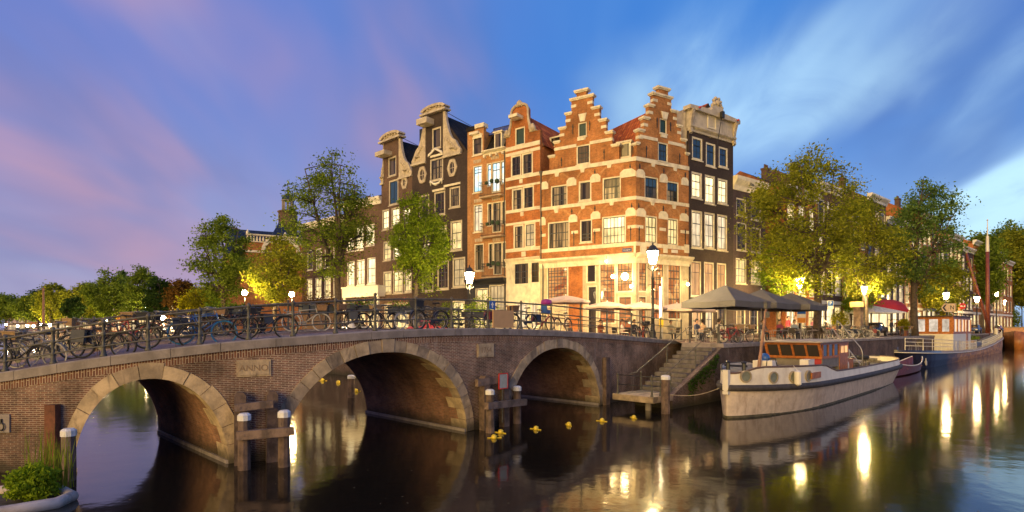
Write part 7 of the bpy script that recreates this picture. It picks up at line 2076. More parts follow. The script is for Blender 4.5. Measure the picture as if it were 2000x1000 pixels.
    mb = MB(); mb.tube([ft, ft.lerp(tip, 0.5), ft.lerp(tip, 0.88)], [0.22, 0.26, 0.24], 10); b_ = mb.build('boom', MW, rt, True); mb = MB(); mb.tube([ft.lerp(tip, 0.88), tip], [0.245, 0.2], 10); mb.build('boom_tip', WHITEB, b_)
    mb = MB(); mb.lathe([(0.3, 0), (0.3, 1.0), (0.36, 1.05), (0.1, 1.2)], 10, (xm + 6, -0.5, zb_)); mb.lathe([(0.2, 0), (0.2, 0.7)], 10, (xm + 9, 0.4, zb_ + .2)); mb.build('ventilator', WHITEB, rt)
    # anchor on the quarter
    xk = 2.6; mb = MB(); mb.tube([(xk, -hb(xk) - 0.1, 0.95), (xk, -hb(xk) - 0.12, 0.3)], 0.05, 6); mb.tube([(xk - 0.35, -hb(xk) - 0.1, 0.65), (xk - 0.2, -hb(xk) - 0.14, 0.33), (xk, -hb(xk) - 0.14, 0.25), (xk + 0.2, -hb(xk) - 0.14, 0.33), (xk + 0.35, -hb(xk) - 0.1, 0.65)], 0.05, 6); mb.build('anchor', GALV, rt)
    mb = MB(); mb.box(1.2, 1.6, -0.15, 0.15, -0.4, dk(1) + 0.3); mb.build('rudder', HB, rt)
    # deck clutter: plant tubs, boxes
    mb = MB()
    for i in range(9): x = x1 + 2 + R.uniform(0, 14); mb.lathe([(0.22, 0), (0.28, 0.4)], 8, (x, R.uniform(-1.2, 1.0), dk(x1 + 2) + 0.6))
    pt = mb.build('plant_tub', mat('terracotta', (0.28, 0.11, 0.05), 0.8), rt)
    rng = np.random.default_rng(9); c = np.stack([rng.uniform(x1 + 2, x1 + 16, 900), rng.uniform(-1.2, 1.1, 900), dk(x1 + 2) + 1.0 + np.abs(rng.normal(0, 0.22, 900))], 1); leaf_cards('deck_plants', c, 0.13, LEAF['green'], rt, rng)
    # chairs on the after deck
    return B, x0, dk, hb


BARGE, bx0, bdk, bhb = barge()
# third boat, cut by the picture edge
B3 = Boat('moored_barge', 'rust brown moored barge cut by the right picture edge', (90.5, 101.5), (128, 137)); rt = B3.root; L = B3.L
mb = MB(); rings = []
for k in range(17):
    x = L * k / 16; w = 2.6 * (1 - (1 - min(1, k / 4)) ** 2) ** 0.6; z = 3.4 - 1.6 * min(1, k / 6)
    rings.append([(x + 0.6, -w * 0.6, -0.6), (x + 0.3, -w * 0.9, 0), (x, -w, z), (x, w, z), (x + 0.3, w * 0.9, 0), (x + 0.6, w * 0.6, -0.6)])
mb.loft(rings); mb.build('hull', mat('rust_orange_hull', (0.32, 0.12, 0.035), 0.4, 0.3, 0.8), rt, True)
mb = MB(); mb.box(6, 24, -2, 2, 1.7, 4.0); mb.build('cabin', mat('salmon_cabin', (0.5, 0.27, 0.17), 0.6), rt)
mb = MB(); mb.box(5.8, 24.2, -2.1, 2.1, 4.0, 4.15); mb.build('cabin_roof', CANV, rt)
for k in range(5): mb = MB(); mb.box(7.5 + k * 3, 9 + k * 3, -2.03, -2.0, 2.6, 3.5); mb.build('window', L_DIM, rt)

# dinghy astern of the barge
DG = Boat('dinghy', 'small maroon wooden rowing boat lying between tugboat and houseboat', (28.9, 43.6), (37.4, 52.0)); rt = DG.root; L = DG.L
mb = MB(); rings = []; inner = []
xs = [L * k / 18 for k in range(19)]
for x in xs:
    f = x / L; w = 0.95 * (math.sin(math.pi * (0.06 + 0.88 * f))) ** 0.55; z = 0.72 + 0.5 * (2 * f - 1) ** 2
    rings.append([(x, -0.08, -0.15), (x, -w * 0.75, 0.1), (x, -w, z), (x, -w + 0.06, z), (x, -w * 0.7, 0.2), (x, w * 0.7, 0.2), (x, w - 0.06, z), (x, w, z), (x, w * 0.75, 0.1), (x, 0.08, -0.15)])
mb.loft(rings); mb.build('hull', mat('maroon_paint', (0.16, 0.035, 0.03), 0.45, 0.2), rt)
mb = MB()
for s in (2, 7): mb.tube([tuple(Vector(r[s]) + Vector((0, 0, 0.03))) for r in rings], 0.04, 6)
mb.build('gunwale', WHITEB, rt)
for f in (0.3, 0.55, 0.78): mb = MB(); mb.box(L * f - 0.15, L * f + 0.15, -0.8, 0.8, 0.52, 0.56); mb.build('thwart', VARN, rt)

# planted raft in the near corner
rf = thing('planted_raft', 'pale timber raft with reeds and a round green shrub in the near corner', 'raft')
RFM = mat('pale_raft_tube', (0.45, 0.38, 0.33), 0.6, 0.2, 3, stain=(0.2, 0.15, 0.1), stain_amt=0.5)
cn = [at(-60, 0, 12.6), at(104, 0, 13.25), at(140, 0, 12.45), at(110, 0, 11.95), at(0, 0, 11.35), at(-90, 0, 11.1)]
cn = [Vector((p.x, p.y, 0.09)) for p in cn]
mb = MB(); mb.tube(cn, 0.13, 10); mb.build('float_tube', RFM, rf, True)
mb = MB(); mb.face([tuple(p - Vector((0, 0, 0.03))) for p in cn][::-1]); mb.build('deck', mat('raft_soil', (0.06, 0.05, 0.035), 0.9, 0.4, 6), rf)
rng = np.random.default_rng(31); c0 = at(64, 0, 12.35)
d = rng.normal(size=(5200, 3)); d /= np.linalg.norm(d, axis=1)[:, None]; r = rng.uniform(0.2, 1, 5200) ** 0.4 * (1 + 0.28 * np.sin(d[:, 0] * 5 + 1) * np.cos(d[:, 2] * 6) + 0.1 * rng.normal(size=5200))
P = np.array([c0.x, c0.y, 0.42]) + d * r[:, None] * np.array([0.46, 0.4, 0.36]); leaf_cards('shrub', P, 0.045, LEAF['bright'], rf, rng)
mb = MB()
for i in range(70):
    b = Vector((c0.x - 0.45 + R.uniform(0, 0.9), c0.y + 0.45 + R.uniform(-0.15, 0.2), 0.15)); h = R.uniform(0.7, 1.5); ax = Vector((R.uniform(-.16, .16), R.uniform(-.1, .1), 0)); w = 0.011
    mb.face([b - Vector((w, 0, 0)), b + Vector((w, 0, 0)), b + ax * 0.5 + Vector((w * .8, 0, h * .6)), b + ax * 0.5 + Vector((-w * .8, 0, h * .6))]); mb.face([b + ax * 0.5 + Vector((-w * .8, 0, h * .6)), b + ax * 0.5 + Vector((w * .8, 0, h * .6)), b + ax * 1.3 + Vector((0, 0, h))])
mb.build('reeds', LEAF['green'], rf)

# ------------------------------------------------------------------ parasols
CAN_D = mat('taupe_canvas', (0.105, 0.098, 0.094), 0.85, 0.1, 1.5); CAN_L = mat('cream_canvas', (0.56, 0.42, 0.33), 0.85, 0.08, 1.5)


def parasol(label, px, ytop, yrim, half, Y, mat_, rot, name='parasol', val=0.35, group=None, n=4, arc=0.0):
    b = at(px, 0, Y); zt, zr = zat(ytop, Y) - QZ, zat(yrim, Y) - QZ
    rt = thing(name, label, 'parasol', (b.x, b.y, QZ), rot, group)
    mb = MB(); mb.tube([(0, 0, 0), (0, 0, zt + 0.06)], 0.04, 8); mb.build('pole', WHITE, rt)
    mb = MB(); mb.box(-0.4, 0.4, -0.4, 0.4, 0, 0.1); mb.build('base', COPING, rt)
    mb = MB(); st = 8
    for k in range(n):
        a0, a1 = 2 * math.pi * (k - 0.5) / n + math.pi / n * 0, 2 * math.pi * (k + 0.5) / n
        r0 = half / math.cos(math.pi / n)
        c0, c1 = Vector((math.cos(a0) * r0, math.sin(a0) * r0, zr)), Vector((math.cos(a1) * r0, math.sin(a1) * r0, zr)); tp = Vector((0, 0, zt))
        prev = None
        for i in range(st + 1):
            f = i / st; e0, e1 = tp.lerp(c0, f), tp.lerp(c1, f); bulge = arc * math.sin(math.pi * f) * (zt - zr)
            mid = e0.lerp(e1, 0.5) - Vector((0, 0, 0.07 * f * half * 0.35)); e0 = e0 + Vector((0, 0, bulge)); e1 = e1 + Vector((0, 0, bulge)); mid = mid + Vector((0, 0, bulge))
            if prev: mb.face([prev[0], e0, mid, prev[1]]); mb.face([prev[1], mid, e1, prev[2]])
            prev = (e0, mid, e1)
        mb.face([prev[0], prev[0] - Vector((0, 0, val)), prev[1] - Vector((0, 0, val)), prev[1]]); mb.face([prev[1], prev[1] - Vector((0, 0, val)), prev[2] - Vector((0, 0, val)), prev[2]])
    mb.build('canopy', mat_, rt)
    mb = MB()
    for k in range(2 * n):
        a = math.pi * k / n; rr_ = half / math.cos(math.pi / n) if k % 2 else half
        mb.tube([(0, 0, zt - 0.12), (math.cos(a) * rr_ * 0.97, math.sin(a) * rr_ * 0.97, zr - 0.06)], 0.014, 4)
    mb.build('ribs', IRON_G, rt)
    return rt


parasol('large taupe parasol nearest the corner cafe', 1417, 557, 590, 1.85, 34.5, CAN_D, 0.62, group='large taupe parasols')
parasol('large taupe parasol, middle one of three behind the tugboat', 1487, 565, 594, 1.8, 37.5, CAN_D, 0.72, group='large taupe parasols')
parasol('large taupe parasol, right one of three by the big tree', 1545, 572, 597, 1.8, 39.5, CAN_D, 0.78, group='large taupe parasols')
for i, (px, yt, yr, hf, Y, lb) in enumerate([(1105, 577, 588, 1.35, 34, 'small cream parasol before the brick pier of the cafe'), (1186, 589, 599, 1.45, 36.5, 'small cream parasol before the cafe door'), (1252, 590, 601, 1.6, 37.5, 'small cream parasol left of the cafe lamp post'), (1322, 592, 605, 1.55, 38.5, 'small cream parasol right of the cafe lamp post'), (1362, 596, 606, 1.3, 41, 'small cream parasol before the black house')]):
    parasol(lb, px, yt, yr, hf, Y, CAN_L, 0.3 + 0.4 * i, group='small cream parasols', n=8, val=0.12, arc=0.12)
parasol('open white parasol beside the red awning', 1703, 596, 610, 2.2, 62, mat('white_canvas', (0.75, 0.72, 0.65), 0.8), 0.3, n=4, val=0.1)
cp = at(1655, 0, 63); rt = thing('closed_parasol', 'folded white parasol standing before the red awning', 'parasol', (cp.x, cp.y, QZ)); mb = MB(); mb.lathe([(0.05, 0), (0.05, 1.2), (0.32, 1.25), (0.22, 2.4), (0.04, 3.3)], 9); mb.build('furled_cover', mat('white_canvas'), rt)

# ------------------------------------------------------------------ terrace chairs and tables
WICK = mat('dark_wicker', (0.055, 0.042, 0.033), 0.6, 0.3, 30); ALU = mat('aluminium_tube', (0.45, 0.42, 0.38), 0.35, 0.1, metal=0.6)


def make_chair():
    rt = thing('terrace_chair', 'x', 'chair'); ch = {}
    mb = MB(); mb.box(-0.22, 0.22, -0.22, 0.22, 0.42, 0.46); ch[mb.build('seat', WICK, rt)] = []
    mb = MB(); sec = []
    for z, y in ((0.5, 0.21), (0.7, 0.25), (0.86, 0.28)): sec.append([(-0.21, y - 0.02, z), (0.21, y - 0.02, z), (0.21, y + 0.01, z), (-0.21, y + 0.01, z)])
    mb.loft(sec); ch[mb.build('backrest', WICK, rt)] = []
    for x in (-0.22, 0.22):
        for y, dy in ((-0.2, -0.04), (0.2, 0.05)):
            mb = MB(); mb.tube([(x, y, 0.44), (x * 1.08, y + dy, 0)], 0.013, 5); ch[mb.build('leg', ALU, rt)] = []
        mb = MB(); mb.tube([(x, 0.25, 0.7), (x * 1.12, 0.1, 0.68), (x * 1.14, -0.18, 0.66), (x, -0.22, 0.44)], 0.014, 5); ch[mb.build('armrest', ALU, rt)] = []
    return rt, ch


def make_table():
    rt = thing('terrace_table', 'x', 'table'); ch = {}
    mb = MB(); mb.lathe([(0.36, 0.72), (0.37, 0.735), (0.36, 0.75)], 16); ch[mb.build('top', mat('table_top', (0.32, 0.26, 0.2), 0.4), rt, True)] = []
    mb = MB(); mb.tube([(0, 0, 0.03), (0, 0, 0.72)], 0.03, 8); ch[mb.build('column', ALU, rt)] = []
    mb = MB(); mb.box(-0.26, 0.26, -0.03, 0.03, 0, 0.03); mb.box(-0.03, 0.03, 0.032, 0.26, 0, 0.03); mb.box(-0.03, 0.03, -0.26, -0.032, 0, 0.03); ch[mb.build('foot', ALU, rt)] = []
    return rt, ch


c0_, cC = make_chair(); t0_, tC = make_table()
cpos = [(1348, 33.8), (1370, 33.2), (1398, 34.6), (1415, 35.2), (1478, 35.6), (1497, 36.5), (1513, 36.0), (1528, 36.8), (1545, 37.6), (1561, 37.4), (1575, 38.6), (1588, 39.4), (1612, 40.6), (1380, 36.5), (1440, 37.0), (1460, 38.5), (1120, 34.5), (1205, 36.4), (1222, 37.5), (1318, 38.2)]
for i, (px, Y) in enumerate(sorted(cpos)):
    b = at(px, 0, Y); copy_tree(c0_, cC, (b.x, b.y, QZ), R.uniform(0, 6.28), f'dark wicker terrace chair, {ORD[i]} from the left among the terrace chairs', 'terrace chairs')
for i, (px, Y) in enumerate(sorted([(1359, 33.6), (1407, 35.0), (1487, 36.2), (1520, 36.6), (1553, 37.6), (1583, 39.2), (1392, 36.8), (1450, 38), (1130, 34.2), (1214, 37.0)])):
    b = at(px, 0, Y); copy_tree(t0_, tC, (b.x, b.y, QZ), 0.4 * i, f'round terrace table, {ORD[i]} from the left under the parasols', 'terrace tables')
# two chairs and a table on the houseboat's after deck
bp = lambda x, y: BARGE.b + BARGE.d * x + BARGE.n * y
for i, (x, y) in enumerate(((2.6, -1.2), (3.6, -1.5))):
    q = bp(x, y); copy_tree(c0_, cC, (q.x, q.y, bdk(x) - 0.05), 0.6 + 1.8 * i, 'folding chair facing the ' + ('stern' if i == 0 else 'cabin') + ' on the houseboat deck', 'houseboat chairs', (1.25,) * 3)
q = bp(2.4, 0.4); copy_tree(t0_, tC, (q.x, q.y, bdk(2.4) - 0.05), 0, 'small round table on the houseboat after deck', 'terrace tables', (1.25,) * 3)
for o in [c0_, t0_] + list(cC) + list(tC): bpy.data.objects.remove(o)


# ------------------------------------------------------------------ people at the tables
SKIN = mat('skin', (0.50, 0.29, 0.19), 0.6, 0.08)
def person(label, px, Y, rz, shirt, hair, seated=True, trousers=(0.03, 0.035, 0.05)):
    b = at(px, 0, Y); rt = thing('person', label, 'person', (b.x, b.y, QZ), rz)
    if seated:
        pel, kn, an, toe = 0.52, (0.11, -0.42, 0.52), (0.11, -0.44, 0.09), (0.12, -0.60, 0.05)
    else:
        pel, kn, an, toe = 0.95, (0.10, -0.03, 0.50), (0.10, 0.02, 0.09), (0.11, -0.14, 0.05)
    V_, E_, Rd = [], [], []
    def add(p, r, par=None):
        V_.append(p); Rd.append(r)
        if par is not None: E_.append((par, len(V_) - 1))
        return len(V_) - 1
    p0 = add((0, 0, pel), (0.15, 0.11)); w = add((0, -0.01, pel + 0.2), (0.135, 0.10), p0); c = add((0, -0.03, pel + 0.42), (0.165, 0.115), w); nb = add((0, -0.03, pel + 0.55), (0.075, 0.07), c); nk = add((0, -0.05, pel + 0.62), (0.055, 0.055), nb)
    h1 = add((0, -0.065, pel + 0.70), (0.075, 0.085), nk); h2 = add((0, -0.06, pel + 0.80), (0.078, 0.095), h1); add((0, -0.05, pel + 0.87), (0.05, 0.06), h2)
    for s in (-1, 1):
        hp = add((0.10 * s, -0.02, pel - 0.01), (0.095, 0.095), p0); k_ = add((kn[0] * s, kn[1], kn[2]), (0.065, 0.065), hp); a_ = add((an[0] * s, an[1], an[2]), (0.042, 0.045), k_); add((toe[0] * s, toe[1], toe[2]), (0.04, 0.03), a_)
        sh = add((0.19 * s, -0.03, pel + 0.48), (0.065, 0.065), c)
        if seated: el, wr = (0.25 * s, -0.12, pel + 0.22), (0.15 * s, -0.36, pel + 0.24)
        else: el, wr = (0.25 * s, 0.0, pel + 0.2), (0.25 * s, -0.1, pel - 0.05)
        e_ = add(el, (0.045, 0.045), sh); w_ = add(wr, (0.032, 0.032), e_); hv = Vector(wr) - Vector(el); hv.normalize(); pm = add(tuple(Vector(wr) + hv * 0.07), (0.04, 0.022), w_)
        for f in range(5):
            off = Vector((1, 0, 0)) * (f - 2) * 0.017 + hv * (0.06 if 0 < f < 4 else 0.035); add(tuple(Vector(wr) + hv * 0.075 + off), (0.009, 0.009), pm)
    me = bpy.data.meshes.new('body'); me.from_pydata(V_, E_, []); o = link('body', me, rt)
    sk = o.modifiers.new('skin', 'SKIN'); lay = me.skin_vertices[0] if me.skin_vertices else None
    if lay is None:
        bm_ = None
        import bmesh
        bm_ = bmesh.new(); bm_.from_mesh(me); bm_.verts.layers.skin.verify(); bm_.to_mesh(me); bm_.free(); lay = me.skin_vertices[0]
    for i, r in enumerate(Rd): lay.data[i].radius = r
    lay.data[0].use_root = True
    o.modifiers.new('sub', 'SUBSURF').levels = 1
    o.modifiers['sub'].render_levels = 1
    # colour by height and limb: shirt, trousers, skin
    m = bpy.data.materials.new('person_clothes'); m.use_nodes = True; t = NT(m.node_tree); co = t.node('ShaderNodeTexCoord').outputs['Object']; sp = t.node('ShaderNodeSeparateXYZ'); t.l.new(co, sp.inputs[0])
    top = t.math('GREATER_THAN', sp.outputs[2], pel + 0.02); head = t.math('GREATER_THAN', sp.outputs[2], pel + 0.575); hand = t.math('MULTIPLY', t.math('LESS_THAN', sp.outputs[1], -0.30), t.math('MULTIPLY', t.math('GREATER_THAN', sp.outputs[2], pel + 0.1), 1.0)) if seated else t.math('MULTIPLY', t.math('GREATER_THAN', t.math('ABSOLUTE', sp.outputs[0]), 0.19), t.math('LESS_THAN', sp.outputs[2], pel + 0.0))
    cc = t.mix(top, trousers, shirt); cc = t.mix(t.math('MAXIMUM', head, hand), cc, (0.50, 0.29, 0.19)); t.put(t.n['Principled BSDF'].inputs['Base Color'], cc); t.n['Principled BSDF'].inputs['Roughness'].default_value = 0.8
    me.materials.append(m)
    mb = MB(); hz = pel + 0.80
    mb.lathe([(0.088, -0.03), (0.098, 0.02), (0.09, 0.07), (0.06, 0.105), (0.01, 0.12)], 12, (0, -0.035, hz)); mb.box(-0.075, 0.075, 0.0, 0.055, hz - 0.12, hz + 0.02)
    mb.build('hair', mat('hair_%d' % int(hair[0] * 1000), hair, 0.7), rt, True)
    mb = MB(); mb.ball((0, -0.158, hz - 0.055), 0.016, 6)
    for s in (-1, 1): mb.ball((s * 0.084, -0.05, hz - 0.05), 0.02, 6)
    mb.build('nose_and_ears', SKIN, rt)
    mb = MB()
    for s in (-1, 1): mb.ball((s * 0.03, -0.148, hz - 0.02), 0.009, 6)
    mb.box(-0.022, 0.022, -0.153, -0.145, hz - 0.098, hz - 0.092); mb.build('eyes_and_mouth', mat('dark_feature', (0.06, 0.02, 0.02), 0.5), rt)
    return rt


person('seated person in white shirt under the first taupe parasol', 1404, 34.9, 2.4, (0.7, 0.66, 0.6), (0.04, 0.025, 0.015))
person('seated person in pale top before the cafe door', 1214, 36.6, 1.2, (0.62, 0.52, 0.45), (0.05, 0.03, 0.02))
person('standing person in red top behind the middle parasol', 1539, 46.0, 0.5, (0.5, 0.04, 0.06), (0.03, 0.02, 0.015), False)
person('standing person in white top behind the right parasol', 1553, 47.0, -0.4, (0.6, 0.55, 0.5), (0.12, 0.07, 0.03), False)
person('seated person in orange top near the red awning', 1614, 55.0, 0.9, (0.5, 0.2, 0.06), (0.03, 0.02, 0.015))
person('standing person in pink top before the red awning', 1588, 57.0, 0.0, (0.55, 0.2, 0.25), (0.05, 0.03, 0.02), False)
person('standing person in dark coat under the red awning', 1741, 62.0, 0.3, (0.05, 0.05, 0.08), (0.05, 0.03, 0.02), False)
person('standing person in brown jacket under the red awning', 1752, 62.5, -0.5, (0.22, 0.1, 0.05), (0.02, 0.015, 0.01), False)

for i, (px, Y, rz, c, lb) in enumerate([(1360, 34.3, 0.6, (0.08, 0.09, 0.14), 'seated person in navy jacket at the table by the stairs'), (1372, 36.9, 3.0, (0.45, 0.3, 0.2), 'seated person in tan jacket deep under the first parasol'), (1489, 36.9, 0.3, (0.1, 0.1, 0.1), 'seated person in black at the middle parasol'), (1522, 37.3, 0.2, (0.3, 0.05, 0.08), 'seated person in wine red jumper under the middle parasol'),
        (1551, 38.3, 0.1, (0.25, 0.3, 0.35), 'seated person in grey blue shirt under the right parasol'), (1238, 37.8, 0.4, (0.06, 0.06, 0.08), 'seated person in dark coat before the corner of the cafe'), (1310, 38.9, 0.2, (0.4, 0.36, 0.3), 'seated person in beige right of the cafe lamp post'), (1172, 38.0, 0.5, (0.3, 0.1, 0.05), 'seated person in rust jumper left of the cafe door')]):
    person(lb, px, Y, rz, c, R.choice([(0.04, 0.025, 0.015), (0.12, 0.07, 0.03), (0.02, 0.015, 0.012)]))
# ------------------------------------------------------------------ cafe with red awning
aw = House('x', 'x', 1702, 62.5, 1774, 65.5); bpy.data.objects.remove(aw.root)
rt = thing('red_awning', 'wide red awning over a lit cafe front', 'awning', (aw.A.x, aw.A.y, QZ), math.atan2(aw.u.y, aw.u.x))
zt, zr = zat(582, 64) - QZ, zat(604, 64) - QZ
mb = MB(); L = aw.L; rows = [(2.2, zt), (1.5, zt - 0.08), (0.8, zt - 0.35), (0.3, zt - 0.75), (0.0, zr)]
for (y0, z0), (y1, z1) in zip(rows[:-1], rows[1:]): mb.face([(0, y0, z0), (0, y1, z1), (L, y1, z1), (L, y0, z0)])
for x in (0, L): mb.face([(x, y, z) for y, z in rows] + [(x, 2.2, zr)])
mb.face([(0, 0, zr), (0, 0.0, zr - 0.3), (L, 0, zr - 0.3), (L, 0, zr)]); mb.build('canopy', mat('red_awning_cloth', (0.62, 0.03, 0.02), 0.7, 0.06), rt)
mb = MB(); mb.box(0.2, L - 0.2, 2.2, 2.4, 0, zr); mb.build('cafe_front', CREAM, rt)
for k in range(4): mb = MB(); mb.box(0.4 + k * (L - .6) / 4, 0.1 + (k + 1) * (L - .6) / 4, 2.15, 2.19, 0.4, zr - 0.2); mb.build('window', L_BRIGHT, rt)
mb = MB(); mb.tube([(0.1, 0.1, 0), (0.1, 0.1, zr)], 0.05, 6); mb.tube([(L - 0.1, 0.1, 0), (L - 0.1, 0.1, zr)], 0.05, 6); mb.build('posts', IRON_G, rt)
a2 = House('x', 'x', 1637, 66.0, 1690, 68.5); bpy.data.objects.remove(a2.root)
rt = thing('red_awning', 'smaller faded red awning left of the white parasol', 'awning', (a2.A.x, a2.A.y, QZ), math.atan2(a2.u.y, a2.u.x)); z1, z0 = zat(590, 67) - QZ, zat(602, 67) - QZ
mb = MB(); mb.face([(0, 1.8, z1), (0, 0, z0), (a2.L, 0, z0), (a2.L, 1.8, z1)]); mb.face([(0, 0, z0), (0, 0, z0 - 0.25), (a2.L, 0, z0 - 0.25), (a2.L, 0, z0)]); mb.face([(0, 1.8, z1), (0, 0, z0), (0, 1.8, z0)]); mb.build('canopy', mat('faded_red_cloth', (0.5, 0.12, 0.10), 0.7), rt)
mb = MB(); mb.box(0, a2.L, 1.8, 2.0, 0, z1); mb.build('cafe_front', BR_RED, rt)
for k in range(3): mb = MB(); mb.box(0.3 + k * a2.L / 3, a2.L / 3 * (k + 1) - 0.2, 1.76, 1.79, 0.3, z0 - 0.4); mb.build('window', L_ORANGE, rt)
# a kiosk box by the tree
kb = at(1678, 0, 52); rt = thing('kiosk', 'tan advertising kiosk box against the tree over the racks', 'kiosk', (kb.x, kb.y, QZ), 0.7); z1, z0 = zat(590, 52) - QZ, zat(600, 52) - QZ
mb = MB(); mb.box(-0.6, 0.6, -0.3, 0.3, 0, z0); mb.build('body', WOODP2, rt); mb = MB(); mb.box(-0.95, 0.95, -0.45, 0.45, z0, z1); mb.build('head_box', mat('tan_panel'), rt)

# ------------------------------------------------------------------ traffic signs
def sign(label, px, py, Y, build, rz=0.0):
    b = at(px, 0, Y); z = zat(py, Y) - QZ; rt = thing('traffic_sign', label, 'sign', (b.x, b.y, QZ), rz); mb = MB(); mb.tube([(0, 0.03, 0), (0, 0.03, z + 0.3)], 0.035, 8); mb.build('pole', GALV, rt); build(rt, z)


SB = mat('sign_blue'); SR = mat('sign_red')
def parking(rt, z): mb = MB(); mb.box(-0.3, 0.3, -0.02, 0.0, z - 0.45, z + 0.4); mb.build('board', WHITE, rt); mb = MB(); mb.box(-0.26, 0.26, -0.03, -0.021, z - 0.12, z + 0.36); p = mb.build('plate', SB, rt); text('P', 0.45, WHITE, p, (0, -0.035, z + 0.12))
sign('blue parking sign by the smaller red awning', 1622, 595, 56, parking)
def noentry(rt, z):
    mb = MB(); mb.lathe([(0.45, -0.01), (0.45, 0.01)], 20); mb.v = [(x, zz - 0.02, y + z) for x, y, zz in mb.v]; p = mb.build('disc', SR, rt); mb = MB(); mb.box(-0.33, 0.33, -0.045, -0.032, z - 0.08, z + 0.08); mb.build('bar', WHITE, p)
sign('round red no entry sign beside the direction sign', 1880, 598, 78, noentry)
def direct(rt, z):
    mb = MB(); mb.prism([(-1.0, z), (-0.6, z - 0.55), (0.95, z - 0.55), (0.95, z + 0.55), (-0.6, z + 0.55)], -0.03, 0.0); p = mb.build('board', mat('sign_tan', (0.75, 0.55, 0.3), 0.5), rt)
    mb = MB(); mb.prism([(-0.85, z), (-0.5, z - 0.42), (-0.28, z - 0.42), (-0.6, z), (-0.28, z + 0.42), (-0.5, z + 0.42)], -0.045, -0.032); mb.build('arrow', SASH_D, p)
    for bx_ in ((-0.95 + 1.8, 0.9, z - 0.5, z + 0.5),): mb = MB(); mb.box(bx_[0], bx_[1], -0.042, -0.031, bx_[2], bx_[3]); mb.build('border', SASH_D, p)
    text('N', 0.75, SASH_D, p, (0.4, -0.045, z))
sign('tan direction sign with black arrow and letter N', 1853, 601, 73, direct)
# blue and orange poster board on the terrace
def poster(rt, z):
    mb = MB(); mb.box(-0.32, 0.32, -0.03, 0.0, z - 0.55, z + 0.55); p = mb.build('board', WHITE, rt); mb = MB(); mb.box(-0.3, 0.3, -0.04, -0.031, z + 0.15, z + 0.53); mb.build('blue_panel', SB, p); mb = MB(); mb.box(-0.3, 0.3, -0.04, -0.031, z - 0.53, z - 0.15); mb.build('orange_panel', mat('orange_print', (0.7, 0.28, 0.03), 0.5), p)
sign('small poster board with blue top and orange foot under the right parasol', 1565, 617, 43, poster, -0.1)
# slim lit column in front of the cafe
b = at(1293, 0, 35.5); rt = thing('signal_post', 'slim post with lit white tube and yellow base before the cafe', 'post', (b.x, b.y, QZ)); mb = MB(); z = zat(560, 35.5) - QZ
mb.tube([(0, 0, 0), (0, 0, z + 0.6)], 0.05, 8); mb.build('pole', GALV, rt); mb = MB(); mb.box(-0.16, -0.07, -0.05, 0.05, 1.4, z); mb.build('light_tube', mat('white_tube_glow', (0.9, 0.85, 0.7), 0.4, 0.0, emit=(1.0, 0.82, 0.55), estr=2.5), rt); mb = MB(); mb.box(-0.17, 0.07, -0.07, 0.07, 0.9, 1.4); mb.build('yellow_base', YEL, rt)
# thin rusty mast at the far left
b = at(85, 0, 60); rt = thing('ship_mast', 'thin rusty brown ship mast rising before the far left trees', 'mast', (b.x, b.y, 0)); mb = MB(); mb.tube([(0, 0, -0.3), (0, 0, zat(562, 60))], [0.16, 0.09], 8); mb.build('spar', mat('mast_wood'), rt)
mb = MB(); mb.loft([[(x, -1.2 * w, 0.9), (x, 1.2 * w, 0.9), (x, 1.0 * w, -0.4), (x, -1.0 * w, -0.4)] for x, w in ((-6, 0.2), (-4, 0.9), (0, 1), (4, 0.9), (6, 0.3))]); mb.build('hull', HULLW, rt)


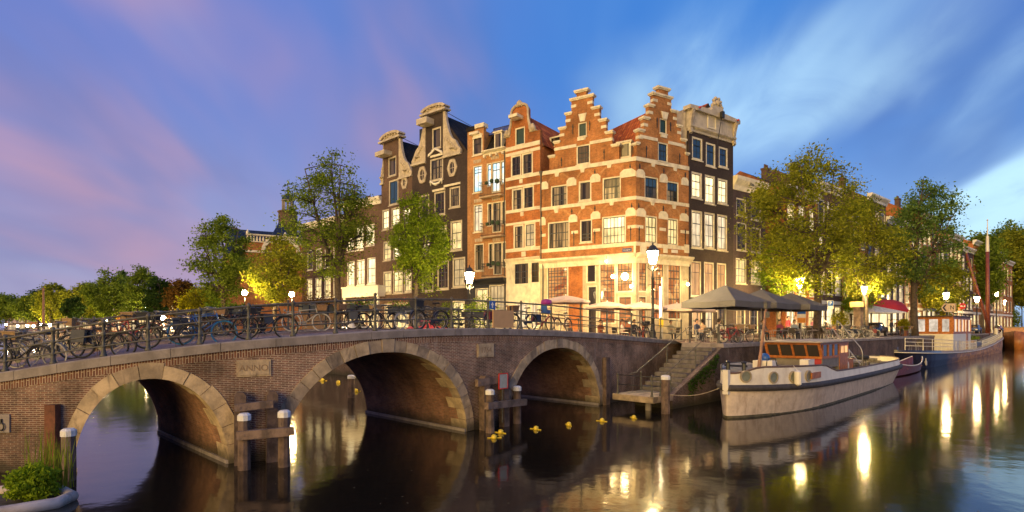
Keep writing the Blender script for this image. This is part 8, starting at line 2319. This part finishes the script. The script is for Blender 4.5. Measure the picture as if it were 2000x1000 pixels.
# ------------------------------------------------------------------ cars
def car(label, px, Y, rz, col):
    b = at(px, 0, Y); rt = thing('parked_car', label, 'car', (b.x, b.y, QZ), rz)
    prof = [(-2.05, 0.35), (-2.1, 0.62), (-2.0, 0.88), (-1.2, 0.95), (-0.65, 1.38), (-0.2, 1.47), (0.7, 1.46), (1.35, 1.02), (1.9, 0.98), (2.05, 0.75), (2.05, 0.35)]
    mb = MB(); rings = []
    for y in (-0.86, -0.8, 0.8, 0.86):
        e = abs(y) > 0.82; rings.append([(x * (0.985 if e else 1), (y if z < 1.0 else y * 0.8), z if not e else min(z, z * 0.97)) for x, z in prof])
    mb.loft(rings); mb.build('body', mat('car_paint_%d' % int(px), col, 0.25, 0.05, coat=0.6), rt, True)
    for s in (-1, 1):
        mb = MB(); y = s * 0.71; pts = [(-0.95, 1.0), (-0.58, 1.32), (-0.2, 1.4), (0.62, 1.39), (1.1, 1.02)]; mb.prism([(x, z) for x, z in pts], y - 0.015 + s * .02, y + 0.015 + s * .02); mb.build('side_window', G_DARK, rt)
    mb = MB(); mb.face([(-1.12, -0.62, 1.0), (-1.12, 0.62, 1.0), (-0.72, 0.56, 1.345), (-0.72, -0.56, 1.345)]); mb.face([(0.78, -0.56, 1.43), (0.78, 0.56, 1.43), (1.33, 0.62, 1.06), (1.33, -0.62, 1.06)]); mb.v = [(x + (-0.02 if x < 0 else 0.02), y, z + 0.012) for x, y, z in mb.v]; mb.build('windscreen', G_DARK, rt)
    for x in (-1.3, 1.3):
        for s in (-1, 1):
            mb = MB(); mb.lathe([(0.2, -0.1), (0.31, -0.1), (0.32, 0.0), (0.31, 0.1), (0.2, 0.1)], 16); mb.v = [(a + x, c + s * 0.79, b_ + 0.32) for a, b_, c in mb.v]; w = mb.build('wheel', TYRE, rt); mb = MB(); mb.lathe([(0.19, -0.1), (0.19, 0.1)], 10); mb.v = [(a + x, c * 1.05 + s * 0.79, b_ + 0.32) for a, b_, c in mb.v]; mb.build('rim', CHROME, w)
    for s in (-1, 1):
        mb = MB(); mb.box(-2.1, -2.02, s * 0.68 - 0.14, s * 0.68 + 0.14, 0.62, 0.75); mb.build('headlight', WHITE, rt); mb = MB(); mb.box(2.0, 2.07, s * 0.68 - 0.14, s * 0.68 + 0.14, 0.72, 0.86); mb.build('tail_light', SR, rt)
    return rt


car('dark blue parked car right of the houseboat deckhouse', 1901, 93, 0.75, (0.03, 0.05, 0.12)); car('dark red parked car behind the barge mast', 1946, 111, 0.75, (0.10, 0.02, 0.025)); car('pinkish red car parked before the black neck gable house', 843, 46, 2.5, (0.4, 0.05, 0.06)); car('silver car parked among the left quay trees', 690, 52, 2.5, (0.4, 0.4, 0.42)); car('white car parked left of the globe lamps', 340, 80, 2.4, (0.6, 0.58, 0.55))
car('black car parked behind the bicycle racks', 1706, 60, 0.75, (0.02, 0.02, 0.025))

# potted bay tree and shrubs at the foot of the houses
for i, (px, Y, yt, kd, lb) in enumerate([(945, 44, 572, 'bright', 'leafy pot plant before the balcony house'), (880, 45, 585, 'green', 'low shrub in a tub before the black neck gable house'), (1845, 80, 605, 'yellow', 'clipped yellow green hedge bush by the direction sign'), (1640, 58, 606, 'yellow', 'round shrub tub by the parking sign'), (1765, 60, 622, 'yellow', 'leafy tub at the end of the red awning'), (1975, 126, 603, 'green', 'big dark bush on the quay at the right edge')]):
    b = at(px, 0, Y); h = zat(yt, Y) - QZ; rt = thing('potted_shrub', lb, 'shrub', (b.x, b.y, QZ)); mb = MB(); mb.lathe([(0.3, 0), (0.4, 0.55), (0.44, 0.6)], 12); mb.build('tub', mat('terracotta'), rt)
    rng = np.random.default_rng(90 + i); n = 1500; d = rng.normal(size=(n, 3)); d /= np.linalg.norm(d, axis=1)[:, None]; r = rng.uniform(0.1, 1, n) ** 0.45; hh = max(0.5, (h - 0.5) / 2); P = np.array([0, 0, 0.5 + hh]) + d * r[:, None] * np.array([hh * 0.8, hh * 0.8, hh]); leaf_cards('leaves', P, 0.07 * Y / 45, LEAF[kd], rt, rng)
    mb = MB(); mb.tube([(0, 0, 0.4), (0, 0, 0.5 + hh)], 0.04, 6); mb.build('stem', BARK, rt)
# weeds on the stair cheek
rng = np.random.default_rng(5); n = 700; tt = rng.uniform(-3.6, -0.6, n)
P = np.array([tuple(qpt(t_, max(0.5, 2.75 + t_ * 0.44 - abs(rng.normal(0, 0.35))), 0.03 + abs(rng.normal(0, 0.07)))) for t_ in tt])
o = leaf_cards('weeds', P, 0.07, LEAF['dark'], st, rng); o['kind'] = 'stuff'

# dead leaves and specks drifting on the canal
rng = np.random.default_rng(77); n = 260
yy = rng.uniform(11.5, 34, n); xx = rng.uniform(-0.75, 0.85, n) * yy
me_v = []; mb = MB()
for x, y in zip(xx, yy):
    a = rng.uniform(0, 6.28); r = rng.uniform(0.012, 0.04); mb.face([(x + r * math.cos(a), y + r * math.sin(a), 0.004), (x - r * .5 * math.sin(a), y + r * .5 * math.cos(a), 0.004), (x - r * math.cos(a), y - r * math.sin(a), 0.004), (x + r * .5 * math.sin(a), y - r * .5 * math.cos(a), 0.004)])
tag(mb.build('floating_leaves', mat('dead_leaf', (0.16, 0.11, 0.05), 0.8, 0.4)), 'dead leaves and specks drifting on the dark canal', 'leaves', kind='stuff')
